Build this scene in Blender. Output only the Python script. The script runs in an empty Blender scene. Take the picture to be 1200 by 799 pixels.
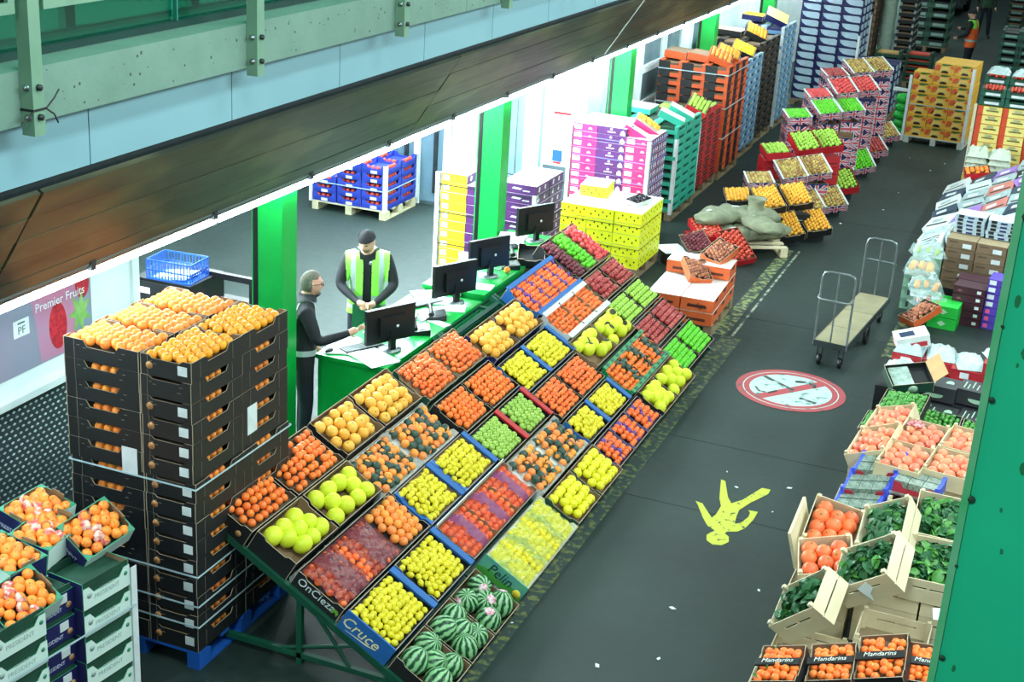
import bpy, bmesh, math, random
from mathutils import Vector, Matrix, Euler
R = math.radians
random.seed(11)
SC = bpy.context.scene
COL = SC.collection

# ------------------------------------------------------------------ camera, world, lights, exposure
CAM_H = 5.72
cam_d = bpy.data.cameras.new('camera'); cam = bpy.data.objects.new('camera', cam_d); COL.objects.link(cam)
cam_d.sensor_width = 36.0; cam_d.lens = 36.0*1665/1200; cam_d.clip_start = 0.05; cam_d.clip_end = 300
F_ = 1665.0
_down = Vector((-275., 4400., F_)).normalized()              # vanishing points of the verticals and of the aisle
_aisle = Vector((720., -585., F_)); _aisle = (_aisle - _down*_aisle.dot(_down)).normalized()
_zc = -_down; _xc = _aisle.cross(_zc)
W_ = Matrix((_xc, _aisle, _zc))                              # camera (x right, y down, z forward) -> world
_r, _u, _b = W_ @ Vector((1, 0, 0)), W_ @ Vector((0, -1, 0)), W_ @ Vector((0, 0, -1))
cam.matrix_world = Matrix(((_r.x, _u.x, _b.x, 0), (_r.y, _u.y, _b.y, 0), (_r.z, _u.z, _b.z, CAM_H), (0, 0, 0, 1)))
SC.camera = cam
SC.view_settings.view_transform = 'Standard'; SC.view_settings.look = 'None'
SC.view_settings.exposure = 1.0; SC.view_settings.gamma = 1.0; SC.view_settings.use_curve_mapping = False
wd = bpy.data.worlds.new('hall_air'); SC.world = wd; wd.use_nodes = True
wd.node_tree.nodes['Background'].inputs[0].default_value = (0.62, 0.95, 0.90, 1)
wd.node_tree.nodes['Background'].inputs[1].default_value = 0.11

def area(name, loc, sx, sy, power, col=(0.80, 1.0, 0.95), rot=(0, 0, 0)):
    l = bpy.data.lights.new(name, 'AREA'); l.shape = 'RECTANGLE'; l.size = sx; l.size_y = sy; l.energy = power; l.color = col
    o = bpy.data.objects.new(name, l); COL.objects.link(o); o.location = loc; o.rotation_euler = rot; return o
for y_, p_ in ((-3, 330), (4, 135), (11, 98), (18, 76), (25, 72), (32, 70), (40, 80), (50, 90)):  # nearest one, behind the camera, added to brighten the near green column
    area('hall_lamp', (-1.2, y_, 8.6), 1.0, 3.0, p_)
for y_ in (8, 13, 18, 23, 30, 38):
    area('under_canopy_lamp', (-7.75, y_, 2.60), 0.25, 4.6, 245, (0.80, 0.97, 1.0), (0, R(-50), 0))
for y_ in (9.5, 14, 17.5): area('store_lamp', (-9.3, y_, 2.7), 1.2, 3.2, 120, (0.80, 0.97, 1.0))  # unseen fill, added to brighten the floor under the canopy
for y_ in (8, 13, 18, 23, 28): area('opposite_strip_lamp', (0.75, y_, 2.9), 0.15, 4.4, 58, (0.84, 1.0, 0.97), (0, R(30), 0))
for y_ in (7, 14, 21, 28): area('gallery_flood_lamp', (-0.9, y_, 5.9), 0.6, 4.0, 125, (0.78, 1.0, 0.95), (0, R(100), 0))  # unseen fill, added to light the panels, beam and fascia

# ------------------------------------------------------------------ helpers
def lin(c): return tuple(((x/255)/12.92 if x/255 <= 0.04045 else ((x/255+0.055)/1.055)**2.4) for x in c)
MATS = {}
def mat(name, rgb, rough=0.6, rgb2=None, scale=8, spread=0.5, metal=0, bump=0, emit=0, alpha=1, spec=0.5, rand=False, detail=4):
    if name in MATS: return MATS[name]
    m = bpy.data.materials.new(name); m.use_nodes = True; nt = m.node_tree; N = nt.nodes; L = nt.links
    b = N['Principled BSDF']; b.inputs['Roughness'].default_value = rough; b.inputs['Metallic'].default_value = metal
    b.inputs['Specular IOR Level'].default_value = spec
    c1 = (*lin(rgb), 1)
    c2 = (*lin(rgb2), 1) if rgb2 else tuple(min(1, x*0.78) for x in c1[:3])+(1,)
    tc = N.new('ShaderNodeTexCoord'); nz = N.new('ShaderNodeTexNoise'); nz.inputs['Scale'].default_value = scale; nz.inputs['Detail'].default_value = detail
    L.new(tc.outputs['Object'], nz.inputs['Vector'])
    rp = N.new('ShaderNodeValToRGB'); rp.color_ramp.elements[0].position = 0.5-spread/2; rp.color_ramp.elements[1].position = 0.5+spread/2
    rp.color_ramp.elements[0].color = c1; rp.color_ramp.elements[1].color = c2
    if rand:
        oi = N.new('ShaderNodeObjectInfo'); ge = N.new('ShaderNodeNewGeometry')
        ad = N.new('ShaderNodeMath'); ad.operation = 'ADD'; L.new(oi.outputs['Random'], ad.inputs[0]); L.new(ge.outputs['Random Per Island'], ad.inputs[1])
        fr = N.new('ShaderNodeMath'); fr.operation = 'FRACT'; L.new(ad.outputs[0], fr.inputs[0])
        mx = N.new('ShaderNodeMath'); mx.operation = 'MULTIPLY_ADD'; mx.inputs[1].default_value = 0.35; L.new(nz.outputs['Fac'], mx.inputs[0])
        m2 = N.new('ShaderNodeMath'); m2.operation = 'MULTIPLY'; m2.inputs[1].default_value = 0.75; L.new(fr.outputs[0], m2.inputs[0]); L.new(m2.outputs[0], mx.inputs[2])
        rp.color_ramp.elements[0].position = 0.1; rp.color_ramp.elements[1].position = 0.95
        L.new(mx.outputs[0], rp.inputs['Fac'])
    else: L.new(nz.outputs['Fac'], rp.inputs['Fac'])
    L.new(rp.outputs['Color'], b.inputs['Base Color'])
    if bump:
        bp = N.new('ShaderNodeBump'); bp.inputs['Strength'].default_value = bump; bp.inputs['Distance'].default_value = 0.01
        n2 = N.new('ShaderNodeTexNoise'); n2.inputs['Scale'].default_value = scale*6; L.new(tc.outputs['Object'], n2.inputs['Vector'])
        L.new(n2.outputs['Fac'], bp.inputs['Height']); L.new(bp.outputs['Normal'], b.inputs['Normal'])
    if emit: b.inputs['Emission Color'].default_value = c1; b.inputs['Emission Strength'].default_value = emit
    if alpha < 1: b.inputs['Alpha'].default_value = alpha
    MATS[name] = m; return m

class MB:
    def __init__(s): s.v = []; s.f = []; s.m = []; s.s = []
    def add(s, vs, fs, mi=0, M=None, sm=False):
        o = len(s.v)
        s.v += [tuple(M @ Vector(v)) if M else tuple(v) for v in vs]
        for k, f in enumerate(fs):
            s.f.append([i+o for i in f]); s.m.append(mi[k] if isinstance(mi, (list, tuple)) else mi); s.s.append(sm)
        return s
    def box(s, x0, x1, y0, y1, z0, z1, mi=0, M=None):           # faces: -z +z -y +y -x +x
        return s.add([(x0,y0,z0),(x1,y0,z0),(x1,y1,z0),(x0,y1,z0),(x0,y0,z1),(x1,y0,z1),(x1,y1,z1),(x0,y1,z1)],
              [(3,2,1,0),(4,5,6,7),(0,1,5,4),(2,3,7,6),(3,0,4,7),(1,2,6,5)], mi, M)
    def prism(s, poly, t, mi=0, M=None):                        # polygon in x,z ; front at y=0 (facing -y), back at y=t ; mi=(front, back, rim)
        n = len(poly); mf, mb, mr = mi if isinstance(mi, (tuple, list)) else (mi,)*3
        vs = [(x, 0, z) for x, z in poly]+[(x, t, z) for x, z in poly]
        fs = [tuple(range(n)), tuple(range(2*n-1, n-1, -1))]+[(i, i+n, (i+1) % n+n, (i+1) % n) for i in range(n)]
        return s.add(vs, fs, [mf, mb]+[mr]*n, M)
    def plate(s, poly, t, mi=0, M=None):                        # polygon in x,y, from z=0 up to z=t
        n = len(poly)
        vs = [(x, y, 0) for x, y in poly]+[(x, y, t) for x, y in poly]
        fs = [tuple(range(n-1, -1, -1)), tuple(range(n, 2*n))]+[(i, (i+1) % n, (i+1) % n+n, i+n) for i in range(n)]
        return s.add(vs, fs, mi, M)
    def tube(s, pts, r, n=8, mi=0, M=None, cap=True, sm=True):
        P = [Vector(p) for p in pts]; o = len(s.v); rs = r if isinstance(r, (list, tuple)) else [r]*len(P)
        ref = None; vs = []
        for i, p in enumerate(P):
            t = (P[min(i+1, len(P)-1)]-P[max(i-1, 0)]).normalized()
            if ref is None: ref = Vector((0, 0, 1)) if abs(t.z) < .9 else Vector((1, 0, 0))
            a = t.cross(ref).normalized(); b = a.cross(t); ref = b
            vs += [tuple(p+(a*math.cos(2*math.pi*k/n)+b*math.sin(2*math.pi*k/n))*rs[i]) for k in range(n)]
        fs = [(i*n+k, i*n+(k+1) % n, (i+1)*n+(k+1) % n, (i+1)*n+k) for i in range(len(P)-1) for k in range(n)]
        s.add(vs, fs, mi, M, sm)
        if cap: s.add([vs[k] for k in range(n)], [tuple(range(n-1, -1, -1))], mi, M); s.add(vs[-n:], [tuple(range(n))], mi, M)
        return s
    def lathe(s, prof, n=12, mi=0, M=None, sm=True):            # profile (r, z) bottom to top
        vs = []; fs = []
        for r, z in prof: vs += [(r*math.cos(2*math.pi*k/n), r*math.sin(2*math.pi*k/n), z) for k in range(n)]
        for i in range(len(prof)-1): fs += [(i*n+k, i*n+(k+1) % n, (i+1)*n+(k+1) % n, (i+1)*n+k) for k in range(n)]
        s.add(vs, fs, mi, M, sm)
        if prof[0][0] > 1e-4: s.add(vs[:n], [tuple(range(n-1, -1, -1))], mi, M)
        if prof[-1][0] > 1e-4: s.add(vs[-n:], [tuple(range(n))], mi, M)
        return s
    def mesh(s, name, mats):
        me = bpy.data.meshes.new(name); me.from_pydata(s.v, [], s.f)
        for m in (mats if isinstance(mats, (list, tuple)) else [mats]): me.materials.append(m)
        me.polygons.foreach_set('material_index', s.m); me.polygons.foreach_set('use_smooth', s.s); me.update(); return me

I4 = Matrix.Identity(4)
def T(x, y=0, z=0): return Matrix.Translation((x, y, z) if not isinstance(x, Vector) else x)
def RZ(a): return Matrix.Rotation(R(a), 4, 'Z')
def RX(a): return Matrix.Rotation(R(a), 4, 'X')
def RY(a): return Matrix.Rotation(R(a), 4, 'Y')
def link(name, data, parent=None, M=None):
    o = bpy.data.objects.new(name, data); COL.objects.link(o)
    if parent: o.parent = parent
    if M is not None: o.matrix_basis = M
    return o
def tag(o, label=None, cat=None, group=None, kind=None):
    if label: o['label'] = label
    if cat: o['category'] = cat
    if group: o['group'] = group
    if kind: o['kind'] = kind
    return o
def thing(name, label, cat, M=I4, group=None, data=None): return tag(link(name, data, None, M), label, cat, group)
def struct(name, data, label=None, M=I4): return tag(link(name, data, None, M), label, None, None, 'structure')
def nest(P, part, facing, subs):                                # hang sub-parts (root coordinates) on the first such part whose matrix puts it on that side
    for i, p in enumerate(P):
        if p[0] == part and len(p) > 2 and p[2].translation.dot(Vector(facing)) > 1e-3: P[i] = (p[0], p[1], p[2], list(p[3] if len(p) > 3 and p[3] else [])+subs)+tuple(p[4:]); return
def inst(parts, root):                                          # parts: (name, data[, M, [sub-parts], label])
    for p in parts:
        pm = p[2] if len(p) > 2 and p[2] is not None else I4; o = link(p[0], p[1], root, pm)
        if len(p) > 3 and p[3]:
            for q in p[3]: link(q[0], q[1], o, pm.inverted() @ (q[2] if len(q) > 2 else I4))
        if len(p) > 4 and p[4]: o['kind'] = p[4]
FONTS = {}
def text(body, size, m, ex=0.0008, shear=0):
    k = (body, size, m.name)
    if k not in FONTS:
        c = bpy.data.curves.new('lettering', 'FONT'); c.body = body; c.size = size; c.extrude = ex; c.align_x = 'CENTER'; c.align_y = 'CENTER'; c.materials.append(m); c.resolution_u = 2; c.shear = shear
        o = bpy.data.objects.new('t', c); COL.objects.link(o); me = bpy.data.meshes.new_from_object(o.evaluated_get(bpy.context.evaluated_depsgraph_get())); bpy.data.objects.remove(o); me.name = 'lettering'; FONTS[k] = me
    return FONTS[k]
UP_FRONT = RX(90)                                               # text plane -> faces -y, reads along +x
UP_RIGHT = RZ(90) @ RX(90)                                      # text plane -> faces +x, reads along +y
ORD = ['topmost', 'second', 'third', 'fourth', 'fifth', 'sixth', 'seventh', 'eighth', 'ninth', 'tenth', 'eleventh', 'twelfth', 'thirteenth', 'fourteenth', 'fifteenth', 'sixteenth', 'seventeenth', 'eighteenth', 'nineteenth', 'twentieth', 'twenty-first', 'twenty-second', 'twenty-third', 'twenty-fourth', 'twenty-fifth', 'twenty-sixth', 'twenty-seventh', 'twenty-eighth', 'twenty-ninth', 'thirtieth']
NTH = ['first']+ORD[1:]

# ------------------------------------------------------------------ materials
black_card = mat('black_card', (26, 28, 31), .55, (17, 18, 21), 5)
kraft = mat('kraft_card', (150, 122, 92), .8, (128, 102, 76), 9)
dark_kraft = mat('dark_kraft_card', (96, 80, 62), .8, (80, 66, 52), 9)  # darker brown card for tray insides and print
white_card = mat('white_card', (226, 230, 228), .7, (205, 212, 212), 6)
edge_card = mat('cut_card_edge', (176, 160, 138), .8)
blue_card = mat('blue_card', (34, 104, 180), .55, (28, 90, 160), 6)
navy_card = mat('navy_card', (30, 32, 92), .5, (24, 24, 76), 6)
red_card = mat('red_card', (205, 36, 44), .5, (182, 28, 38), 6)
green_plastic = mat('green_crate_plastic', (24, 150, 84), .4, (18, 128, 70), 6)
dkgreen = mat('dark_green_card', (28, 76, 58), .6, (22, 60, 46), 6)
green_paint = mat('green_paint', (0, 168, 66), .38, (0, 150, 58), 3)
rack_green = mat('rack_green', (18, 84, 62), .45, (14, 66, 50), 4)
white_paint = mat('white_paint', (225, 235, 235), .5, (205, 220, 222), 2)
label_white = mat('label_white', (226, 234, 238), .6)
strap_white = mat('strap_white', (190, 214, 224), .4)
wood = mat('pale_wood', (226, 214, 184), .7, (206, 190, 156), 6, .7)
wood2 = mat('old_wood', (150, 132, 100), .75, (118, 102, 78), 5, .7)
blue_pallet = mat('blue_pallet_paint', (20, 92, 190), .6, (14, 76, 160), 6)
steel = mat('galvanised_steel', (150, 160, 164), .32, (118, 128, 132), 9, metal=.8)
dark_steel = mat('dark_steel', (52, 62, 66), .45, (40, 48, 52), 9, metal=.5)
black_plastic = mat('black_plastic', (17, 19, 22), .4, (12, 13, 16), 6)
paper = mat('paper', (232, 240, 244), .7, (214, 224, 230), 4)
pink_card = mat('pink_card', (226, 44, 118), .5, (206, 32, 104), 5)
purple_card = mat('purple_card', (92, 36, 110), .5, (78, 28, 96), 5)
yellow_card = mat('yellow_card', (250, 196, 30), .5, (236, 178, 20), 5)
lime_card = mat('lime_yellow_card', (240, 246, 40), .5, (228, 236, 30), 5)
teal_plastic = mat('teal_tray_plastic', (50, 176, 150), .45, (38, 150, 128), 5)
orange_card = mat('orange_card', (226, 98, 46), .6, (204, 82, 38), 5)
brown_card = mat('brown_card', (132, 106, 82), .8, (112, 90, 70), 5)
maroon_card = mat('maroon_card', (70, 26, 44), .5, (56, 20, 36), 5)
violet_card = mat('violet_card', (86, 62, 178), .5, (74, 50, 160), 5)
mint_card = mat('mint_white_card', (214, 232, 226), .65, (200, 222, 216), 5)
skyblue_card = mat('sky_blue_tray', (120, 160, 196), .5, (96, 140, 178), 5)
film = mat('clear_film', (214, 236, 234), .18, (190, 220, 220), 14, alpha=.30)
# ------------------------------------------------------------------ fruit
def fruit_mat(n, a, b, rough=.42, scale=16, bump=.12): return mat('skin_'+n, a, rough, b, scale, rand=True, bump=bump)
def lathe_mesh(name, prof, n, mats, extra=None):
    b = MB().lathe(prof, n)
    if extra: extra(b)
    return b.mesh(name, mats)
def ball_prof(r, k=7, zs=1., dimple=0., neck=0.):
    out = []
    for i in range(k+1):
        a = -math.pi/2+math.pi*i/k; rr = r*math.cos(a); z = r*zs*math.sin(a)
        if dimple and i >= k-1: z -= dimple*r*(1 if i == k else .2)
        if neck and i in (0, k): z *= 1+neck
        out.append((max(rr, 1e-5), z))
    return out
stalk = mat('stalk_green', (110, 118, 60), .8); stalk_dark = mat('stalk_dark', (70, 62, 44), .8)
def citrus(name, r, m, k=7, n=12, zs=.94): 
    def ex(b): b.lathe([(r*.13, r*zs*.97), (r*.09, r*zs*1.03), (1e-5, r*zs*1.03)], 5, 1)
    return lathe_mesh(name, ball_prof(r, k, zs, .05), n, [m, stalk], ex)
def apple(name, r, m):
    def ex(b): b.tube([(0, 0, r*.6), (r*.06, 0, r*1.02)], r*.06, 4, 1)
    pr = [(1e-5, -r*.78), (r*.35, -r*.86), (r*.74, -r*.6), (r*.98, -r*.05), (r*.97, r*.35), (r*.72, r*.74), (r*.38, r*.84), (r*.12, r*.72), (1e-5, r*.62)]
    return lathe_mesh(name, pr, 12, [m, stalk_dark], ex)
def lemon_mesh(name, r, m, n=10):
    pr = [(1e-5, -r*1.42), (r*.2, -r*1.34), (r*.3, -r*1.14), (r*.72, -r*.82), (r*.97, -r*.3), (r*.97, r*.3), (r*.74, r*.8), (r*.3, r*1.1), (r*.15, r*1.24), (1e-5, r*1.26)]
    return lathe_mesh(name, pr, n, [m])
def wm_mat():
    m = bpy.data.materials.new('skin_watermelon'); m.use_nodes = True; N = m.node_tree.nodes; L = m.node_tree.links; b = N['Principled BSDF']; b.inputs['Roughness'].default_value = .3
    tc = N.new('ShaderNodeTexCoord'); sp = N.new('ShaderNodeSeparateXYZ'); L.new(tc.outputs['Object'], sp.inputs[0])
    at = N.new('ShaderNodeMath'); at.operation = 'ARCTAN2'; L.new(sp.outputs[1], at.inputs[0]); L.new(sp.outputs[0], at.inputs[1])
    nz = N.new('ShaderNodeTexNoise'); nz.inputs['Scale'].default_value = 30; L.new(tc.outputs['Object'], nz.inputs['Vector'])
    mu = N.new('ShaderNodeMath'); mu.operation = 'MULTIPLY'; mu.inputs[1].default_value = 11; L.new(at.outputs[0], mu.inputs[0])
    ma = N.new('ShaderNodeMath'); ma.operation = 'MULTIPLY_ADD'; ma.inputs[1].default_value = 4.5; L.new(nz.outputs['Fac'], ma.inputs[0]); L.new(mu.outputs[0], ma.inputs[2])
    si = N.new('ShaderNodeMath'); si.operation = 'SINE'; L.new(ma.outputs[0], si.inputs[0])
    rp = N.new('ShaderNodeValToRGB'); rp.color_ramp.elements[0].position = .3; rp.color_ramp.elements[1].position = .75
    rp.color_ramp.elements[0].color = (*lin((24, 74, 46)), 1); rp.color_ramp.elements[1].color = (*lin((142, 196, 140)), 1)
    h = N.new('ShaderNodeMath'); h.operation = 'MULTIPLY_ADD'; h.inputs[1].default_value = .5; h.inputs[2].default_value = .5; L.new(si.outputs[0], h.inputs[0]); L.new(h.outputs[0], rp.inputs['Fac'])
    L.new(rp.outputs['Color'], b.inputs['Base Color']); return m
WM = wm_mat()
fo = fruit_mat('orange', (255, 156, 56), (255, 138, 58)); fog = fruit_mat('golden_orange', (255, 176, 40), (250, 158, 36)); fm = fruit_mat('mandarin', (255, 138, 52), (252, 118, 50))
fcl = fruit_mat('clementine', (255, 134, 60), (248, 112, 54)); fta = fruit_mat('tangerine', (255, 128, 56), (252, 108, 52)); fna = fruit_mat('navel', (255, 168, 62), (254, 142, 76))
fgf = fruit_mat('grapefruit', (252, 176, 62), (250, 196, 84), .45); fle = fruit_mat('lemon', (234, 216, 44), (220, 204, 36)); fyg = fruit_mat('yellow_grapefruit', (244, 238, 52), (232, 224, 40))
fme = fruit_mat('melon', (230, 240, 60), (216, 228, 48), .5, 9); fga = fruit_mat('green_apple', (148, 186, 74), (170, 204, 92)); fbg = fruit_mat('bright_apple', (112, 214, 44), (92, 196, 40))
fly = fruit_mat('lime_apple', (176, 214, 84), (160, 204, 74)); fra = fruit_mat('red_apple', (168, 42, 54), (198, 92, 84)); fpi = fruit_mat('pink_apple', (236, 96, 92), (224, 66, 74)); fpl = fruit_mat('plum', (92, 26, 44), (128, 48, 60))
fap = fruit_mat('apricot', (252, 196, 66), (246, 166, 52)); fkw = fruit_mat('mixed_pear', (218, 196, 110), (166, 116, 70)); fmg = fruit_mat('mango', (244, 116, 92), (238, 150, 110)); fli = fruit_mat('lime', (58, 128, 46), (84, 156, 62))
fcg = fruit_mat('coral_citrus', (250, 128, 70), (246, 108, 66)); fto = fruit_mat('tomato', (214, 74, 50), (190, 60, 44)); fch = fruit_mat('chestnut', (196, 122, 84), (130, 70, 56))
KIND = {  # name: (mesh, low mesh radius/zs, material)
 'orange': (citrus('orange', .0375, fo), fo, .0375, .94), 'golden_orange': (citrus('golden_orange', .036, fog), fog, .036, .94), 'mandarin': (citrus('mandarin', .0305, fm), fm, .0305, .88), 'clementine': (citrus('clementine', .0255, fcl), fcl, .0255, .9),
 'tangerine': (citrus('tangerine', .030, fta), fta, .030, .9), 'navel_orange': (citrus('navel_orange', .037, fna), fna, .037, .96), 'grapefruit': (citrus('grapefruit', .050, fgf, 8, 14), fgf, .05, .95),
 'lemon': (lemon_mesh('lemon', .0255, fle), fle, .027, 1.2), 'yellow_grapefruit': (citrus('yellow_grapefruit', .044, fyg), fyg, .044, .98), 'melon': (lathe_mesh('melon', ball_prof(.067, 9, 1.12), 16, [fme]), fme, .067, 1.1),
 'watermelon': (lathe_mesh('watermelon', ball_prof(.098, 10, 1.08, .03), 18, [WM]), WM, .098, 1.08), 'green_apple': (apple('green_apple', .033, fga), fga, .033, .85), 'bright_apple': (apple('bright_apple', .029, fbg), fbg, .029, .85),
 'lime_apple': (apple('lime_apple', .031, fly), fly, .031, .85), 'red_apple': (apple('red_apple', .031, fra), fra, .031, .85), 'pink_apple': (apple('pink_apple', .034, fpi), fpi, .034, .85), 'plum': (citrus('plum', .025, fpl), fpl, .025, 1.05),
 'apricot': (citrus('apricot', .027, fap), fap, .027, .95), 'pear': (citrus('pear', .027, fkw), fkw, .027, 1.05),
 'mango': (lathe_mesh('mango', ball_prof(.046, 8, 1.22), 12, [fmg]), fmg, .046, 1.2), 'lime': (lemon_mesh('lime', .022, fli, 8), fli, .024, 1.15), 'coral_melon': (citrus('coral_melon', .064, fcg, 9, 16), fcg, .064, .95),
 'tomato': (citrus('tomato', .03, fto), fto, .03, .85), 'chestnut': (citrus('chestnut', .026, fch, 6, 9), fch, .026, .8)}
BUDGET = {k: 298 for k in KIND}; POOL = {}; USED = {}
def low_ball(r, zs, n=8, k=5):
    vs = [(0, 0, -r*zs)]; fs = []
    for i in range(1, k):
        a = -math.pi/2+math.pi*i/k
        vs += [(r*math.cos(a)*math.cos(2*math.pi*j/n), r*math.cos(a)*math.sin(2*math.pi*j/n), r*zs*math.sin(a)) for j in range(n)]
    vs.append((0, 0, r*zs)); e = len(vs)-1
    fs += [(0, 1+(j+1) % n, 1+j) for j in range(n)]
    for i in range(k-2): fs += [(1+i*n+j, 1+i*n+(j+1) % n, 1+(i+1)*n+(j+1) % n, 1+(i+1)*n+j) for j in range(n)]
    fs += [(e, 1+(k-2)*n+j, 1+(k-2)*n+(j+1) % n) for j in range(n)]
    return vs, fs
def shell(name, r, m, cut=-.15):                                 # a sheet of wrapping twisted round the underside of a fruit
    b = MB(); n = 12; k = 6; vs = []; fs = []
    for i in range(k+1):
        a = -math.pi/2+(math.pi*.5+cut)*i/k
        for j in range(n):
            w = 1.06+.10*((j*7+i*3) % 5)/5*(i/k); vs.append((r*w*math.cos(a)*math.cos(2*math.pi*j/n), r*w*math.cos(a)*math.sin(2*math.pi*j/n), r*w*math.sin(a)))
    for i in range(k): fs += [(i*n+j, i*n+(j+1) % n, (i+1)*n+(j+1) % n, (i+1)*n+j) for j in range(n)]
    b.add(vs, fs, 0, None, True); return b.mesh(name, m)
wrap_green = mat('dark_green_wrapper', (34, 66, 56), .4, (74, 96, 84), 40); wrap_purple = mat('purple_wrapper', (92, 48, 132), .4, (120, 80, 160), 40); wrap_red = mat('red_printed_tissue', (214, 84, 78), .45, (236, 210, 196), 26, .2)
SHELLS = {'g': shell('paper_wrapper', .037, wrap_green, .95), 'p': shell('paper_wrapper', .030, wrap_purple, .8), 'r': shell('paper_wrapper', .0375, wrap_red, .75)}
ring_m = mat('dark_ring_sticker', (60, 60, 40), .5)
RING = MB().lathe([(.036, .0665), (.036, .070), (.019, .0765), (.019, .0745)], 14).mesh('ring_sticker', ring_m)
WSTK = MB().lathe([(.038, .0985), (.034, .1015), (1e-5, .1085)], 12).mesh('round_sticker', mat('pink_white_sticker', (236, 220, 224), .5, (214, 120, 150), 60, .1))
LEAF = MB().add([(0, 0, .027), (.02, .012, .036), (.045, 0, .03), (.02, -.012, .034)], [(0, 1, 2, 3)], 0).add([(0, 0, .026), (.02, .012, .035), (.045, 0, .029), (.02, -.012, .033)], [(3, 2, 1, 0)], 0).mesh('leaf', mat('citrus_leaf', (60, 120, 46), .5))
def fill(M, w, d, z, kind, label, group, gap=1.04, jit=.12, bulge=.02, tumble=True, rows=None, skip=0, wrap=None, extra=None, budget=True, flat=False):
    """one layer of fruit, hexagonally packed in a w x d field at height z of the container matrix M"""
    me, m, r, zs = KIND[kind]; p = 2*r*gap*1.05; q = p*.82; out = []
    ny = max(1, round((d-2*r)/p)+1); nx = max(1, round((w-2*r)/q)+1)
    if rows: nx, ny = rows
    for i in range(nx):
        nn = ny if i % 2 == 0 else max(1, ny-1)
        for j in range(nn):
            if random.random() < skip: continue
            x = (i-(nx-1)/2)*((w-2*r)/max(1, nx-1) if nx > 1 else 0); y = (j-(nn-1)/2)*((d-2*r)/max(1, ny-1) if ny > 1 else 0)
            zz = z+bulge*(1-(2*x/w)**2)*(1-(2*y/d)**2)+random.uniform(-jit, jit)*r
            x += random.uniform(-jit, jit)*r; y += random.uniform(-jit, jit)*r
            rot = Euler((random.uniform(-.6, .6), random.uniform(-.6, .6), random.uniform(0, 6.28)) if not flat else (random.uniform(-.1, .1), random.uniform(-.1, .1)+.15, 0)).to_matrix().to_4x4()
            if tumble == 'lay': rot = Euler((random.uniform(1.1, 1.9), random.uniform(-.4, .4), random.uniform(0, 6.28))).to_matrix().to_4x4()
            out.append((i, j, M @ T(x, y, zz) @ rot @ Matrix.Scale(random.uniform(.95, 1.05), 4)))
    for i, j, W in out:
        if budget and USED.get(kind, 0) < BUDGET[kind]:
            USED[kind] = USED.get(kind, 0)+1
            wr = wrap(i, j) if wrap else None; lb = f'{"paper-wrapped " if wr else ""}{label}, {NTH[i]} row {NTH[j]}'; o = thing(kind, lb if len(lb.split()) <= 16 else label, kind.split('_')[-1], W, group, me)
            if wr: link('wrapper', SHELLS[wr], o, Euler((random.uniform(-1.2, 1.2), random.uniform(-1.2, 1.2), 0)).to_matrix().to_4x4())
            ex = extra(i, j) if extra else None
            if ex: link(*ex, o, RX(random.uniform(-40, 40)) @ RY(random.uniform(-30, 60)) if ex[0] != 'leaf' else None)
        else: POOL.setdefault(kind, []).append(W)
def flush_pool():
    names = {'orange': 'more_orange_fruit'}
    for kind, ms in POOL.items():
        me, m, r, zs = KIND[kind]; vs, fs = low_ball(r, zs); b = MB()
        for W in ms: b.add(vs, fs, 0, W, True)
        o = thing('loose_'+kind+'_fill', 'further '+kind.replace('_', ' ')+'s lying in the trays, too many to count singly', 'fruit', I4, None, b.mesh('fruit_fill', m)); o['kind'] = 'stuff'

# ------------------------------------------------------------------ crates and cartons
def panel_poly(L, h, style, c=.02):
    a = L/2
    if style == 'flat': return [(-a, 0), (a, 0), (a, h), (-a, h)]
    if style == 'corner': return [(-a, 0), (a, 0), (a, h), (a-.06, h), (a-.085, h-c), (-a+.085, h-c), (-a+.06, h), (-a, h)]
    if style == 'notch':
        k = min(.11, L*.25); return [(-a, 0), (a, 0), (a, h), (k+.03, h), (k, h-.045), (-k, h-.045), (-k-.03, h), (-a, h)]
    if style == 'dip': return [(-a, 0), (a, 0), (a, h), (a-.05, h), (a-.09, h-.05), (-a+.09, h-.05), (-a+.05, h), (-a, h)]
    if style == 'wave':
        pts = [(-a, 0), (a, 0)]; n = 16
        return pts+[(a-2*a*i/n, h-.018*(1-math.cos(2*math.pi*3*i/n))/2) for i in range(n+1)]
CR = {}
def crate_parts(key, w, d, h, outer, inner, zb, xs='flat', ys='corner', t=.006, yfar=None, ynear=None, tend=None, edge=None, divs=0, xmat=None):
    k = (key, round(w, 3), round(d, 3))
    if k in CR: return CR[k]
    edge = edge or edge_card; te = tend or t; P = []
    P.append(('base', MB().box(-w/2+t, w/2-t, -d/2+t, d/2-t, 0, max(zb, .006), [1, 1, 0, 0, 0, 0]).mesh('base', [outer, inner])))
    xo = xmat or outer
    for s in (-1, 1):                                           # walls facing +-x (long walls of the stall trays run along y)
        M = RZ(90 if s > 0 else -90); b = MB().prism(panel_poly(d, h, xs), t, (0, 1, 2))
        P.append(('side_panel', b.mesh('side_panel', [xo, inner, edge]), T(s*w/2, 0, 0) @ M))
    for s in (-1, 1):
        mm = (yfar if s > 0 else ynear) or outer; tt = te if (yfar if s > 0 else ynear) else t
        b = MB().prism(panel_poly(w-2*t, h, ys), tt, (0, 1, 2))
        P.append(('end_panel', b.mesh('end_panel', [mm, inner, mm if tt > .02 else edge]), T(0, s*d/2, 0) @ RZ(180 if s > 0 else 0)))
    for k_ in range(divs):
        y = d*((k_+1)/(divs+1)-.5); P.append(('divider', MB().prism(panel_poly(w-.02, h*1.2, 'wave'), .004, 0, T(0, y, 0)).mesh('divider', inner)))
    CR[k] = P; return P
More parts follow.
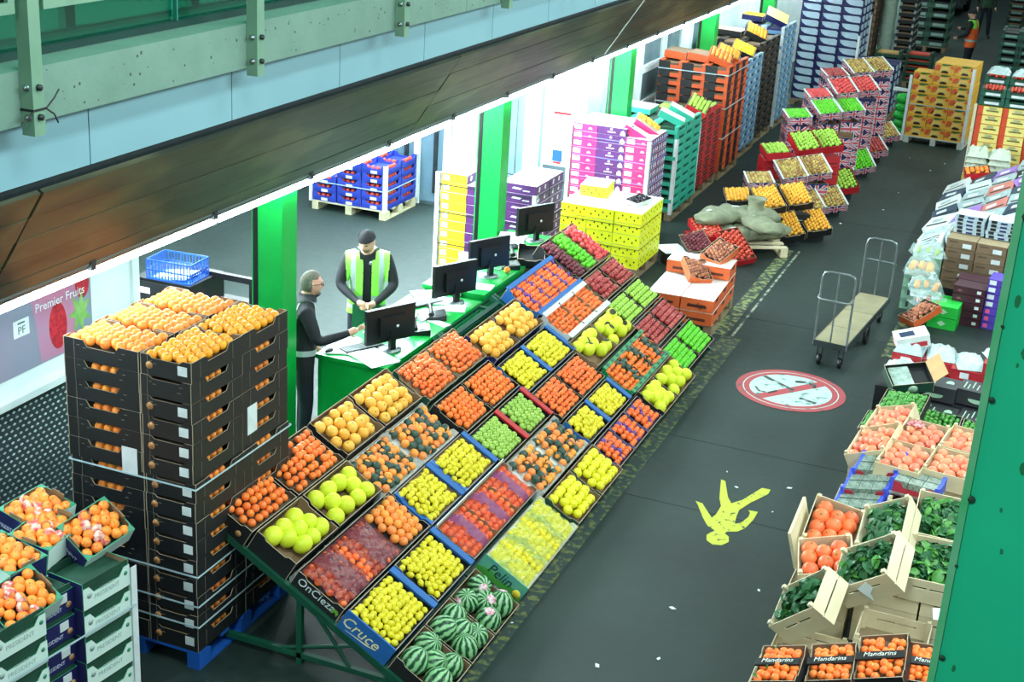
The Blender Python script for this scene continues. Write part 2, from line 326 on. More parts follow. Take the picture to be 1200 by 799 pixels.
def wood_parts(key, w, d, h, zb, m=None, post=.03, slot=True):
    k = (key, w, d)
    if k in CR: return CR[k]
    m = m or wood; P = []; t = .008
    P.append(('base', MB().box(-w/2+t, w/2-t, -d/2+t, d/2-t, 0, zb).mesh('base', [wood2])))
    for s in (-1, 1):
        for lv in (0, 1):
            z0, z1 = (0, h*.46) if lv == 0 else (h*.52, h)
            P.append(('slat', MB().box(s*w/2-(t if s > 0 else 0), s*w/2+(0 if s > 0 else t), -d/2, d/2, z0, z1).mesh('slat', m)))
        y0 = s*d/2-(t if s > 0 else 0); y1 = s*d/2+(0 if s > 0 else t); b = MB()
        if slot:
            L = w*.28; b.box(-w/2+t, w/2-t, y0, y1, 0, h*.60).box(-w/2+t, w/2-t, y0, y1, h*.68, h); b.box(-w/2+t, -L, y0, y1, h*.60, h*.68).box(L, w/2-t, y0, y1, h*.60, h*.68).box(-.01, .01, y0, y1, h*.6, h*.68)
        else: b.box(-w/2+t, w/2-t, y0, y1, 0, h)
        P.append(('end_board', b.mesh('end_board', m)))
    for sx in (-1, 1):
        for sy in (-1, 1):
            x = sx*(w/2-t-post/2); y = sy*(d/2-t-post/2); P.append(('corner_post', MB().box(x-post/2, x+post/2, y-post/2, y+post/2, 0, h+.025).mesh('corner_post', m)))
    CR[k] = P; return P
def carton(key, w, d, h, mx, my, mt, decals=()):
    """closed carton as one small mesh; decals: (face 'x'|'y', u0,u1,v0,v1, material) printed patches; u,v in 0..1"""
    if key in CR: return CR[key]
    mats = [mx, my, mt]; b = MB().box(-w/2, w/2, -d/2, d/2, 0, h-.004, [2, 2, 1, 1, 0, 0])
    b.box(-w/2-.002, w/2+.002, -d/2-.002, d/2+.002, h-.022, h-.003, [2, 2, 1, 1, 0, 0])
    for dc in decals:
        if dc[-1] not in mats: mats.append(dc[-1])
        mi = mats.index(dc[-1]); f = dc[0]
        if f == 'poly':                                          # ('poly', face, [(u,v)...], mat)
            f2, pts = dc[1], dc[2]
        else: f2 = f; u0, u1, v0, v1 = dc[1:5]; pts = [(u0, v0), (u1, v0), (u1, v1), (u0, v1)]
        if f2 == 'y': vs = [((u-.5)*w, -d/2-.0035, v*h) for u, v in pts]
        elif f2 == 'x': vs = [(w/2+.0035, (u-.5)*d, v*h) for u, v in pts]
        else: vs = [((u-.5)*w, (v-.5)*d, h-.002) for u, v in pts]
        b.add(vs, [tuple(range(len(vs)))], mi)
    CR[key] = b.mesh('carton', mats); return CR[key]
def pallet(M, w, d, m, label, group=None, h=.14):
    o = thing('pallet', label, 'pallet', M, group); key = ('pallet', w, d, m.name)
    if key not in CR:
        P = []; n = 5
        for i in range(n):
            y = -d/2+.05+(d-.1)*i/(n-1); P.append(('deck_board', MB().box(-w/2, w/2, y-.05, y+.05, h-.022, h).mesh('deck_board', m)))
        for x in (-1, 0, 1):
            P.append(('runner', MB().box(x*(w/2-.05)-.05, x*(w/2-.05)+.05, -d/2, d/2, 0, .02).mesh('runner', m)))
            for y in (-1, 0, 1): P.append(('block', MB().box(x*(w/2-.05)-.05, x*(w/2-.05)+.05, y*(d/2-.07)-.07, y*(d/2-.07)+.07, .02, h-.022).mesh('block', m)))
        CR[key] = P
    inst(CR[key], o); return o
def loop_strap(M, w, d, z, label, m=None, hh=.012, name='strap', group=None):
    b = MB(); t = .003; e = .006; x, y = w/2+e, d/2+e
    b.box(-x, x, -y-t, -y, z, z+hh).box(-x, x, y, y+t, z, z+hh).box(-x-t, -x, -y-t, y+t, z, z+hh).box(x, x+t, -y-t, y+t, z, z+hh)
    return thing(name, label, 'strap', M, group, b.mesh('strap', m or strap_white))
def corner_post(M, z0, z1, label, m=None):
    b = MB().box(-.05, .004, -.004, 0, z0, z1).box(0, .004, -.004, .05, z0, z1)
    return thing('corner_post', label, 'edge protector', M, None, b.mesh('corner_post', m or label_white))
def stack(name, cat, M, cells, nl, h, z0, meshfn, desc, where, group, top_full=True, keep=None, jig=.004, zl=None):
    """cells: (x, y, type, column phrase, visible); every box is a thing of its own; boxes shut in by others on all sides are left out"""
    for L in range(nl):
        for (x, y, ty, ph, vis) in cells:
            k = nl-1-L
            if keep and not keep(k, x, y, ty): continue
            if not vis and k > 0: continue
            lab = f"{desc[ty] if isinstance(desc, dict) else desc}, {ORD[k]} layer, {ph}, {where}"
            data = meshfn(ty)
            Mx = M @ T(x+random.uniform(-jig, jig), y+random.uniform(-jig, jig), z0+L*h)
            if isinstance(data, list):
                o = thing(name, lab, cat, Mx, group); inst(data, o)
            else: o = thing(name, lab, cat, Mx, group, data)
# ------------------------------------------------------------------ setting
def floor_mat():
    m = bpy.data.materials.new('worn_dark_floor_paint'); m.use_nodes = True; N = m.node_tree.nodes; L = m.node_tree.links; b = N['Principled BSDF']
    tc = N.new('ShaderNodeTexCoord')
    def nz(s, d=5): n = N.new('ShaderNodeTexNoise'); n.inputs['Scale'].default_value = s; n.inputs['Detail'].default_value = d; L.new(tc.outputs['Object'], n.inputs['Vector']); return n
    a, c, s = nz(.7, 8), nz(9, 6), nz(60, 2)
    r1 = N.new('ShaderNodeValToRGB'); r1.color_ramp.elements[0].position = .3; r1.color_ramp.elements[1].position = .72
    r1.color_ramp.elements[0].color = (*lin((16, 32, 30)), 1); r1.color_ramp.elements[1].color = (*lin((29, 49, 45)), 1); L.new(a.outputs['Fac'], r1.inputs['Fac'])
    r2 = N.new('ShaderNodeValToRGB'); r2.color_ramp.elements[0].position = .35; r2.color_ramp.elements[1].position = .7
    r2.color_ramp.elements[0].color = (.72, .72, .72, 1); r2.color_ramp.elements[1].color = (1.12, 1.12, 1.12, 1); L.new(c.outputs['Fac'], r2.inputs['Fac'])
    mx = N.new('ShaderNodeMix'); mx.data_type = 'RGBA'; mx.blend_type = 'MULTIPLY'; mx.inputs[0].default_value = .8; L.new(r1.outputs[0], mx.inputs[6]); L.new(r2.outputs[0], mx.inputs[7]); L.new(mx.outputs[2], b.inputs['Base Color'])
    r3 = N.new('ShaderNodeMapRange'); r3.inputs[3].default_value = .5; r3.inputs[4].default_value = .75; L.new(c.outputs['Fac'], r3.inputs[0]); L.new(r3.outputs[0], b.inputs['Roughness'])
    bp = N.new('ShaderNodeBump'); bp.inputs['Strength'].default_value = .25; bp.inputs['Distance'].default_value = .004; L.new(s.outputs['Fac'], bp.inputs['Height']); L.new(bp.outputs['Normal'], b.inputs['Normal'])
    return m
fl = struct('floor', MB().box(-14, 5, -1, 90, -.2, 0).mesh('floor', floor_mat()))
joint_m = mat('tarred_joint', (26, 32, 34), .7)
for y, x0, x1 in ((11.1, -3.3, -1.2), (12.55, -3.3, 1.5), (16.4, -3.3, 1), (21.6, -3.2, -1.5)): link('expansion_joint', MB().box(x0, x1, y-.008, y+.008, 0, .002).mesh('expansion_joint', joint_m), fl)
# painted marks on the floor
def worn(name, rgb, wear=.5, sc=9, under=(40, 57, 54)):
    m = mat(name, rgb, .6, under, sc, .16, detail=8); r = [n for n in m.node_tree.nodes if n.type == 'VALTORGB'][0]
    r.color_ramp.elements[0].position = wear-.05; r.color_ramp.elements[1].position = wear+.05; return m
yel = worn('yellow_floor_paint', (178, 184, 56), .62, 16); yel_old = worn('worn_yellow_line_paint', (98, 106, 58), .44, 16); yel_line = worn('patchy_yellow_line_paint', (132, 140, 84), .47, 12)
red_p = worn('red_floor_paint', (160, 64, 70), .60, 9, (104, 74, 76)); wht_p = worn('white_floor_paint', (168, 196, 188), .60, 9, (104, 124, 122)); blk_p = worn('dark_figure_paint', (52, 64, 64), .6, 12, (150, 172, 168))
for nm, x0, x1, y0, y1, m in (('yellow line under the open edge of the fruit stall', -3.34, -3.10, 7.0, 15.6, yel_old), ('patchy yellow aisle line from the sacks to the crates', -3.46, -3.30, 15.6, 19.6, yel_line), ('yellow aisle line beside the small orange tray', -1.52, -1.38, 15.9, 17.6, yel_line)):
    tag(link('floor_line_marking', MB().box(x0, x1, y0, y1, 0, .0025).mesh('floor_line_marking', m)), 'worn '+nm, None, None, 'structure')
link('floor_line_marking', MB().box(-3.24, -3.21, 15.6, 19.6, 0, .0025).mesh('floor_line_marking', worn('thin_pale_line', (150, 160, 140), .5, 8)), fl)
cx, cy, cr = -2.25, 14.32, .60
t = thing('prohibition_marking', 'round red and white prohibition sign painted on the grey aisle floor', 'floor sign', T(cx, cy, .0005))
def ring(r0, r1, n=56, z=.002):
    vs = []; 
    for i in range(n): a = 2*math.pi*i/n; vs += [(r0*math.cos(a), r0*math.sin(a), z), (r1*math.cos(a), r1*math.sin(a), z)]
    return vs, [(2*i, 2*i+1, (2*i+3) % (2*n), (2*i+2) % (2*n)) for i in range(n)]
link('white_disc', MB().plate([(.47*math.cos(i*.1745), .47*math.sin(i*.1745)) for i in range(36)], .002).mesh('white_disc', wht_p), t)
link('red_ring', MB().add(*ring(.44, .585, 56, .003)).mesh('red_ring', red_p), t); link('white_scratch_ring', MB().add(*ring(.50, .512, 56, .0034)).mesh('white_scratch_ring', wht_p), t)
link('red_bar', MB().box(-.46, .46, -.06, .06, 0, .0032, 0, RZ(52)).mesh('red_bar', red_p), t)
g = MB().box(-.40, .06, -.025, .025, 0, .0036, 0, T(-.02, .04) @ RZ(-34)).box(.14, .34, -.03, .02, 0, .0036, 0, T(0, -.12) @ RZ(-20)); g.tube([(-.36, -.10, .003), (-.3, -.2, .003), (-.2, -.2, .003), (-.13, -.1, .003)], .012, 5); g.tube([(0, .26, .003), (.1, .3, .003), (.2, .26, .003), (.22, .2, .003)], .018, 5)
link('dark_figure', g.mesh('dark_figure', blk_p), t)
fig_px = [(815, 587), (823, 590), (834, 607), (839, 603), (845, 593), (843, 584), (845, 562), (850, 564), (853, 583), (857, 590), (870, 586), (893, 572), (903, 574), (900, 579), (878, 590), (866, 598), (863, 605), (861, 614), (868, 613), (877, 606), (879, 601), (877, 598), (888, 600), (883, 609), (873, 619), (864, 623), (852, 623), (849, 625), (854, 629), (854, 635), (846, 639), (835, 638), (828, 633), (828, 627), (833, 624), (838, 622), (834, 619), (829, 616), (823, 605), (818, 592)]
def G(px, py, z=0.):                                             # floor point under a sighted direction
    d = W_ @ Vector((px-600., py-399.5, F_)); k = (z-CAM_H)/d.z; return Vector((k*d.x, k*d.y, z))
fp = [G(*p) for p in fig_px]; tag(link('pedestrian_marking', MB().plate([(p.x+2.2, p.y-11.2) for p in fp][::-1], .0025).mesh('pedestrian_marking', yel), None, T(-2.2, 11.2, .0005)), 'yellow walking figure painted on the aisle floor', 'floor sign')
for i, (px, py) in enumerate(sorted([(1066, 185), (1107, 192), (1090, 200), (1053, 226), (1035, 246), (852, 553), (863, 571), (905, 600), (788, 713), (772, 772), (889, 692), (925, 572), (940, 790), (985, 262), (600, 730), (700, 780)], key=lambda q: q[1])):
    p = G(px, py); s = .012+.008*(i % 3); w_ = MB().plate([(-s, -s*.4), (s*.6, -s*.6), (s, s*.3), (-s*.3, s*.5)], .004).mesh('paper_scrap', paper)
    thing('paper_scrap', f'small white paper scrap on the dark aisle floor, {NTH[i]} counted from the melon pallet', 'litter', T(p.x, p.y, .002) @ RZ(i*47), 'scraps of paper littering the aisle', w_)

# upper gallery over the stalls: sloping fascia, white panels, concrete edge beam, glazed balustrade
def fascia_mat():
    m = bpy.data.materials.new('faded_mural_board'); m.use_nodes = True; N = m.node_tree.nodes; L = m.node_tree.links; b = N['Principled BSDF']; b.inputs['Roughness'].default_value = .3; b.inputs['Specular IOR Level'].default_value = .28
    ge = N.new('ShaderNodeNewGeometry'); mp = N.new('ShaderNodeMapping'); mp.inputs['Scale'].default_value = (1.6, .55, 1.6); L.new(ge.outputs['Position'], mp.inputs[0])
    n1 = N.new('ShaderNodeTexNoise'); n1.inputs['Scale'].default_value = 1.1; n1.inputs['Detail'].default_value = 3; L.new(mp.outputs[0], n1.inputs['Vector'])
    r1 = N.new('ShaderNodeValToRGB'); e = r1.color_ramp.elements; e[0].position = .35; e[0].color = (*lin((40, 50, 43)), 1); e[1].position = .72; e[1].color = (*lin((62, 64, 52)), 1)
    x = e.new(.5); x.color = (*lin((46, 54, 44)), 1); x = e.new(.6); x.color = (*lin((80, 82, 54)), 1); L.new(n1.outputs['Fac'], r1.inputs['Fac'])
    mp2 = N.new('ShaderNodeMapping'); mp2.inputs['Scale'].default_value = (30, .8, 30); L.new(ge.outputs['Position'], mp2.inputs[0])
    n2 = N.new('ShaderNodeTexNoise'); n2.inputs['Scale'].default_value = 1.5; n2.inputs['Detail'].default_value = 6; L.new(mp2.outputs[0], n2.inputs['Vector'])
    mx = N.new('ShaderNodeMix'); mx.data_type = 'RGBA'; mx.blend_type = 'OVERLAY'; mx.inputs[0].default_value = .45; L.new(r1.outputs[0], mx.inputs[6]); L.new(n2.outputs['Fac'], mx.inputs[7])
    bw = N.new('ShaderNodeHueSaturation'); bw.inputs['Saturation'].default_value = .7; L.new(mx.outputs[2], bw.inputs['Color']); L.new(bw.outputs[0], b.inputs['Base Color'])
    r3 = N.new('ShaderNodeMapRange'); r3.inputs[3].default_value = .3; r3.inputs[4].default_value = .62; L.new(n2.outputs['Fac'], r3.inputs[0]); L.new(r3.outputs[0], b.inputs['Roughness']); return m
FM = fascia_mat()
ft = struct('trim_1', None, 'sloping boarded fascia with a faded fruit mural above the stalls')
brk = [1.0, 6.32, 12.15, 17.98, 23.8, 29.6, 35.4, 41.2, 47.0, 54.0]; slope = Vector((.536, 0, .84)); nrm = Vector((.84, 0, -.536)).normalized()
for i in range(len(brk)-1):
    for k in range(5):
        a, b_ = k/5+.004, (k+1)/5-.004; p, q = Vector((-5.9, 0, 2.67))+slope*a, Vector((-5.9, 0, 2.67))+slope*b_; y0, y1 = brk[i]+.012, brk[i+1]-.012; n_ = nrm*(.03+.004*((k+i) % 2))
        vs = [(p.x, y0, p.z), (q.x, y0, q.z), (q.x, y1, q.z), (p.x, y1, p.z)]; vs += [(v[0]+n_.x, v[1], v[2]+n_.z) for v in vs]
        link('fascia_board', MB().add(vs, [(0, 1, 2, 3), (7, 6, 5, 4), (0, 4, 5, 1), (1, 5, 6, 2), (2, 6, 7, 3), (3, 7, 4, 0)]).mesh('fascia_board', FM), ft)
bk = MB(); bk.add([(-5.9, 1, 2.67), (-5.364, 1, 3.51), (-5.364, 54, 3.51), (-5.9, 54, 2.67)], [(0, 1, 2, 3)]); link('fascia_backing', bk.mesh('fascia_backing', dark_steel), ft)
link('cover_strip', MB().box(-.007, .007, -.02, .02, 0, 1.02, 0, T(-5.87, 17.98, 2.66) @ RY(32.5)).mesh('cover_strip', white_paint), ft)
cd = link('cable_conduit', MB().tube([(-5.86, y, 2.70) for y in range(2, 54, 4)], .028, 8).mesh('cable_conduit', mat('grey_conduit', (86, 96, 98), .5)), ft)
for y in [3+1.45*k for k in range(32)]: link('conduit_clip', MB().box(-5.9, -5.82, y-.025, y+.025, 2.66, 2.745).mesh('conduit_clip', dark_steel), cd)
struct('trim_2', MB().box(-5.50, -5.40, 1, 54, 3.46, 3.57).mesh('shadow_gap', dark_steel), 'dark strip standing for the shadow gap between fascia and white panels')  # dark colour put in for the shade of this gap
pt = struct('trim_3', None, 'row of white cladding panels above the fascia')
py = [2.18+1.535*k for k in range(33)]
pm = mat('white_cladding', (130, 170, 184), .5, (124, 163, 178), 1.2)
for a, b_ in zip(py, py[1:]): link('panel', MB().box(-5.40, -5.36, a+.005, b_-.005, 3.56, 4.0).mesh('panel', pm), pt)
conc = mat('painted_concrete', (118, 146, 135), .85, (100, 128, 117), 3, .6, bump=.5, detail=8)
bt = struct('beam_1', None, 'pale pitted concrete edge beam of the upper gallery')
for a, b_ in ((0, 11.91), (11.91, 24), (24, 36), (36, 54)): link('beam_segment', MB().box(-5.52, -5.2, a+.004, b_-.004, 3.95, 4.245).mesh('beam_segment', conc), bt)
pits = MB()
for k in range(90): y, z = random.uniform(5.5, 13), random.uniform(3.98, 4.22); s = random.uniform(.003, .010); pits.box(-5.2, -5.1985, y-s, y+s*.6, z-s*.5, z+s*random.uniform(.4, 1.6))
tag(link('surface_pit', pits.mesh('surface_pit', mat('pit_dark', (70, 84, 76), .9)), bt), None, None, None, 'stuff')
gal = struct('floor_2', MB().box(-9, -5.52, 0, 54, 3.98, 4.16).mesh('floor_2', mat('gallery_floor', (34, 150, 134), .5, (26, 128, 116), .6)), 'upper gallery walkway behind the glass')
struct('wall_gallery', MB().box(-8.2, -8.1, 0, 54, 4.16, 7.6).mesh('wall_gallery', mat('gallery_teal_wall', (36, 128, 116), .6, (28, 110, 100), .5)), 'teal wall seen through the gallery glazing')
area('gallery_inner_fill', (-6.9, 9, 7.4), .4, 12, 330, (.7, 1, .92))  # unseen fill, added so the area behind the glass reads bright teal
glass = bpy.data.materials.new('teal_tinted_glass'); glass.use_nodes = True; N = glass.node_tree.nodes; L = glass.node_tree.links
tr = N.new('ShaderNodeBsdfTransparent'); tr.inputs[0].default_value = (*lin((70, 176, 160)), 1); gl = N.new('ShaderNodeBsdfGlossy'); gl.inputs['Roughness'].default_value = .3; gl.inputs[0].default_value = (.75, 1, .95, 1)
mxs = N.new('ShaderNodeMixShader'); mxs.inputs[0].default_value = .04; L.new(tr.outputs[0], mxs.inputs[1]); L.new(gl.outputs[0], mxs.inputs[2]); L.new(mxs.outputs[0], N['Material Output'].inputs['Surface'])
gw = struct('window_1', None, 'teal gallery glazing standing on the concrete edge beam')
gy = [.6+2.4*k for k in range(14)]
sealm = mat('dark_seal', (16, 60, 56), .5); pale_green = mat('pale_green_paint', (116, 150, 128), .55, (100, 134, 114), 6)
for a, b_ in zip(gy, gy[1:]): link('pane', MB().box(-5.47, -5.46, a+.01, b_-.01, 4.27, 6.9).mesh('pane', glass), gw)
link('window_sill', MB().box(-5.5, -5.42, .6, 31.8, 4.245, 4.29).mesh('window_sill', sealm), gw)
for y in gy: link('mullion', MB().box(-5.46, -5.425, y-.006, y+.006, 4.27, 6.9).mesh('mullion', mat('teal_mullion', (60, 150, 136), .4)), gw)
hr = thing('gallery_handrail', 'dark handrail inside the gallery glazing, pale posts standing for reflected stripes', 'handrail', T(-6.3, 0, 4.16))
link('rail', MB().tube([(0, 1, .42), (0, 32, .42)], .03).mesh('rail', dark_steel), hr); link('rail', MB().tube([(0, 1, .8), (0, 32, .8)], .03).mesh('rail', dark_steel), hr)
for k in range(20): link('post', MB().box(-.03, .03, 2+k*1.45-.05, 2+k*1.45+.05, 0, .84).mesh('post', mat('pale_rail_post', (120, 190, 178), .5)), hr)  # pale posts put behind the glass to stand for its reflected stripes
bl = thing('gallery_balustrade', 'pale green bolted posts and framed glass panels along the gallery edge', 'balustrade', T(-5.2, 0, 3.9))
pst = [1.55, 3.8, 6.07, 8.30, 10.52, 12.76, 15.0, 17.25, 19.5]
for i, y in enumerate(pst):
    o = link('post', MB().box(.002, .085, -.045, .045, .0, 2.6).mesh('post', pale_green), bl, T(0, y, 0)); o['label'] = 'pale green railing post with two bolts'
    for z in (.1, .26): link('bolt', MB().lathe([(.02, 0), (.02, .008), (.012, .010), (.012, .024), (1e-5, .026)], 8, 0, RX(90)).mesh('bolt', steel), o, T(.05, -.045, z)); link('bolt', MB().lathe([(.018, 0), (.018, .02), (1e-5, .022)], 8, 0, RY(90)).mesh('bolt', dark_steel), o, T(.085, .0, z))
    if i+1 < len(pst):
        y1 = pst[i+1]; f = MB(); a, b_ = y+.11, y1-.11
        f.box(.01, .06, a, b_, .655, .715).box(.01, .06, a, a+.05, .715, 1.9).box(.01, .06, b_-.05, b_, .715, 1.9).box(.01, .06, a, b_, 1.9, 1.96); o2 = link('panel_frame', f.mesh('panel_frame', pale_green), bl)
        link('infill_pane', MB().box(.03, .036, a+.05, b_-.05, .715, 1.9).mesh('infill_pane', glass), o2)
ct = thing('cable_tie', 'black cable tie knotted round the nearest gallery post', 'cable tie', T(-5.2, 6.07, 4.04))
link('tie_band', MB().box(-.004, .09, -.05, .05, -.006, .006).mesh('tie_band', black_plastic), ct)
for a, b_ in (((.09, .05, 0), (.1, .15, .09)), ((.09, .05, 0), (.1, .13, -.09)), ((.09, -.05, 0), (.08, -.14, -.06))): link('tie_tail', MB().tube([a, tuple((p+q)/2+.008 for p, q in zip(a, b_)), b_], .005, 5).mesh('tie_tail', black_plastic), ct)
# strip lights along the canopy edge
tube_m = mat('lit_diffuser', (232, 250, 255), .5, (232, 250, 255), emit=15.0)
lp = [('housing', MB().box(-.03, .05, -.74, .74, .05, .085).mesh('housing', white_paint)), ('diffuser', MB().box(-.035, .055, -.735, .735, -.02, .05).mesh('diffuser', tube_m)), ('end_cap', MB().box(-.035, .055, -.745, -.735, -.02, .085).mesh('end_cap', white_paint))]
ys = [2.2+1.5*k for k in range(30)]
for i, y in enumerate(ys):
    o = thing('strip_light', f'bright fluorescent strip light under the fascia edge, {NTH[i]} along the canopy', 'light', T(-5.965, y, 2.60), 'strip lights under the canopy edge'); inst(lp, o)
struct('ceiling_1', MB().box(-13, -5.9, 0, 54, 2.76, 2.86).mesh('ceiling_1', white_paint), 'white soffit under the gallery')
# columns under the canopy
for i, y in enumerate((5.3, 10.12, 14.95, 19.72, 24.5, 29.3, 34.1)):
    o = struct(f'column_{i+1}', MB().box(-6.2, -5.96, y-.12, y+.12, 0, 2.55).mesh('column', green_paint), f'bright green steel column under the canopy, {NTH[i]} along the stalls')
    link('conduit', MB().box(-6.245, -6.2, y-.125, y-.09, 0, 2.55).mesh('conduit', black_plastic), o); link('flange', MB().box(-6.26, -6.245, y-.12, y+.12, 0, 2.55).mesh('flange', green_paint), o)
    link('base_plate', MB().box(-6.28, -5.88, y-.2, y+.2, 0, .02).mesh('base_plate', green_paint), o)
# near foreground column
dk = mat('green_bridge_paint', (22, 190, 142), .45, (16, 168, 126), 1.6, .7, detail=8, bump=.15)
o = struct('column_8', MB().box(.0, .42, -.16, .16, 0, 7.5).mesh('column_8', dk), 'big green column close by, stained and chipped', T(-.071, 3.5, 0))
link('edge_flange', MB().box(-.006, .012, -.17, -.14, 0, 7.5).mesh('edge_flange', mat('worn_green_edge', (110, 178, 140), .5, (60, 170, 110), 9)), o)
for k in range(9): link('weld_spot', MB().lathe([(.0045+.0035*(k*5 % 3), 0), (.004+.002*(k % 3), .003), (1e-5, .004)], 8, 0, RX(90)).mesh('weld_spot', mat('rust_dark', (24, 62, 46), .8)), o, T(.012+.004*(k % 3), -.168, 3.3+.225*k+.04*(k % 2)))
stn = MB()
for k in range(46): x, z = random.uniform(.03, .4), random.uniform(3.1, 5.4); s = random.uniform(.003, .012); stn.add([(x+s*math.cos(a)*random.uniform(.6, 1), -.1605, z+s*1.6*math.sin(a)) for a in [k2*.785 for k2 in range(8)]], [tuple(range(8))])
tag(link('paint_stain', stn.mesh('paint_stain', mat('dark_green_stain', (12, 118, 74), .6)), o), None, None, None, 'stuff')
# walls under the canopy
wl = struct('wall_left', MB().box(-7.45, -7.3, 2, 9.78, 0, 2.76).mesh('wall_left', white_paint), 'white office wall with poster beside the near pallets')
link('sill_ledge', MB().box(-7.3, -7.22, 2, 9.78, 1.08, 1.14).mesh('sill_ledge', white_paint), wl); link('corner_trim', MB().box(-7.31, -7.27, 9.7, 9.79, 0, 2.76).mesh('corner_trim', white_paint), wl)
plate_m = mat('dark_tread_plate', (62, 74, 80), .4, (48, 60, 66), 5, metal=.3)
kp = link('kick_plate', MB().box(-7.3, -7.285, 2, 9.78, 0, 1.08).mesh('kick_plate', plate_m), wl)
st = MB()
for i in range(60):
    for j in range(21):
        y, z = 5.2+i*.066, .05+j*.05; 
        if y > 9.3: continue
        y += .033*(j % 2); st.add([(-7.284, y-.022, z), (-7.284, y, z-.013), (-7.284, y+.022, z), (-7.284, y, z+.013), (-7.278, y, z)], [(0, 1, 4), (1, 2, 4), (2, 3, 4), (3, 0, 4)])
tag(link('tread_stud', st.mesh('tread_stud', mat('bright_stud', (180, 198, 202), .35, (150, 168, 174), 5, metal=.4)), kp), None, None, None, 'stuff')
po = thing('wall_poster', 'fruit poster in grey and pink on the white office wall', 'poster', T(-7.3, 0, 0))
def poly_x(x, pts): return MB().add([(x, y, z) for y, z in pts], [tuple(range(len(pts)))])
link('backing_sheet', MB().box(0, .012, 5.2, 9.15, 1.29, 2.3).mesh('backing_sheet', mat('poster_grey_blue', (118, 136, 156), .4, (150, 140, 160), 1.2)), po)
berry = mat('printed_strawberry', (206, 40, 62), .4, (150, 24, 44), 30, .3); pinkp = mat('printed_pink_wash', (190, 110, 140), .4, (170, 130, 160), 3); leafp = mat('printed_leaf', (150, 190, 110), .4, (96, 150, 80), 9)
def blob(cy_, cz, ry, rz, n=18, sk=.0): return [(cy_+ry*math.cos(2*math.pi*i/n)+sk*math.sin(2*math.pi*i/n), cz+rz*math.sin(2*math.pi*i/n)) for i in range(n)]
link('pink_wash', poly_x(.0125, [(8.5, 1.3), (8.95, 1.3), (8.95, 2.2), (8.3, 2.2), (8.45, 1.7)]).mesh('pink_wash', pinkp), po)
link('strawberry_print', poly_x(.013, blob(8.72, 1.55, .11, .2)).mesh('strawberry_print', berry), po); link('strawberry_print', poly_x(.0132, blob(9.04, 1.82, .09, .13)).mesh('strawberry_print', berry), po); link('strawberry_print', poly_x(.0134, blob(7.7, 1.65, .3, .28)).mesh('strawberry_print', berry), po)
st5 = []
for i in range(14): a = 2*math.pi*i/14; r_ = .20 if i % 2 else .09; st5.append((9.0+r_*.75*math.cos(a), 1.58+r_*math.sin(a)))
link('leaf_print', poly_x(.0136, st5).mesh('leaf_print', leafp), po)
link('logo_square', MB().box(.0125, .0145, 8.20, 8.38, 1.595, 1.735).mesh('logo_square', label_white), po); link('lettering', text('PF', .09, mat('logo_grey_green', (90, 120, 110), .6)), po, T(.0155, 8.29, 1.645) @ UP_RIGHT)
link('logo_line', MB().box(.0145, .0155, 8.25, 8.33, 1.70, 1.715).mesh('logo_line', MATS['logo_grey_green']), po)
link('lettering', text('Premier Fruits', .105, label_white), po, T(.0155, 8.76, 1.765) @ UP_RIGHT)
struct('wall_far_left', MB().box(-12.7, -12.5, 2, 19, 0, 2.76).mesh('wall_far_left', white_paint), 'white wall deep under the canopy')
wb = struct('wall_back', MB().box(-12.5, -8.3, 18.9, 19.1, 0, 2.76).box(-8.4, -6.8, 20.3, 20.5, 0, 2.76).box(-8.4, -8.3, 19.1, 20.3, 0, 2.76).mesh('wall_back', white_paint), 'white cold-store wall behind the stacks')
grey_kick = mat('grey_tread_panel', (92, 108, 116), .45, (76, 92, 100), 30, .3)
for x0, x1, y in ((-12.4, -8.32, 18.885), (-7.45, -6.82, 20.285)): link('kick_panel', MB().box(x0, x1, y, y+.015, 0, .52 if x1 > -7 else .62).mesh('kick_panel', grey_kick), wb)
link('door_post', MB().box(-7.76, -7.5, 20.2, 20.3, 0, 2.76).mesh('door_post', mat('pale_blue_post', (190, 222, 232), .5)), wb)
sc_ = link('strip_curtain', None, wb)
for k in range(4): link('curtain_strip', MB().box(-8.28+k*.13, -8.16+k*.13, 20.24+.01*(k % 2), 20.25+.01*(k % 2), .03, 2.5).mesh('curtain_strip', mat('grey_blue_pvc', (142, 168, 182), .35, (122, 150, 166), 2)), sc_)
d1 = struct('door_1', MB().box(-9.35, -8.42, 18.86, 18.9, .05, 2.5).mesh('door_1', mat('blue_grey_glass', (110, 140, 156), .2, (84, 112, 128), 1)), 'glazed cold-store door behind the blue trays')
for x in (-9.37, -8.92, -8.44): link('door_frame', MB().box(x-.05, x+.05, 18.83, 18.87, 0, 2.6).mesh('door_frame', white_paint), d1)
for x in (-9.1, -8.62): link('door_bar', MB().box(x-.03, x+.03, 18.83, 18.86, .2, 2.4).mesh('door_bar', dark_steel), d1)
ap_ = thing('avocado_poster', 'avocado picture on the wall beside the glazed door', 'poster', T(-9.95, 18.88, .64))
link('backing_sheet', MB().box(0, .5, 0, .012, 0, .9).mesh('backing_sheet', mat('poster_brown', (92, 84, 78), .4, (140, 130, 120), 3)), ap_)
link('avocado_print', MB().add([(.2+.19*math.cos(i*.35), -.002, .3+.28*math.sin(i*.35)+.05*math.cos(i*.35)) for i in range(18)], [tuple(range(18))]).mesh('avocado_print', mat('printed_avocado', (150, 196, 96), .4, (196, 222, 140), 3)), ap_)
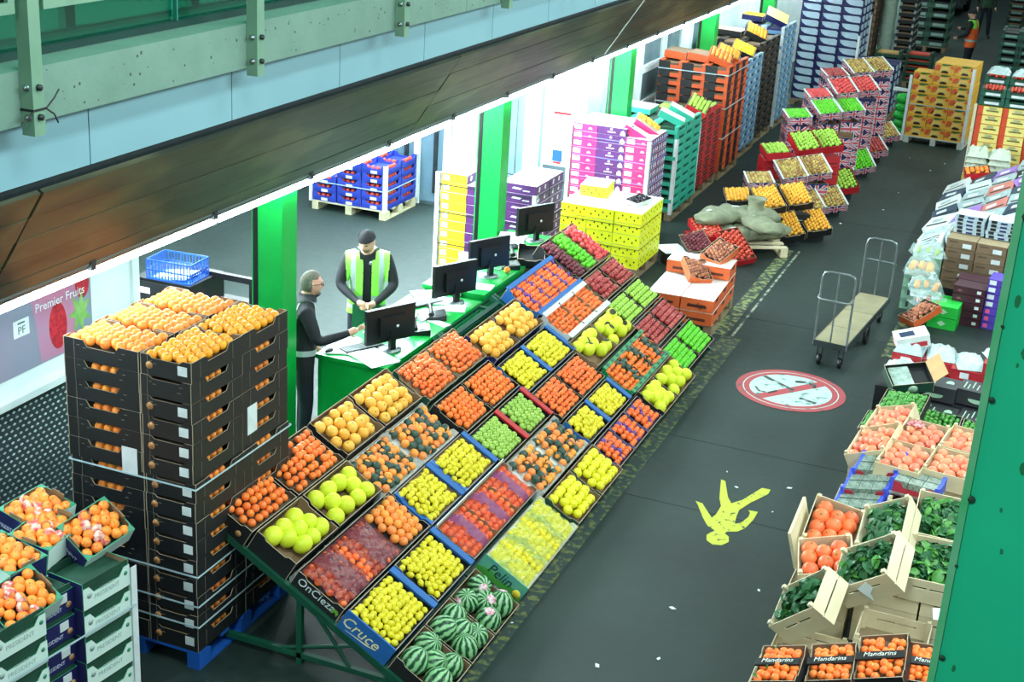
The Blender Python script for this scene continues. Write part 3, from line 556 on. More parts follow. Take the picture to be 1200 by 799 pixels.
def notice(x, z, w, h, m, lab, bar=None):
    o = thing('wall_notice', lab, 'notice', T(x, 20.285, z), None, MB().box(0, w, 0, .012, 0, h).mesh('wall_notice', m))
    if bar: link('coloured_bar', MB().box(.01, w-.01, -.003, 0, bar[0], bar[1]).mesh('coloured_bar', bar[2]), o)
notice(-7.30, .60, .15, .17, mat('sign_blue', (36, 96, 190), .5), 'small blue safety notice on the white wall', (-.035, -.012, red_card))
notice(-7.36, .98, .2, .17, mat('notice_grey', (190, 200, 206), .6), 'grey paper notice above the blue one on the white wall'); notice(-7.33, 1.27, .3, .11, label_white, 'white and red notice highest on the white wall', (.06, .1, red_card))
ws = struct('wall_side', MB().box(-6.95, -6.8, 20.5, 54, 0, 2.76).mesh('wall_side', white_paint), 'white store front along the aisle behind the tall stacks')
for k, (a, b_, z0, z1) in enumerate(((21.1, 21.9, 1.2, 2.35), (22.95, 24.0, 1.75, 2.3), (22.95, 24.0, 1.15, 1.62), (24.3, 25.2, 1.2, 2.35), (26.0, 27.4, 1.2, 2.3))):
    w_ = struct(f'window_{k+2}', MB().box(-6.8, -6.79, a, b_, z0, z1).mesh('window', mat('store_window_glass', (120, 146, 152), .15, (92, 118, 126), 2)), f'small store window in the white front, {NTH[k]} from the green column')
    f = MB(); f.box(-6.8, -6.76, a-.06, b_+.06, z1, z1+.06).box(-6.8, -6.76, a-.06, b_+.06, z0-.06, z0).box(-6.8, -6.76, a-.06, a, z0, z1).box(-6.8, -6.76, b_, b_+.06, z0, z1); link('window_frame', f.mesh('window_frame', white_paint), w_)
struct('wall_end', MB().box(-13, 5, 78, 78.3, 0, 9).mesh('wall_end', mat('dark_end_wall', (40, 52, 54), .8)), 'dark end wall of the hall')
struct('wall_right', MB().box(3.2, 3.4, 6, 78, 0, 9).mesh('wall_right', mat('dull_side_wall', (120, 134, 130), .8)), 'dull wall behind the opposite stalls')
# ------------------------------------------------------------------ the sloping fruit stall
TH = 29.8; P0 = Vector((-5.047, 0, .997)); SD = Vector((math.cos(R(TH)), 0, -math.sin(R(TH)))); SN = Vector((math.sin(R(TH)), 0, math.cos(R(TH))))
def slope_M(s, y, h=0.): return T(P0+SD*s+SN*h+Vector((0, y, 0))) @ RY(TH)
def slat_rack(y0, y1, i):
    o = thing('display_rack', f'green steel sloping display rack under the fruit trays, {NTH[i]} from the near end', 'rack', slope_M(0, 0, 0), 'sloping racks under the stall')
    for y in (y0+.02, y1-.02):
        link('side_rail', MB().box(-.08, 2.06, y-.02, y+.02, -.055, -.004).mesh('side_rail', rack_green), o)
    for s in (.02, .42, .82, 1.22, 1.62, 2.02): link('cross_bar', MB().box(s-.02, s+.02, y0+.04, y1-.04, -.045, -.004).mesh('cross_bar', rack_green), o)
    inv = RY(-TH)
    for y in (y0+.03, y1-.03):
        for s in (.06, .86, 1.9):
            p = P0+SD*s; L = p.z-.045
            link('leg', MB().box(-.02, .02, -.02, .02, 0, L).mesh('leg', rack_green), o, T(s, y, 0) @ inv @ T(0, 0, -p.z))
    for a, b_ in (((.1, y0+.05, -.9), (.9, y0+.05, -.28)),):
        link('brace', MB().tube([(P0.x*0+.0, y0+.06, -.06), (1.55, y0+.06, -.30)], .001, 4).mesh('brace', rack_green), o) if False else None
    ft = MB(); p = P0+SD*.06; q = P0+SD*1.9
    link('foot_bar', MB().box(p.x, q.x, y0+.01, y0+.05, .05, .09).mesh('foot_bar', rack_green), o, inv @ T(-P0.x, 0, -P0.z))
    link('brace', MB().tube([(p.x+.5, y0+.03, .07), (q.x-.35, y0+.03, .30)], .014, 6).tube([(q.x-.5, y0+.03, .07), (p.x+.75, y0+.03, .52)], .014, 6).mesh('brace', rack_green), o, inv @ T(-P0.x, 0, -P0.z))
cols_y = [(7.43, 8.80), (8.82, 10.16), (10.18, 11.42), (11.44, 12.72), (12.74, 14.02), (14.04, 15.1)]
for i, (a, b_) in enumerate(cols_y): slat_rack(a, b_, i)
ST = {  # outer, inner, extra keyword arguments
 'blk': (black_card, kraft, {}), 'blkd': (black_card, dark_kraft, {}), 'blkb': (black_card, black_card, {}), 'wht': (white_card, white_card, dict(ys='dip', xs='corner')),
 'grn': (dkgreen, kraft, dict(xs='wave', ys='dip')), 'navy': (navy_card, kraft, dict(ys='dip')), 'blue': (blue_card, black_card, dict(yfar=blue_card, tend=.055)), 'blue2': (blue_card, kraft, dict(yfar=blue_card, tend=.05, ynear=blue_card)),
 'red': (black_card, black_card, dict(yfar=red_card, tend=.045)), 'bluep': (blue_card, navy_card, dict(xs='flat')), 'whtl': (white_card, kraft, dict(xs='flat')), 'grnp': (green_plastic, kraft, {}),
 'pur': (navy_card, navy_card, dict(ynear=violet_card)), 'krf': (kraft, kraft, dict(xs='corner')), 'redc': (red_card, dark_kraft, dict(xs='corner')), 'lk': (dkgreen, kraft, dict(xs='corner', yfar=green_plastic))}
TIER = ['top row', 'second row', 'third row', 'fourth row', 'bottom row']
def stall_crate(ci, tier, s0, s1, y0, y1, h, style, kind, fr, cr_desc, fruit_desc, zf=None, fills=None, name='fruit_crate', divs=0, h0=0., **fk):
    w, d = s1-s0-.008, y1-y0-.008; outer, inner, kw = ST[style]; me, m, r, zs = KIND[kind]
    zc = zf if zf is not None else h-r*.55
    ps = crate_parts(style+str(h)+kind+str(divs), w, d, h, outer, inner, max(.008, zc-r*.9), divs=divs, **kw)
    M = slope_M((s0+s1)/2, (y0+y1)/2, h0); pos = f'stall {TIER[tier]}, {NTH[ci]} along'
    o = thing(name, f'{cr_desc}, {pos}', 'crate', M, 'fruit crates on the sloping stall'); inst(ps, o)
    if 'tend' in kw:
        link('end_flap', MB().box(-w/2, w/2, d/2-.062, d/2+.004, h-.004, h+.012).mesh('end_flap', kw['yfar']), o)
    ins = .065 if 'tend' in kw else 0
    if fr: fill(M @ T(0, -ins/2, 0), w-.045, d-.045-ins, zc, kind, f'{fruit_desc} in the crate, {pos}', f'{fruit_desc} {tier}-{ci}', **fk)
    return o, M, w, d
def cell(c): return c
sc_ = stall_crate
# first block (nearest end)
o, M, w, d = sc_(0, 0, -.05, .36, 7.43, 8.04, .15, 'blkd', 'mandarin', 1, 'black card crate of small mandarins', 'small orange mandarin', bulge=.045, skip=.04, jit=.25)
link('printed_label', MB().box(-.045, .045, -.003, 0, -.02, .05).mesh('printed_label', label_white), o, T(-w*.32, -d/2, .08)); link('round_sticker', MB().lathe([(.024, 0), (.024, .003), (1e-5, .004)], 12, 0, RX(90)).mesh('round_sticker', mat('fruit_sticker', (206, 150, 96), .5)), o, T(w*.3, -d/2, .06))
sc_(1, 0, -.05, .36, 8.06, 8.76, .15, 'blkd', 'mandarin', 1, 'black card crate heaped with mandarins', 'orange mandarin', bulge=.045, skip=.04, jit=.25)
ring = lambda i, j: ('ring_sticker', RING) if (i*3+j) % 2 else None
sc_(0, 1, .37, .735, 7.45, 8.05, .17, 'blk', 'melon', 1, 'black and brown crate of yellow melons', 'round yellow green melon', zf=.13, rows=(3, 4), jit=.12, bulge=.03, skip=.08)
sc_(1, 1, .37, .735, 8.07, 8.74, .17, 'blk', 'melon', 1, 'brown crate of large yellow melons', 'big pale yellow melon', zf=.13, rows=(3, 4), jit=.12, bulge=.03, skip=.08)
ocM = sc_(0, 2, .76, 1.185, 7.46, 8.83, .13, 'blkb', 'tangerine', 0, 'long black crate of bagged red tangerines with white lettering', '')
o, M, w, d = ocM
link('lettering', text('OnCieza', .092, label_white, shear=.08), o, T(-.01, -d/2-.002, .068) @ UP_FRONT); link('leaf_emblem', MB().prism([(-.02, 0), (0, .03), (.02, 0), (.03, .03), (.015, .05), (-.015, .05), (-.03, .03)], .002).mesh('leaf_emblem', mat('emblem_green', (110, 170, 60), .5)), o, T(.165, -d/2-.003, .03))
fill(M @ T(0, -.22, 0), w-.04, d*.66-.04, .10, 'tangerine', 'glossy red orange tangerine bagged in the long black crate', 'bagged tangerines in the black crate', bulge=.03, gap=1.02, jit=.25)
fill(M @ T(0, .47, 0), w-.04, d*.33-.04, .10, 'navel_orange', 'loose deep orange fruit at the far end of the long black crate', 'loose oranges in the black crate', bulge=.03, gap=1.02)
o, M, w, d = sc_(0, 3, 1.20, 1.63, 7.45, 8.14, .14, 'blue', 'lemon', 1, 'blue crate of lemons with white lettering', 'ripe yellow lemon', bulge=.045, jit=.3, tumble='lay', gap=.94)
link('name_board', MB().prism([(-w/2, -.01), (w/2, -.01), (w/2, .17), (-w/2, .17)], .012).mesh('name_board', blue_card), o, T(0, -d/2-.014, 0)); link('lettering', text('Cruce', .125, mat('cream_print', (250, 240, 180), .5), shear=.25), o, T(-.05, -d/2-.016, .085) @ UP_FRONT)
link('underline_print', MB().prism([(-.12, 0), (.06, .02), (.13, .03), (.06, .01)], .002).mesh('underline_print', MATS['cream_print']), o, T(-.03, -d/2-.0165, .02))
sc_(1, 3, 1.20, 1.62, 8.17, 8.82, .14, 'blue', 'lemon', 1, 'blue edged crate of lemons', 'plump yellow lemon', bulge=.045, jit=.3, tumble='lay', gap=.94)
stk = lambda i, j: ('round_sticker', WSTK)
for k, (a, b_) in enumerate(((7.45, 7.90), (7.91, 8.32), (8.33, 8.80))):
    o, M, w, d = sc_(k, 4, 1.65, 2.09, a, b_, .12, 'blk', 'watermelon', 0, 'brown card box of striped watermelons', '')
    fill(M, w-.03, d-.03, .085, 'watermelon', f'striped green watermelon in the {NTH[k]} brown box from the near end'+(', with a round sticker' if k == 2 else ''), f'watermelons in box {k}', rows=(3, 2), jit=.06, bulge=.01, extra=(lambda i, j: ('round_sticker', WSTK)) if k == 2 else None, tumble=True)
# second block
for k, (a, b_) in enumerate(((8.79, 9.41), (9.43, 10.1))): sc_(2+k, 0, -.05, .36, a, b_, .17, 'blk', 'grapefruit', 1, 'black crate of big golden grapefruit', 'big golden grapefruit', zf=.13, bulge=.05, jit=.15, gap=1.06)
wg = lambda i, j: 'g' if (i+2*j) % 3 == 0 or (j % 4 == 1 and i % 2) else None
for k, (a, b_) in enumerate(((8.76, 9.41), (9.43, 10.12))): sc_(2+k, 1, .37, .79, a, b_, .12, 'wht', 'navel_orange', 1, 'white tray of oranges, some in dark green wrappers', 'navel orange', bulge=.03, jit=.2, wrap=wg, gap=1.0)
for k, (a, b_) in enumerate(((8.85, 9.47), (9.49, 10.16))): sc_(2+k, 2, .80, 1.19, a, b_, .13, 'blue2', 'lemon', 1, 'blue crate tightly filled with small lemons', 'small yellow lemon', bulge=.035, jit=.3, tumble='lay', gap=.96)
o, M, w, d = sc_(2, 3, 1.22, 1.61, 8.86, 10.2, .13, 'navy', 'tangerine', 0, 'long white and navy crate of red netted tangerines', '', divs=2)
fill(M, w-.04, d-.04, .10, 'tangerine', 'tangerine in red net in the long navy crate', 'netted tangerines in the navy crate', budget=False, bulge=.025, gap=1.02, jit=.25)
bagM = M; bagw, bagd = w, d
link('white_edge_board', MB().box(-w/2-.014, -w/2-.004, -d/2, d/2, 0, .15).mesh('white_edge_board', white_card), o)
o, M, w, d = sc_(2, 4, 1.64, 2.07, 8.84, 10.14, .14, 'wht', 'lemon', 0, 'long white crate of bagged lemons with a green lettered end', '')
fill(M, w-.04, d-.04, .11, 'lemon', 'lemon in clear bag in the long white crate', 'bagged lemons in the white crate', budget=False, bulge=.03, jit=.3, tumble='lay', gap=.96)
pelM = M
pg = mat('green_blue_print', (96, 170, 120), .5, (60, 130, 150), 9); NBM = T(0, -d/2-.014, .095) @ RX(-8)
link('name_board', MB().prism([(-w/2, 0), (w/2, 0), (w/2, .15), (-w/2, .15)], .01).mesh('name_board', pg), o, NBM @ T(0, .0, 0))
link('hill_print', MB().prism([(-w/2, .0), (w/2, 0), (w/2, .05), (.1, .07), (0, .045), (-.1, .075), (-w/2, .04)], .002).mesh('hill_print', mat('hill_green_print', (70, 150, 60), .5)), o, NBM @ T(0, -.002, 0)); link('sun_print', MB().lathe([(.035, 0), (.035, .002), (1e-5, .002)], 14, 0, RX(90)).mesh('sun_print', mat('sun_yellow_print', (240, 214, 60), .5)), o, NBM @ T(w*.38, -.001, .05))
link('lettering', text('Pelin', .115, mat('deep_green_ink', (16, 60, 44), .5), shear=.2), o, NBM @ T(-.02, -.004, .085) @ UP_FRONT)
def bag_film(M, w, y0, y1, z, name, label, m, band_m, group, band=(.35, .62), amp=.012):
    nx, ny = 12, 12; b = MB(); bb = MB(); vs = []
    for i in range(nx+1):
        for j in range(ny+1):
            u, v = i/nx, j/ny; e = min(u, 1-u, v, 1-v); vs.append(((u-.5)*w, y0+(y1-y0)*v, z+.035*min(1, e*6)+amp*math.sin(u*19+v*3)*math.sin(v*17+u*2)))
    fs = []; fb = []
    for i in range(nx):
        for j in range(ny):
            q = (i*(ny+1)+j, (i+1)*(ny+1)+j, (i+1)*(ny+1)+j+1, i*(ny+1)+j+1); v = (j+.5)/ny+.03*math.sin(i)
            (fb if band[0] < v < band[1] else fs).append(q)
    b.add(vs, fs, 0, None, True); bb.add(vs, fb, 0, None, True)
    o = thing(name, label, 'bag', M, group); link('film', b.mesh('film', m), o); link('printed_band', bb.mesh('printed_band', band_m), o); return o
redfilm = mat('red_net_film', (232, 60, 50), .3, (240, 90, 70), 90, .2, alpha=.33); purband = mat('purple_printed_net', (120, 50, 110), .35, (150, 80, 130), 120, .2, alpha=.75)
dkred = mat('dark_red_printed_film', (110, 26, 44), .25, (170, 60, 60), 60, .2, alpha=.45); grpband = mat('grape_purple_band', (84, 30, 60), .3, (140, 70, 80), 40, .3, alpha=.72)
yfilm = mat('yellow_green_film', (214, 226, 70), .2, (230, 236, 130), 60, .3, alpha=.38); gband = mat('green_printed_band', (120, 150, 60), .3, (190, 205, 110), 30, .4, alpha=.78)
o, M, w, d = ocM
for k in range(2): bag_film(M, w-.03, -d/2+.03+k*.45, -d/2+.46+k*.45, .125, 'fruit_bag', f'dark red printed film bag of tangerines, {NTH[k]} from the near end of the black crate', dkred, grpband, 'film bags in the black crate', (.3, .8))
for k in range(3): bag_film(bagM, bagw-.03, -bagd/2+.03+k*.43, -bagd/2+.44+k*.43, .12, 'fruit_bag', f'red net bag with purple band, {NTH[k]} from the near end of the navy crate', redfilm, purband, 'net bags in the navy crate', (.36, .66))
for k in range(3): bag_film(pelM, .39, -.63+k*.42, -.22+k*.42, .13, 'fruit_bag', f'yellow film bag of lemons, {NTH[k]} from the lettered end of the white crate', yfilm, gband, 'lemon bags in the white crate', (.2, .38))
# third block
o, M, w, d = sc_(4, 0, 0, .42, 10.19, 10.80, .14, 'grn', 'clementine', 1, 'green edged card crate of tiny clementines', 'tiny orange clementine', bulge=.05, jit=.3, divs=1, gap=1.08)
sc_(5, 0, 0, .42, 10.81, 11.42, .14, 'grn', 'clementine', 1, 'green edged card crate of small clementines', 'small bright clementine', bulge=.05, jit=.3, divs=1, gap=1.08)
for k, (a, b_) in enumerate(((10.19, 10.75), (10.77, 11.39))): sc_(4+k, 1, .45, .835, a, b_, .13, 'blkb', 'mandarin', 1, 'black crate of mandarins in rows', 'deep orange mandarin', bulge=.02, gap=1.12)
for k, (a, b_) in enumerate(((10.18, 10.80), (10.82, 11.40))): sc_(4+k, 2, .85, 1.235, a, b_, .12, 'red', 'green_apple', 1, 'black tray of green apples with a red end', 'pale green apple', bulge=.015, jit=.08, flat=True)
for k, (a, b_) in enumerate(((10.22, 10.75), (10.77, 11.38))): sc_(4+k, 3, 1.25, 1.67, a, b_, .12, 'wht', 'navel_orange', 1, 'white tray of mixed oranges in dark wrappers', 'navel orange', bulge=.03, jit=.2, wrap=wg, gap=1.04)
for k, (a, b_) in enumerate(((10.16, 10.74), (10.76, 11.36))): sc_(4+k, 4, 1.69, 2.06, a, b_, .15, 'lk', 'yellow_grapefruit', 1, 'card crate of yellow grapefruit with green corners', 'bright yellow grapefruit', bulge=.045, jit=.15)
# fourth block
for k, (a, b_) in enumerate(((11.45, 12.04), (12.06, 12.68))): sc_(6+k, 0, .13, .52, a, b_, .15, 'navy', 'grapefruit', 1, 'navy and white crate of orange grapefruit', 'orange gold grapefruit', zf=.115, bulge=.04, jit=.12)
for k, (a, b_) in enumerate(((11.41, 12.02), (12.04, 12.68))): sc_(6+k, 1, .55, .94, a, b_, .13, 'blue', 'lemon', 1, 'blue ended crate of lemons', 'bright lemon', bulge=.03, jit=.3, tumble='lay', gap=.96)
for k, (a, b_) in enumerate(((11.41, 11.97), (11.99, 12.62))): sc_(6+k, 2, .96, 1.345, a, b_, .13, 'blkb', 'clementine', 1, 'black crate of clementines', 'little red orange clementine', bulge=.03, jit=.25, gap=1.08)
for k, (a, b_) in enumerate(((11.4, 11.98), (12.0, 12.62))): sc_(6+k, 3, 1.36, 1.68, a, b_, .13, 'blue', 'lemon', 1, 'blue crate of small shiny lemons', 'shiny lemon', bulge=.03, jit=.3, tumble='lay', gap=.96)
wp = lambda i, j: 'p' if j % 5 == 2 else None
for k, (a, b_) in enumerate(((11.39, 11.82), (11.84, 12.27), (12.29, 12.72))): sc_(6+k, 4, 1.70, 2.03, a, b_, .13, 'pur', 'tangerine', 1, 'small navy box of tangerines with purple paper', 'tangerine beside purple paper', bulge=.02, wrap=wp)
# fifth block
o, M, w, d = sc_(8, 0, 0, .43, 12.74, 14.02, .14, 'bluep', 'tangerine', 0, 'long blue plastic crate of tangerines and purple wrapped fruit', '')
fill(M, w-.03, d-.03, .11, 'tangerine', 'tangerine among purple wrapped ones in the long blue crate', 'tangerines in the blue crate', wrap=lambda i, j: 'p' if j % 4 == 2 else None, bulge=.02, budget=True)
for s in (-1, 1):
    link('blue_ledge', MB().box(-.025, .025, -d/2, d/2, 0, .012).mesh('blue_ledge', blue_card), o, T(s*(w/2-.008), 0, .14))
    for k in range(7): link('side_slot', MB().box(-.002, .002, -.05, .05, -.012, .012).mesh('side_slot', navy_card), o, T(s*(w/2+.002), -d/2+.1+k*.18, .1))
o, M, w, d = sc_(8, 1, .45, .82, 12.78, 14.02, .14, 'whtl', 'clementine', 0, 'long white crate of clementines in three bays', '', divs=2)
fill(M, w-.03, d-.03, .105, 'clementine', 'clementine in the long white crate', 'clementines in the white crate', bulge=.03, jit=.3, gap=1.06)
for s in (-1, 1): link('white_ledge', MB().box(-.03, .03, -d/2, d/2, 0, .012).mesh('white_ledge', white_card), o, T(s*(w/2-.012), 0, .14))
for k, (a, b_) in enumerate(((12.64, 13.26), (13.28, 13.9))): sc_(8+k, 2, .84, 1.225, a, b_, .16, 'krf', 'melon', 1, 'brown crate of yellow melons with dark ring stickers', 'ringed yellow melon', zf=.12, rows=(3, 4), bulge=.03, jit=.12, extra=ring, skip=.15)
o, M, w, d = sc_(8, 3, 1.27, 1.665, 12.7, 13.98, .13, 'grnp', 'mandarin', 0, 'long green plastic crate of small mandarins with dark wrappers', '', divs=2)
fill(M, w-.03, d-.03, .105, 'mandarin', 'small mandarin in the long green plastic crate', 'mandarins in the green crate', bulge=.03, jit=.3, wrap=lambda i, j: 'g' if (j//2) % 3 == 2 else None, skip=.08)
for s in (-1, 1):
    link('green_rim', MB().box(-.022, .022, -d/2, d/2, 0, .02).mesh('green_rim', green_plastic), o, T(s*(w/2-.01), 0, .13))
    for k in range(8): link('rim_slot', MB().box(-.014, .014, -.03, .03, 0, .003).mesh('rim_slot', rack_green), o, T(s*(w/2-.01), -d/2+.1+k*.155, .15))
for k, (a, b_) in enumerate(((12.74, 13.22), (13.24, 13.9))): sc_(9+k, 4, 1.68, 2.04, a, b_, .16, 'blk', 'melon', 1, 'brown and black crate of yellow melons', 'pale yellow melon', zf=.12, rows=(3, 3), bulge=.03, jit=.12)
# sixth block (far end)
for k, (a, b_, kind, desc, st) in enumerate(((14.04, 14.34, 'plum', 'dark plum', 'blkb'), (14.36, 14.72, 'bright_apple', 'green cooking apple', 'blk'), (14.74, 15.12, 'pink_apple', 'rosy pink apple', 'krf'))):
    sc_(10+k, 0, -.19, .40, a, b_, .14, st, kind, 1, f'narrow crate of {desc}s', desc, bulge=.03, jit=.2)
for k, (a, b_) in enumerate(((14.05, 14.56), (14.60, 15.1))): sc_(10+k, 1, .42, .775, a, b_, .13, 'blk', 'red_apple', 1, 'black crate of dark red apples', 'dark red apple', bulge=.03, jit=.2)
for k, (a, b_) in enumerate(((13.96, 14.52), (14.54, 15.1))): sc_(10+k, 2, .795, 1.15, a, b_, .12, 'blkb', 'lime_apple', 1, 'black tray of yellow green apples', 'yellow green apple', bulge=.01, jit=.06, flat=True)
for k, (a, b_) in enumerate(((13.98, 14.52), (14.54, 15.1))): sc_(10+k, 3, 1.17, 1.53, a, b_, .12, 'blkb', 'red_apple', 1, 'black tray of pale red apples', 'pale red striped apple', bulge=.01, jit=.06, flat=True)
for k, (a, b_) in enumerate(((13.9, 14.46), (14.48, 15.08))): sc_(11+k, 4, 1.56, 1.94, a, b_, .12, 'blkb', 'bright_apple', 1, 'black tray of vivid green apples', 'vivid green apple', bulge=.01, jit=.06, flat=True)
# dark box at the head of the far end and packing under the low edge
bx = thing('fruit_crate', 'small black tilted box of dark fruit at the head of the stall', 'crate', T(-5.22, 14.05, 1.02) @ RZ(20) @ RX(18)); inst(crate_parts('smallblk', .3, .3, .12, black_card, black_card, .05), bx)
for i, y in enumerate((8.4, 9.6, 10.8, 12.0, 13.3, 14.6)):
    o = thing('prop_crate', f'dark green upturned crate propping the low edge of the stall, {NTH[i]} from the near end', 'crate', T(-3.52, y, 0), 'crates propping the stall'); inst(crate_parts('prop', .24, .5, .12, rack_green, rack_green, .01, xs='notch'), o)

# ------------------------------------------------------------------ sales counters, screens and papers
def counter(x0, x1, y0, y1, z, lab):
    o = thing('sales_counter', lab, 'counter')
    link('worktop', MB().box(x0-.02, x1+.02, y0-.02, y1+.02, z-.04, z).mesh('worktop', green_paint), o)
    link('front_panel', MB().box(x1-.02, x1, y0, y1, .08, z-.04).mesh('front_panel', green_paint), o); link('end_panel', MB().box(x0, x1-.02, y0, y0+.02, .16, z-.04).mesh('end_panel', green_paint), o); link('end_panel', MB().box(x0, x1-.02, y1-.02, y1, .16, z-.04).mesh('end_panel', green_paint), o)
    for x in (x0+.03, x1-.05):
        for y in (y0+.03, y1-.03): link('leg', MB().box(x-.025, x+.025, y-.025, y+.025, 0, z-.04).mesh('leg', green_paint), o)
    link('back_shelf', MB().box(x0+.05, x1-.03, y0+.03, y1-.03, .4, .43).mesh('back_shelf', green_paint), o); return o
counter(-5.93, -5.24, 10.58, 12.66, .95, 'green sales counter nearer the two men, with one end facing the grapefruit'); counter(-5.90, -5.24, 12.76, 15.1, 1.0, 'green sales counter farther along, beside the green column')
def monitor(x, y, z, rz, lab):
    o = thing('monitor', lab, 'screen', T(x, y, z) @ RZ(rz), 'screens on the counters')
    link('screen_back', MB().box(-.27, .27, -.02, .02, .09, .42).box(-.14, .14, -.05, -.02, .14, .34).mesh('screen_back', black_plastic), o); link('screen_glass', MB().box(-.255, .255, .02, .022, .105, .405).mesh('screen_glass', mat('screen_glass', (40, 52, 60), .15)), o)
    link('stand', MB().box(-.03, .03, -.06, -.02, .01, .2).mesh('stand', black_plastic), o); link('stand_foot', MB().lathe([(.11, 0), (.11, .012), (.02, .022)], 16).mesh('stand_foot', steel), o); link('maker_dot', MB().lathe([(.015, 0), (.015, .002), (1e-5, .002)], 10, 0, RX(90)).mesh('maker_dot', label_white), o, T(.05, -.052, .24))
def keyboard(x, y, z, rz, lab):
    o = thing('keyboard', lab, 'keyboard', T(x, y, z) @ RZ(rz), 'keyboards on the counters'); link('body', MB().box(-.21, .21, -.075, .075, 0, .018).mesh('body', black_plastic), o)
    k = MB()
    for i in range(14):
        for j in range(5): k.box(-.2+i*.029, -.176+i*.029, -.065+j*.027, -.043+j*.027, .018, .023)
    tag(link('key', k.mesh('key', dark_steel), o), None, None, None, 'stuff')
def phone(x, y, z, rz, lab):
    o = thing('desk_phone', lab, 'phone', T(x, y, z) @ RZ(rz), 'phones on the counters'); link('body', MB().prism([(-.1, 0), (.1, 0), (.1, .06), (-.1, .03)], .2, 0, T(0, -.1, 0)).mesh('body', black_plastic), o)
    link('handset', MB().tube([(-.05, -.11, .07), (-.05, -.07, .095), (-.05, .07, .1), (-.05, .11, .08)], [.03, .02, .02, .03], 8).mesh('handset', black_plastic), o); link('cord', MB().tube([(-.05, -.11, .06), (-.13, -.15, .01), (-.2, -.05, .01), (-.16, .1, .01)], .007, 5).mesh('cord', black_plastic), o)
    link('keypad', MB().box(0, .08, -.07, .05, .045, .05, 0, RY(-6)).mesh('keypad', dark_steel), o)
def sheet(x, y, z, rz, w, d, lab, n=1):
    b = MB()
    for k in range(n): b.box(-w/2, w/2, -d/2, d/2, k*.004, k*.004+.003, 0, RZ(k*5))
    thing('paper_sheet', lab, 'paper', T(x, y, z) @ RZ(rz), 'papers on the counters', b.mesh('paper_sheet', paper))
monitor(-5.42, 11.0, .95, 62, 'black flat screen nearest the grapefruit crates'); monitor(-5.46, 12.52, .95, 62, 'black flat screen on the far end of the nearer counter'); monitor(-5.44, 13.35, 1.0, 62, 'black flat screen on the near end of the farther counter'); monitor(-5.5, 14.85, 1.0, 62, 'black flat screen farthest along by the plums')
keyboard(-5.66, 10.9, .95, 62, 'black keyboard nearest the man in the dark coat'); keyboard(-5.7, 12.3, .95, 62, 'black keyboard in front of the man in the vest'); keyboard(-5.66, 14.35, 1.0, 62, 'black keyboard on the farther counter')
phone(-5.38, 11.55, .95, 30, 'black desk phone between the first two screens'); phone(-5.42, 12.0, .95, 30, 'black desk phone beside the middle of the nearer counter'); phone(-5.42, 14.1, 1.0, 30, 'black desk phone on the farther counter'); phone(-5.35, 13.75, 1.0, 30, 'black desk phone next to the loose orange')
for a in ((-5.82, 10.85, .953, 20, .3, .42, 'white paper pile at the near end of the counter', 3), (-5.48, 10.75, .953, 60, .3, .5, 'white sheets under the nearest screen', 2), (-5.75, 11.42, .953, 10, .22, .3, 'single white sheet before the vest man', 1), (-5.4, 11.9, .953, 70, .1, .4, 'white strip of paper by the phones', 1), (-5.72, 12.5, .953, 30, .32, .42, 'white paper pile beside the second keyboard', 3), (-5.36, 12.35, .953, 20, .2, .22, 'small white note by the second screen', 1),
          (-5.78, 13.1, 1.003, 15, .3, .44, 'white sheets on the near end of the farther counter', 3), (-5.78, 13.75, 1.003, 10, .32, .5, 'big white sheet pile on the farther counter', 4), (-5.74, 14.75, 1.003, 8, .3, .5, 'white papers at the column end of the counter', 3), (-5.33, 12.98, 1.003, 8, .2, .2, 'white note beside the third screen', 1)): sheet(*a)
thing('computer_mouse', 'black computer mouse on the near corner of the counter', 'mouse', T(-5.86, 10.66, .95), None, MB().lathe([(.03, 0), (.034, .01), (.026, .03), (1e-5, .036)], 12, 0, Matrix.Diagonal((1, 1.6, 1, 1))).mesh('computer_mouse', black_plastic))
thing('orange', 'single loose orange lying on the green counter edge', 'orange', T(-5.3, 13.55, 1.035), None, KIND['orange'][0])
cup = thing('drinking_cup', 'small white cup beside the second screen', 'cup', T(-5.5, 12.72, .95), None, MB().lathe([(.028, 0), (.036, .1), (.033, .1), (.026, .008), (1e-5, .008)], 14).mesh('drinking_cup', paper))
thing('desk_mat', 'dark pad lying on the counter by the clasped hands', 'mat', T(-5.86, 11.7, .951) @ RZ(8), None, MB().box(-.07, .07, -.28, .28, 0, .004).mesh('desk_mat', mat('dark_green_pad', (14, 60, 34), .6)))
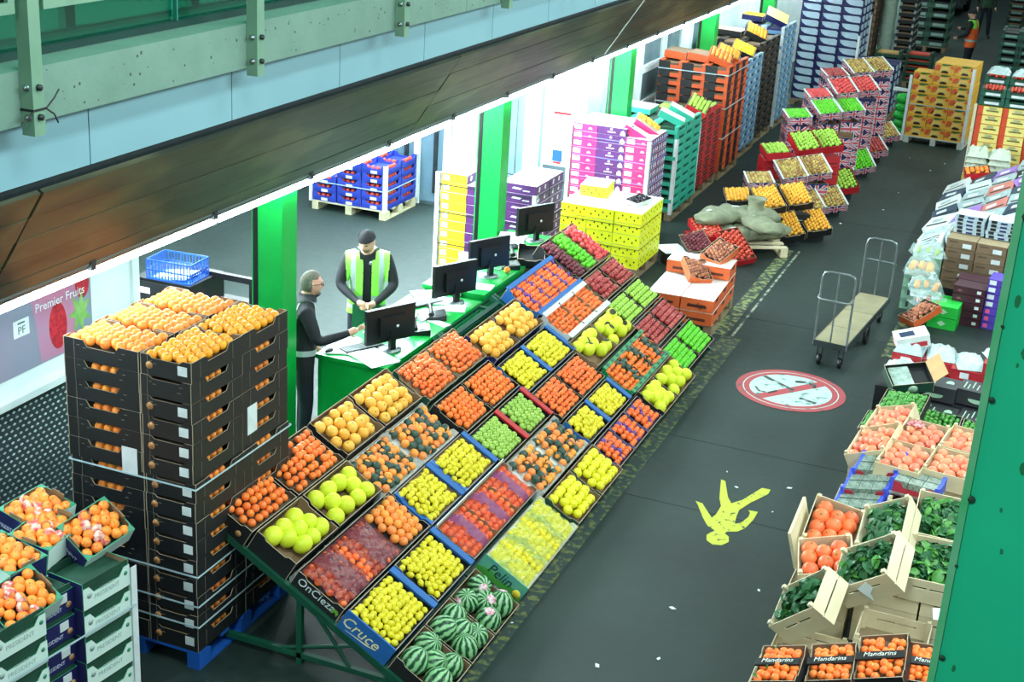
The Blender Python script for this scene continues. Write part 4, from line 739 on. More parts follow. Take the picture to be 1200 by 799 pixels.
# green wire basket row between the counter and the stall
for i, (a, b_) in enumerate(((11.5, 12.6), (12.62, 13.9))):
    o = thing('wire_basket', f'green wire mesh basket between counter and stall, {NTH[i]} from the near end', 'basket', T(-5.13, (a+b_)/2, 0), 'wire baskets behind the stall'); L = b_-a
    f = MB()
    for x in (-.085, .085):
        for y in (-L/2, L/2): f.box(x-.008, x+.008, y-.008, y+.008, 0, .92)
    for z in (.5, .92): f.box(-.085, .085, -L/2-.008, -L/2+.008, z-.008, z+.008).box(-.085, .085, L/2-.008, L/2+.008, z-.008, z+.008).box(-.093, -.077, -L/2, L/2, z-.008, z+.008).box(.077, .093, -L/2, L/2, z-.008, z+.008)
    link('frame', f.mesh('frame', rack_green), o); g = MB(); n = int(L/.035)
    for k in range(n): y = -L/2+L*k/n; g.box(-.083, -.081, y-.002, y+.002, .5, .92).box(-.083, .083, y-.002, y+.002, .90, .904)
    for k in range(8): z = .52+k*.05; g.box(-.084, -.082, -L/2, L/2, z-.002, z+.002)
    for k in range(4): x = -.06+.04*k; g.box(x-.002, x+.002, -L/2, L/2, .902, .906)
    tag(link('wire_mesh', g.mesh('wire_mesh', mat('green_wire', (30, 140, 90), .4)), o), None, None, None, 'stuff')
# ------------------------------------------------------------------ tall pallet of black orange trays close by
BX, BY = -5.36, 7.66                                            # pallet centre; corner nearest the stall at (-4.85, 7.03)
pallet(T(BX, BY, 0), 1.0, 1.2, blue_pallet, 'blue pallet under the tall stack of black trays')
def black_tray(w, d, seed):
    k = ('btray', w, d, seed)
    if k in CR: return CR[k]
    h = .142; P = []; t = .006
    P.append(('base', MB().box(-w/2+t, w/2-t, -d/2+t, d/2-t, 0, .07, [0, 1, 0, 0, 0, 0]).mesh('base', [black_card, dark_kraft])))
    for s in (-1, 1):
        P.append(('side_panel', MB().prism(panel_poly(d, h, 'notch'), t, (0, 1, 2)).mesh('side_panel', [black_card, kraft, edge_card]), T(s*w/2, 0, 0) @ RZ(90 if s > 0 else -90)))
        P.append(('end_panel', MB().prism(panel_poly(w-2*t, h, 'notch' if w > .5 else 'corner'), t, (0, 1, 2)).mesh('end_panel', [black_card, kraft, edge_card]), T(0, s*d/2, 0) @ RZ(0 if s < 0 else 180)))
    m = MB()
    for u, v in ((-.3, .1), (.3, .1), (-.22, .085), (.26, .06)): m.box(u*w-.012, u*w+.012, -d/2-.002, -d/2, v, v+.004)
    m.box(w/2, w/2+.002, -d*.34, -d*.34+.003, .02, .13).box(w/2, w/2+.002, d*.3, d*.3+.003, .02, .13).box(-w*.36, -w*.36+.003, -d/2-.002, -d/2, .0, .142)
    P.append(('die_cut_mark', m.mesh('die_cut_mark', mat('pale_cut_line', (120, 112, 100), .7)), I4, None, 'stuff'))
    fr = MB(); vs, fs = low_ball(.036, .94, 8, 5)
    for i in range(3): fr.add(vs, fs, 0, T(-.075+.073*i, -d/2+.05, .094), True) if w > .5 else None; fr.add(vs, fs, 0, T(w/2-.055, -.075+.073*i, .092), True)
    P.append(('fruit_fill', fr.mesh('fruit_fill', fo), I4, None, 'stuff'))
    if seed: 
        nest(P, 'end_panel', (0, -1, 0), [('white_label', MB().box(-.035, .035, -.003, 0, -.032, .032).mesh('white_label', label_white), T(w/2-.07 if w < .5 else w/2-.1, -d/2, .075))])
        nest(P, 'end_panel', (0, -1, 0), [('round_sticker', MB().lathe([(.026, 0), (.026, .003), (1e-5, .004)], 12, 0, RX(90)).mesh('round_sticker', mat('orange_sticker', (204, 150, 96), .5, (150, 96, 52), 60)), T(-w/2+.07, -d/2, .07))])
    CR[k] = P; return P
cells = [(-.2, -.4, 'L', 'front outer column', 1), (-.2, 0, 'L', 'middle outer column', 0), (-.2, .4, 'L', 'rear outer column', 0), (.3, -.3, 'N', 'corner column facing the aisle', 1), (.3, .3, 'N', 'rear column facing the aisle', 1)]
NB = 15; hB = .1425
for L in range(NB):
    for (x, y, ty, ph, vis) in cells:
        k = NB-1-L; w, d = (.592, .392) if ty == 'L' else (.392, .592)
        ps = black_tray(w, d, 1 if ty == 'N' and y < 0 and k != 1 else 0)
        sx = (.0 if L < 9 else -.012)
        M = T(BX+x+random.uniform(-.004, .004)+sx, BY+y+random.uniform(-.004, .004), .14+L*hB)
        o = thing('orange_tray', f'black orange tray, {ORD[k]} from the top, {ph} of the tall pallet', 'tray', M, 'black trays on the tall pallet')
        inst([p for p in ps if vis or p[0] != 'fruit_fill'] if k else [p for p in ps if p[0] != 'fruit_fill'], o)
        if vis and k == 5 and y < 0 and ty == 'L': link('delivery_note', MB().box(-.06, .06, -.003, 0, -.1, .1).mesh('delivery_note', label_white), o, T(.2, -d/2-.003, .06))
        if vis and k == 4 and y > 0 and ty == 'N': link('delivery_note', MB().box(0, .003, -.06, .06, -.11, .1).mesh('delivery_note', label_white), o, T(w/2, -.18, .06))
        if k == 0: fill(M, w-.03, d-.03, .118, 'orange' if ty == 'L' else 'golden_orange', f'{"deep orange" if ty == "L" else "golden"} fruit in top tray, {ph}, tall pallet', f'oranges in top tray {x} {y}', bulge=.012, jit=.06, gap=1.0)
for k, z in enumerate((1.385, .73, .50, .34)): loop_strap(T(BX, BY, 0), 1.0, 1.2, z, f'pale strapping band round the tall black stack, {ORD[k]} band', None, .012, group='bands round the black stack')

# ------------------------------------------------------------------ white and navy clementine boxes at the near corner
mintg = mat('mint_green_trim', (60, 150, 116), .5); pres_ink = mat('pale_grey_ink', (168, 190, 186), .6); pres_w = mat('lavender_white_ink', (206, 210, 236), .5)
def pres_box(kind):
    """kind W: long white side faces the aisle (+x); kind N: navy end faces the aisle"""
    k = ('pres', kind)
    if k in CR: return CR[k]
    w, d = (.30, .40) if kind == 'W' else (.40, .30); h = .186; P = []; t = .007
    longm, endm = mint_card, navy_card; mx, my = (longm, endm) if kind == 'W' else (endm, longm)
    P.append(('base', MB().box(-w/2+t, w/2-t, -d/2+t, d/2-t, 0, .11, [0, 1, 0, 0, 0, 0]).mesh('base', [dkgreen, dkgreen])))
    for s in (-1, 1):
        P.append(('side_panel', MB().prism(panel_poly(d, h*.80, 'dip' if kind == 'W' else 'flat'), t, (0, 1, 2)).mesh('side_panel', [mx, kraft, mintg]), T(s*w/2, 0, 0) @ RZ(90 if s > 0 else -90)))
        P.append(('end_panel', MB().prism(panel_poly(w-2*t, h*.98 if kind == 'W' else h*.8, 'flat'), t, (0, 1, 2)).mesh('end_panel', [my, kraft, mintg]), T(0, s*d/2, 0) @ RZ(0 if s < 0 else 180)))
    P.append(('rim', MB().box(-w/2+.012, w/2-.012, -d/2+.012, d/2-.012, h*.78, h*.8).box(w/2-.02, w/2-.012, -d/2+.01, d/2-.01, .11, h*.98).mesh('rim', dkgreen)))
    if kind == 'W':
        nest(P, 'side_panel', (1, 0, 0), [('lettering', text('PRESIDENT', .044, pres_ink), T(w/2+.001, .0, .06) @ UP_RIGHT), ('lettering', text('CLEMENTINES', .02, pres_ink), T(w/2+.001, .0, .10) @ UP_RIGHT)])
        P.append(('emblem', MB().lathe([(.02, 0), (.02, .002), (1e-5, .002)], 12, 0, RY(90)).mesh('emblem', pres_ink), T(w/2, -.15, .09))); P.append(('leaf_emblem', MB().lathe([(.016, 0), (.016, .002), (1e-5, .002)], 6, 0, RY(90)).mesh('leaf_emblem', mintg), T(w/2, .165, .1)))
    else:
        nest(P, 'side_panel', (1, 0, 0), [('lettering', text('PRESIDENT', .036, pres_w), T(w/2+.001, -.04, .04) @ UP_RIGHT), ('white_label', MB().box(0, .003, -.035, .035, -.03, .03).mesh('white_label', label_white), T(w/2, .06, .105))])
        P.append(('round_sticker', MB().lathe([(.022, 0), (.022, .003), (1e-5, .003)], 12, 0, RY(90)).mesh('round_sticker', mat('clementine_sticker', (200, 150, 110), .5)), T(w/2+.001, .105, .05)))
    CR[k] = P; return P
PM = T(-5.077, 6.16, 0) @ RZ(-7)                                  # near corner of the white face of the far boxes
pallet(PM @ T(-.45, -.25, 0), 1.0, 1.2, wood2, 'wooden pallet under the white and navy clementine boxes')
pc = [(-.15, .20, 'W', 'aisle end by the black stack', 1), (-.28, -.152, 'N', 'recessed column between white ones', 1), (-.15, -.505, 'W', 'column nearest the camera side', 1), (-.46, .20, 'W', 'second column in from the aisle end', 1), (-.62, -.16, 'W', 'inner middle column', 1), (-.46, -.505, 'W', 'inner near column', 1), (-.77, .2, 'W', 'innermost column by the wall', 1)]
NP = 5; hP = .19; off = {(-.28, -.152): .02}
for (x, y, ty, ph, vis) in pc:
    n = {(-.15, .20): 5, (-.28, -.152): 5, (-.15, -.505): 5}.get((x, y), 5)
    for L in range(n):
        o = thing('clementine_box', f'{"white faced" if ty == "W" else "navy ended"} clementine box, {ORD[n-1-L]} of its column, {ph}', 'box', PM @ T(x, y, .14+L*hP), 'clementine boxes by the office wall'); inst(pres_box(ty), o)
corner_post(PM @ T(.004, .405, 0), .1, 1.02, 'white card corner post on the clementine boxes'); loop_strap(PM @ T(-.3, -.15, 0), .62, 1.14, .74, 'pale band round the clementine boxes')
def tilt_box(M, lab, flab, grp, w=.30, d=.40, red=True):
    o = thing('clementine_box', lab, 'box', M, 'open clementine boxes on top'); k = ('presopen', w, d)
    if k not in CR:
        h = .15; P = [('base', MB().box(-w/2+.007, w/2-.007, -d/2+.007, d/2-.007, 0, .09).mesh('base', dkgreen))]
        for s in (-1, 1):
            P.append(('side_panel', MB().prism(panel_poly(d, h, 'flat'), .007, (0, 1, 2)).mesh('side_panel', [mint_card, kraft, mintg]), T(s*w/2, 0, 0) @ RZ(90 if s > 0 else -90)))
            P.append(('end_panel', MB().prism(panel_poly(w-.014, h, 'flat'), .007, (0, 1, 2)).mesh('end_panel', [navy_card, kraft, mintg]), T(0, s*d/2, 0) @ RZ(0 if s < 0 else 180)))
            P.append(('corner_tab', MB().box(-.05, .05, -.004, .004, 0, .03).mesh('corner_tab', kraft), T(0, s*(d/2-.01), h-.005)))
        for sx in (-1, 1):
            for sy in (-1, 1): P.append(('green_corner', MB().plate([(0, 0), (sx*.05, 0), (0, sy*.05)][::(1 if sx*sy > 0 else -1)], .003).mesh('green_corner', mintg), T(-sx*w/2+sx*.006, -sy*d/2+sy*.006, h-.001)))
        P.append(('lettering', text('PRESIDENT', .04, pres_w), T(-.02, -d/2-.001, .05) @ UP_FRONT)); CR[k] = P
    inst(CR[k], o); fill(M, w-.02, d-.02, .122, 'orange', flab, grp, bulge=.035, jit=.25, gap=.9, skip=.0, wrap=(lambda i, j: 'r' if j in (1, 2) and (i+j) % 2 == 0 else None) if red else None)
zt = .14+5*hP
tilt_box(T(-5.29, 6.58, 1.23) @ RZ(-5) @ RY(34) @ RX(11) @ T(0, 0, -.15), 'open navy and green clementine box tilted to the aisle beside the black stack', 'clementine in the tilted box beside the black stack', 'fruit in the tilted box by the stack')
tilt_box(PM @ T(-.50, .18, zt+.02) @ RY(10) @ RZ(12), 'open clementine box lying behind the tilted one', 'clementine in the box behind the tilted one', 'fruit in the box behind')
tilt_box(T(-5.26, 5.82, 1.13) @ RZ(-6) @ RY(30) @ RX(9) @ T(0, 0, -.15), 'open clementine box tilted, at the picture edge nearest the viewer', 'clementine in the nearest tilted box', 'fruit in the nearest tilted box')
tilt_box(PM @ T(-.48, -.17, zt+.01) @ RY(8) @ RZ(90), 'open clementine box between the tilted boxes', 'clementine in the box between the tilted ones', 'fruit in the middle box', red=False)
tilt_box(PM @ T(-.72, .3, zt+.06) @ RY(14) @ RZ(4), 'open clementine box leaning at the office wall', 'clementine in the box by the office wall', 'fruit in the wall box')
# black cabinet, blue crate and barrier behind the stack
o = thing('office_cabinet', 'black metal cabinet behind the tall black stack', 'cabinet', T(-8.05, 11.5, 0)); link('body', MB().box(-.33, .33, -.3, .3, 0, 1.08).mesh('body', black_plastic), o)
for k in range(3): dr = link('drawer', MB().box(-.31, .31, -.312, -.3, .06+k*.34, .37+k*.34).mesh('drawer', black_card), o); link('label_holder', MB().box(-.26, -.14, -.316, -.312, .25+k*.34, .31+k*.34).mesh('label_holder', label_white), dr)
o = thing('office_printer', 'black office printer with open trays beside the cabinet', 'printer', T(-7.55, 11.7, .5)); link('body', MB().box(-.22, .22, -.2, .2, 0, .3).mesh('body', black_plastic), o); link('stand', MB().box(-.2, .2, -.18, .18, -.5, 0).mesh('stand', dark_steel), o)
for k in range(3): link('paper_tray', MB().box(-.2, .28, -.2, .2, 0, .012).mesh('paper_tray', black_card), o, T(.2, 0, .18+.07*k) @ RY(-22))
o = thing('plastic_crate', 'blue slotted plastic crate with papers on the black cabinet', 'crate', T(-8.0, 11.4, 1.08) @ RZ(4)); bp = mat('blue_crate_plastic', (28, 82, 176), .4)
link('base', MB().box(-.24, .24, -.17, .17, 0, .01).mesh('base', bp), o); r_ = MB()
for z in (.0, .09, .19): r_.box(-.25, .25, -.18, -.172, z, z+.016).box(-.25, .25, .172, .18, z, z+.016).box(-.25, -.242, -.18, .18, z, z+.016).box(.242, .25, -.18, .18, z, z+.016)
link('rim', r_.mesh('rim', bp), o); s_ = MB()
for k in range(15): x = -.245+k*.035; s_.box(x-.006, x+.006, -.18, -.174, 0, .2).box(x-.006, x+.006, .174, .18, 0, .2)
for k in range(11): y = -.175+k*.035; s_.box(-.25, -.244, y-.006, y+.006, 0, .2).box(.244, .25, y-.006, y+.006, 0, .2)
tag(link('slat', s_.mesh('slat', bp), o), None, None, None, 'stuff')
thing('paper_sheet', 'white papers lying in the blue crate', 'paper', T(-8.0, 11.4, 1.09) @ RY(-8), None, MB().box(-.2, .18, -.14, .14, 0, .03).mesh('paper_sheet', paper))
o = thing('barrier_rail', 'black tubular barrier behind the tall black stack', 'barrier', T(-7.55, 11.65, 0))
link('top_rail', MB().box(-.42, .30, -.03, .03, 1.06, 1.12).mesh('top_rail', black_plastic), o); link('leg', MB().box(.24, .30, -.03, .03, 0, 1.06).mesh('leg', black_plastic), o); link('leg', MB().box(-.42, -.36, -.03, .03, 0, 1.06).mesh('leg', black_plastic), o)
# ------------------------------------------------------------------ pallet stacks along the store front
def wl_decal(f='y'): return (f, .06, .3, .25, .8, label_white)
def grid_cells(xs, ys, ty, far=True):
    """xs: column centres from the wall outwards, ys: rows from near to far; visible = near row or outer column"""
    out = []
    for i, x in enumerate(xs):
        for j, y in enumerate(ys):
            ph = f'{("near" if j == 0 else NTH[j]+"-row")} {("outer" if i == len(xs)-1 else NTH[i]+"-inner")} column'
            out.append((x, y, ty(i, j) if callable(ty) else ty, ph, j == 0 or i == len(xs)-1))
    return out
# blue fruit trays on a pallet deep under the canopy
pale_pal = mat('pale_pallet_wood', (196, 190, 160), .75, (170, 162, 130), 6)
M = T(-9.45, 18.2, 0); pallet(M, 1.2, 1.0, pale_pal, 'pale wooden pallet under the blue fruit trays')
bt_ = mat('bright_blue_tray', (44, 66, 176), .5, (36, 54, 150), 6)
def blue_tray(ty):
    if 'bluetray' in CR: return CR['bluetray']
    w, d, h = .385, .485, .128; P = [('base', MB().box(-w/2, w/2, -d/2, d/2, 0, .05).mesh('base', bt_))]
    for s in (-1, 1):
        P.append(('side_panel', MB().prism(panel_poly(d, h, 'dip'), .008).mesh('side_panel', bt_), T(s*w/2, 0, 0) @ RZ(90 if s > 0 else -90))); P.append(('end_panel', MB().prism(panel_poly(w-.02, h, 'dip'), .008).mesh('end_panel', bt_), T(0, s*d/2, 0) @ RZ(0 if s < 0 else 180)))
    b = MB(); vs, fs = low_ball(.034, .94, 8, 5)
    for i in range(4): b.add(vs, fs, 0, T(-.12+.08*i, -d/2+.05, .082), True); b.add(vs, fs, 0, T(w/2-.05, -.12+.08*i, .082), True)
    P.append(('fruit_fill', b.mesh('fruit_fill', fto), I4, None, 'stuff')); P.append(('printed_label', MB().box(-.05, .05, -.002, 0, .01, .05).mesh('printed_label', label_white), T(0, -d/2, 0))); CR['bluetray'] = P; return P
cells = grid_cells([-.4, 0, .4], [-.25, .25], 'b')
stack('fruit_tray', 'tray', M, cells, 5, .13, .14, blue_tray, 'blue fruit tray', 'pallet deep under the canopy', 'blue trays under the canopy', keep=lambda k, x, y, ty: k > 1 or x > -.2 or (x < -.2 and k > 2))
for x, y in ((-.6, -.5), (.6, -.5), (.6, .5)): corner_post(M @ T(x, y, 0), .12, .8, 'white corner post on the blue tray pallet, '+('near outer' if (x > 0 and y < 0) else 'far outer' if x > 0 else 'near inner')+' corner')
loop_strap(M, 1.2, 1.0, .42, 'white band round the blue trays'); 
# yellow and purple grape cartons by the second column
M = T(-6.38, 15.98, 0); wl = label_white
def yp(ty):
    wp_ = mat('white_print', (232, 224, 236), .6)
    if ty == 'Y': return carton('ypY', .34, .45, .118, purple_card, yellow_card, white_card, [('y', .06, .3, .2, .75, wl), ('poly', 'x', [(.2, .3), (.3, .2), (.35, .7), (.25, .8)], wp_), ('poly', 'x', [(.6, .3), (.7, .25), (.72, .7), (.62, .75)], wp_)])
    return carton('ypP', .45, .45, .118, purple_card, purple_card, white_card, [('poly', 'y', [(.3, .45), (.55, .4), (.6, .6), (.35, .65)], wp_), ('y', .62, .82, .3, .42, wp_), ('poly', 'x', [(.15, .3), (.25, .2), (.3, .7), (.2, .8)], wp_), ('poly', 'x', [(.6, .3), (.7, .25), (.72, .7), (.62, .75)], wp_)])
pallet(M, 1.2, .95, wood2, 'wooden pallet under the yellow and purple cartons')
stack('grape_carton', 'carton', M, [(-.45, -.24, 'Y', 'yellow front column', 1), (-.05, -.24, 'P', 'purple front column', 1), (.40, -.24, 'P', 'purple column nearest the aisle', 1), (-.45, .24, 'Y', 'rear yellow column', 0), (-.05, .24, 'P', 'rear middle column', 0), (.40, .24, 'P', 'rear column nearest the aisle', 1)], 11, .12, .14, yp, {'Y': 'yellow and white grape carton', 'P': 'purple grape carton'}, 'beside second green column', 'cartons by the second column', keep=lambda k, x, y, ty: not (k == 0 and ty == 'P' and x < 0))
for k, z in enumerate((.55, .95, 1.3)): loop_strap(M, 1.27, .95, z, f'dark band round yellow and purple cartons, {NTH[k]} from the floor', dark_steel)
corner_post(M @ T(-.64, -.49, 0), .1, 1.46, 'pale corner post at the wall side of the yellow cartons'); corner_post(M @ T(.64, -.49, 0), .1, 1.35, 'pale corner post at the aisle side of the yellow cartons')
# low lime yellow boxes at the far end of the stall
M = T(-5.42, 17.55, 0); pallet(M, 1.1, 1.0, wood2, 'wooden pallet under the lime yellow boxes')
hole = mat('dark_hole', (30, 34, 26), .8)
def lime(ty):
    if 'lime' in CR: return CR['lime']
    w, d, h = .36, .485, .148; dots = [('poly', f, [(u+.03*math.cos(a), .35+.3*(q % 2)+.10*math.sin(a)) for a in [i*1.05 for i in range(6)]], hole) for f in 'xy' for q, u in enumerate((.15, .3, .45, .6, .75, .88))]
    P = [('body', carton('limebody', w, d, h, lime_card, lime_card, mat('film_top', (214, 226, 190), .3, (170, 190, 160), 12), dots)), ('clear_cover', MB().box(-w*.42, w*.42, -d*.42, d*.42, h-.003, h+.004).mesh('clear_cover', mat('misty_film', (206, 226, 214), .2, (240, 246, 240), 16)))]
    CR['lime'] = P; return P
stack('lime_box', 'box', M, grid_cells([-.37, 0, .37], [-.25, .25], 'l'), 5, .15, .14, lime, 'lime yellow perforated box', 'stack beyond the plum crates', 'lime yellow boxes')
o = thing('lime_box', 'single lime yellow box standing on top of its stack', 'box', M @ T(-.30, .22, .14+.75) @ RZ(6)); inst(lime(0), o)
o = thing('grape_punnet_tray', 'open tray of black grapes lying on the lime yellow boxes', 'tray', M @ T(.34, .02, .905) @ RZ(-12) @ RY(8)); inst(crate_parts('gp', .2, .42, .05, white_card, black_card, .02, ys='flat'), o)
g_ = MB(); vs, fs = low_ball(.016, 1, 7, 4)
for i in range(60): g_.add(vs, fs, 0, T(random.uniform(-.08, .08), random.uniform(-.18, .18), random.uniform(.04, .06)), True)
o2 = thing('grape_heap', 'black grapes heaped in the open tray on the lime boxes', 'grapes', M @ T(.34, .02, .905) @ RZ(-12) @ RY(8), None, g_.mesh('grape_heap', mat('black_grape', (36, 28, 44), .25))); o2['kind'] = 'stuff'
for k, z in enumerate((.40, .7)): loop_strap(M, 1.1, .98, z, f'thin dark band round the lime yellow boxes, {NTH[k]} from the floor', dark_steel, .006)
# pink and purple grape cartons against the white wall
M = T(-5.86, 19.06, 0); pallet(M, 1.14, .82, wood2, 'wooden pallet under the pink and purple cartons')
def pp(ty):
    wp_ = mat('white_print', (232, 224, 236), .6); bell = [(.1, .1), (.3, .1), (.26, .55), (.2, .75), (.14, .55)]
    side = [('poly', 'x', [(u, .2), (u+.12, .15), (u+.15, .6), (u+.05, .8)], wp_) for u in (.08, .34, .6, .82)]
    if ty == 'K': return carton('ppK', .355, .40, .112, purple_card, pink_card, white_card, [('y', .05, .36, .22, .8, wl), ('poly', 'y', [(.62, .3), (.8, .3), (.78, .5), (.7, .62), (.64, .5)], mat('pale_pink_print', (250, 170, 200), .5))]+side)
    return carton('ppP', .42, .40, .112, purple_card, purple_card, white_card, [('poly', 'y', [(.78, .1), (.96, .1), (.94, .5), (.87, .75), (.8, .5)], wp_), ('y', .34, .62, .3, .42, wp_), ('poly', 'y', [(.42, .6), (.5, .55), (.52, .8), (.44, .82)], wp_)]+side)
stack('grape_carton', 'carton', M, [(-.39, -.205, 'K', 'pink front column by the wall', 1), (0, -.205, 'P', 'purple front column', 1), (.39, -.205, 'K', 'pink front column by the aisle', 1), (-.39, .205, 'K', 'rear column by the wall', 0), (0, .205, 'P', 'rear middle column', 0), (.39, .205, 'K', 'rear column by the aisle', 1)], 13, .113, .14, pp, {'K': 'pink grape carton', 'P': 'purple grape carton'}, 'stack by white notice wall', 'pink and purple cartons', keep=lambda k, x, y, ty: not (k == 0 and x > .2))
for k, z in enumerate((.5, .85, 1.15, 1.42)): loop_strap(M, 1.15, .82, z, f'lavender band round pink and purple cartons, {NTH[k]} from the floor', mat('lavender_band', (130, 130, 220), .4))
corner_post(M @ T(.58, -.42, 0), .1, 1.48, 'white corner post at the aisle edge of the pink cartons'); corner_post(M @ T(-.58, -.42, 0), .1, 1.56, 'white corner post at the wall edge of the pink cartons')
for i, (x, y, z, a, m, l) in enumerate(((.28, -.2, 1.47, 28, pink_card, 'pink open carton tilted on the grape stack'), (.32, .12, 1.49, 30, pink_card, 'tilted pink tray of small golden fruit on the grape stack'))):
    o = thing('grape_tray', l, 'tray', M @ T(x, y, z) @ RZ(14) @ RY(a)); inst(crate_parts('tiltpink', .42, .28, .11, m, white_card, .08, ys='flat'), o)
    if i: fill(M @ T(x, y, z+.07) @ RZ(14) @ RY(a), .38, .24, .09, 'apricot', 'small golden fruit in the tilted pink tray', 'golden fruit in pink tray')
# teal trays
def tray_mesh(key, w, d, h, m, inner, post=None, decal=None, dr=(-.3, .3, .15, .45)):
    if key in CR: return CR[key]
    b = MB(); mats = [m, inner, post or m]; b.box(-w/2, w/2, -d/2, d/2, 0, .012, 0)
    for s in (-1, 1):
        b.box(s*w/2-.005, s*w/2+.005, -d/2, d/2, .012, h*.5, 0); b.box(-w/2, w/2, s*d/2-.005, s*d/2+.005, .012, h*.5, 0); b.box(s*(w/2-.03)-.03, s*(w/2-.03)+.03, -d/2, d/2, h*.82, h*.95, 0); 
        for q in (-1, 1): b.box(s*(w/2-.025)-.027, s*(w/2-.025)+.027, q*(d/2-.03)-.032, q*(d/2-.03)+.032, .012, h-.003, 2)
    b.box(-w/2+.03, w/2-.03, -d/2+.03, d/2-.03, .012, h*.7, 1)
    if decal: u0, u1, v0, v1 = dr; b.add([(w*u0, -d/2-.008, h*v0), (w*u1, -d/2-.008, h*v0), (w*u1, -d/2-.008, h*v1), (w*u0, -d/2-.008, h*v1)], [(0, 1, 2, 3)], len(mats)); b.add([(w/2+.008, d*u0, h*v0), (w/2+.008, d*u1, h*v0), (w/2+.008, d*u1, h*v1), (w/2+.008, d*u0, h*v1)], [(0, 1, 2, 3)], len(mats)); mats = mats+[decal]
    CR[key] = b.mesh('tray', mats); return CR[key]
pale_post = mat('pale_post_card', (186, 206, 214), .6)
def std(y0, y1, x1, w, nx, ny, nl, h, m, inner, name, cat, desc, where, group, post=None, decal=None, pal=wood2, dr=(-.3, .3, .15, .45)):
    D = y1-y0; W = w*nx; cx_, cy_ = x1-W/2, (y0+y1)/2; M = T(cx_, cy_, 0); d = D/ny
    pallet(M, W, D-.02, pal, f'pallet under the {where}', None)
    xs = [-W/2+w*(i+.5) for i in range(nx)]; ys = [-D/2+d*(j+.5) for j in range(ny)]
    stack(name, cat, M, grid_cells(xs, ys, 0), nl, h, .14, lambda ty: tray_mesh(name+group, w-.008, d-.008, h, m, inner, post, decal, dr), desc, where, group); return M, W, D, .14+nl*h
def tilt(M, x, y, z, w, d, h, outer, inner, kind, lab, flab, a=25, rz=0, rx=0, name='fruit_tray', **k):
    Mx = M @ T(x, y, z) @ RZ(rz) @ RY(a) @ RX(rx); o = thing(name, lab, 'tray', Mx); inst(crate_parts(lab, w, d, h, outer, inner, h-.035, ys='flat'), o)
    if kind: fill(Mx, w-.03, d-.03, h-.012, kind, flab, flab, bulge=.015, jit=.1, **k)
    else: link('lid', MB().box(-w/2+.01, w/2-.01, -d/2+.01, d/2-.01, h-.012, h-.006).mesh('lid', inner), o)
M, W, D, z = std(20.05, 21.35, -5.28, .39, 3, 3, 10, .13, teal_plastic, dkgreen, 'teal_tray', 'tray', 'teal plastic tray', 'teal stack', 'teal trays')
corner_post(T(-5.275, 20.05, 0), .1, 1.25, 'white corner post on the teal stack')
tilt(M, .36, -.35, z+.02, .4, .3, .1, teal_plastic, white_card, None, 'white lined teal tray tilted on the teal stack', '', 22, 12); tilt(M, .38, .1, z+.02, .4, .34, .1, teal_plastic, white_card, None, 'second white lined teal tray on the teal stack', '', 24, 12); tilt(M, -.3, .2, z, .5, .5, .08, teal_plastic, white_card, None, 'broad white lined teal tray flat on the teal stack', '', 2)
tray_red = mat('red_tray', (190, 50, 50), .5, (160, 44, 44), 8)
M, W, D, z = std(21.5, 22.85, -5.33, .40, 2, 3, 10, .115, tray_red, dark_kraft, 'red_tray', 'tray', 'red fruit tray', 'red stack', 'red trays', decal=mat('dark_red_slot', (84, 26, 28), .6))
corner_post(T(-5.325, 21.5, 0), .1, 1.25, 'white corner post on the red stack')
tilt(M, .2, -.2, z+.08, .34, .46, .1, red_card, dark_kraft, 'lime_apple', 'red tray of green apples tilted on the red stack', 'green apple in the tilted red tray on its stack', 24, 10, 16); tilt(M, .2, .28, z+.01, .34, .40, .07, red_card, dark_kraft, 'lime_apple', 'flat red tray of pale apples topping the red stack', 'pale apple in the flat top red tray', 4); tilt(M, -.2, -.3, z, .36, .40, .07, red_card, dark_kraft, 'lime_apple', 'red tray of apples at the near top of the red stack', 'apple in the near top red tray', 3)
M, W, D, z = std(23.0, 24.35, -5.31, .40, 3, 3, 13, .135, orange_card, brown_card, 'orange_crate', 'crate', 'orange and black citrus crate', 'tall orange stack', 'orange crates', post=orange_card, decal=black_card, dr=(-.5, .0, .0, .92))
for i, (dx, dy, k_, c_) in enumerate(((.32, -.3, 'orange', 'near'), (.34, .15, 'golden_orange', 'far'))): tilt(M, dx, dy, z+.04, .40, .40, .11, orange_card, kraft, k_, f'tilted crate of oranges on the tall orange stack, {c_} one', f'orange in the {c_} tilted crate on the orange stack', 20, 14, 14, name='orange_crate')
for k, zz in enumerate((.7, 1.2, 1.75)): loop_strap(M, W, D, zz, f'white band round the tall orange stack, {NTH[k]} from the floor', None, .015)
for i, dx in enumerate((-.4, 0)): tilt(M, dx, -.2, z, .38, .5, .12, orange_card, brown_card, None, f'empty orange crate on the tall stack, {NTH[i]} from the wall', '', 3+2*i, name='orange_crate')
M, W, D, z = std(24.66, 25.95, -5.40, .40, 2, 3, 12, .135, skyblue_card, navy_card, 'blue_tray', 'tray', 'sky blue fruit tray', 'slim blue stack', 'sky blue trays', post=pale_post)
tilt(M, .15, .0, z+.05, .42, .44, .1, black_card, yellow_card, 'lemon', 'tray of yellow fruit tilted on the slim blue stack', 'yellow fruit in the tray on the slim blue stack', 20, 12, 14)
M, W, D, z = std(26.05, 27.55, -5.44, .40, 3, 3, 13, .135, mat('dark_brown_tray', (54, 46, 40), .6), brown_card, 'brown_tray', 'tray', 'dark brown fruit tray', 'dark brown stack', 'dark brown trays', post=black_card)
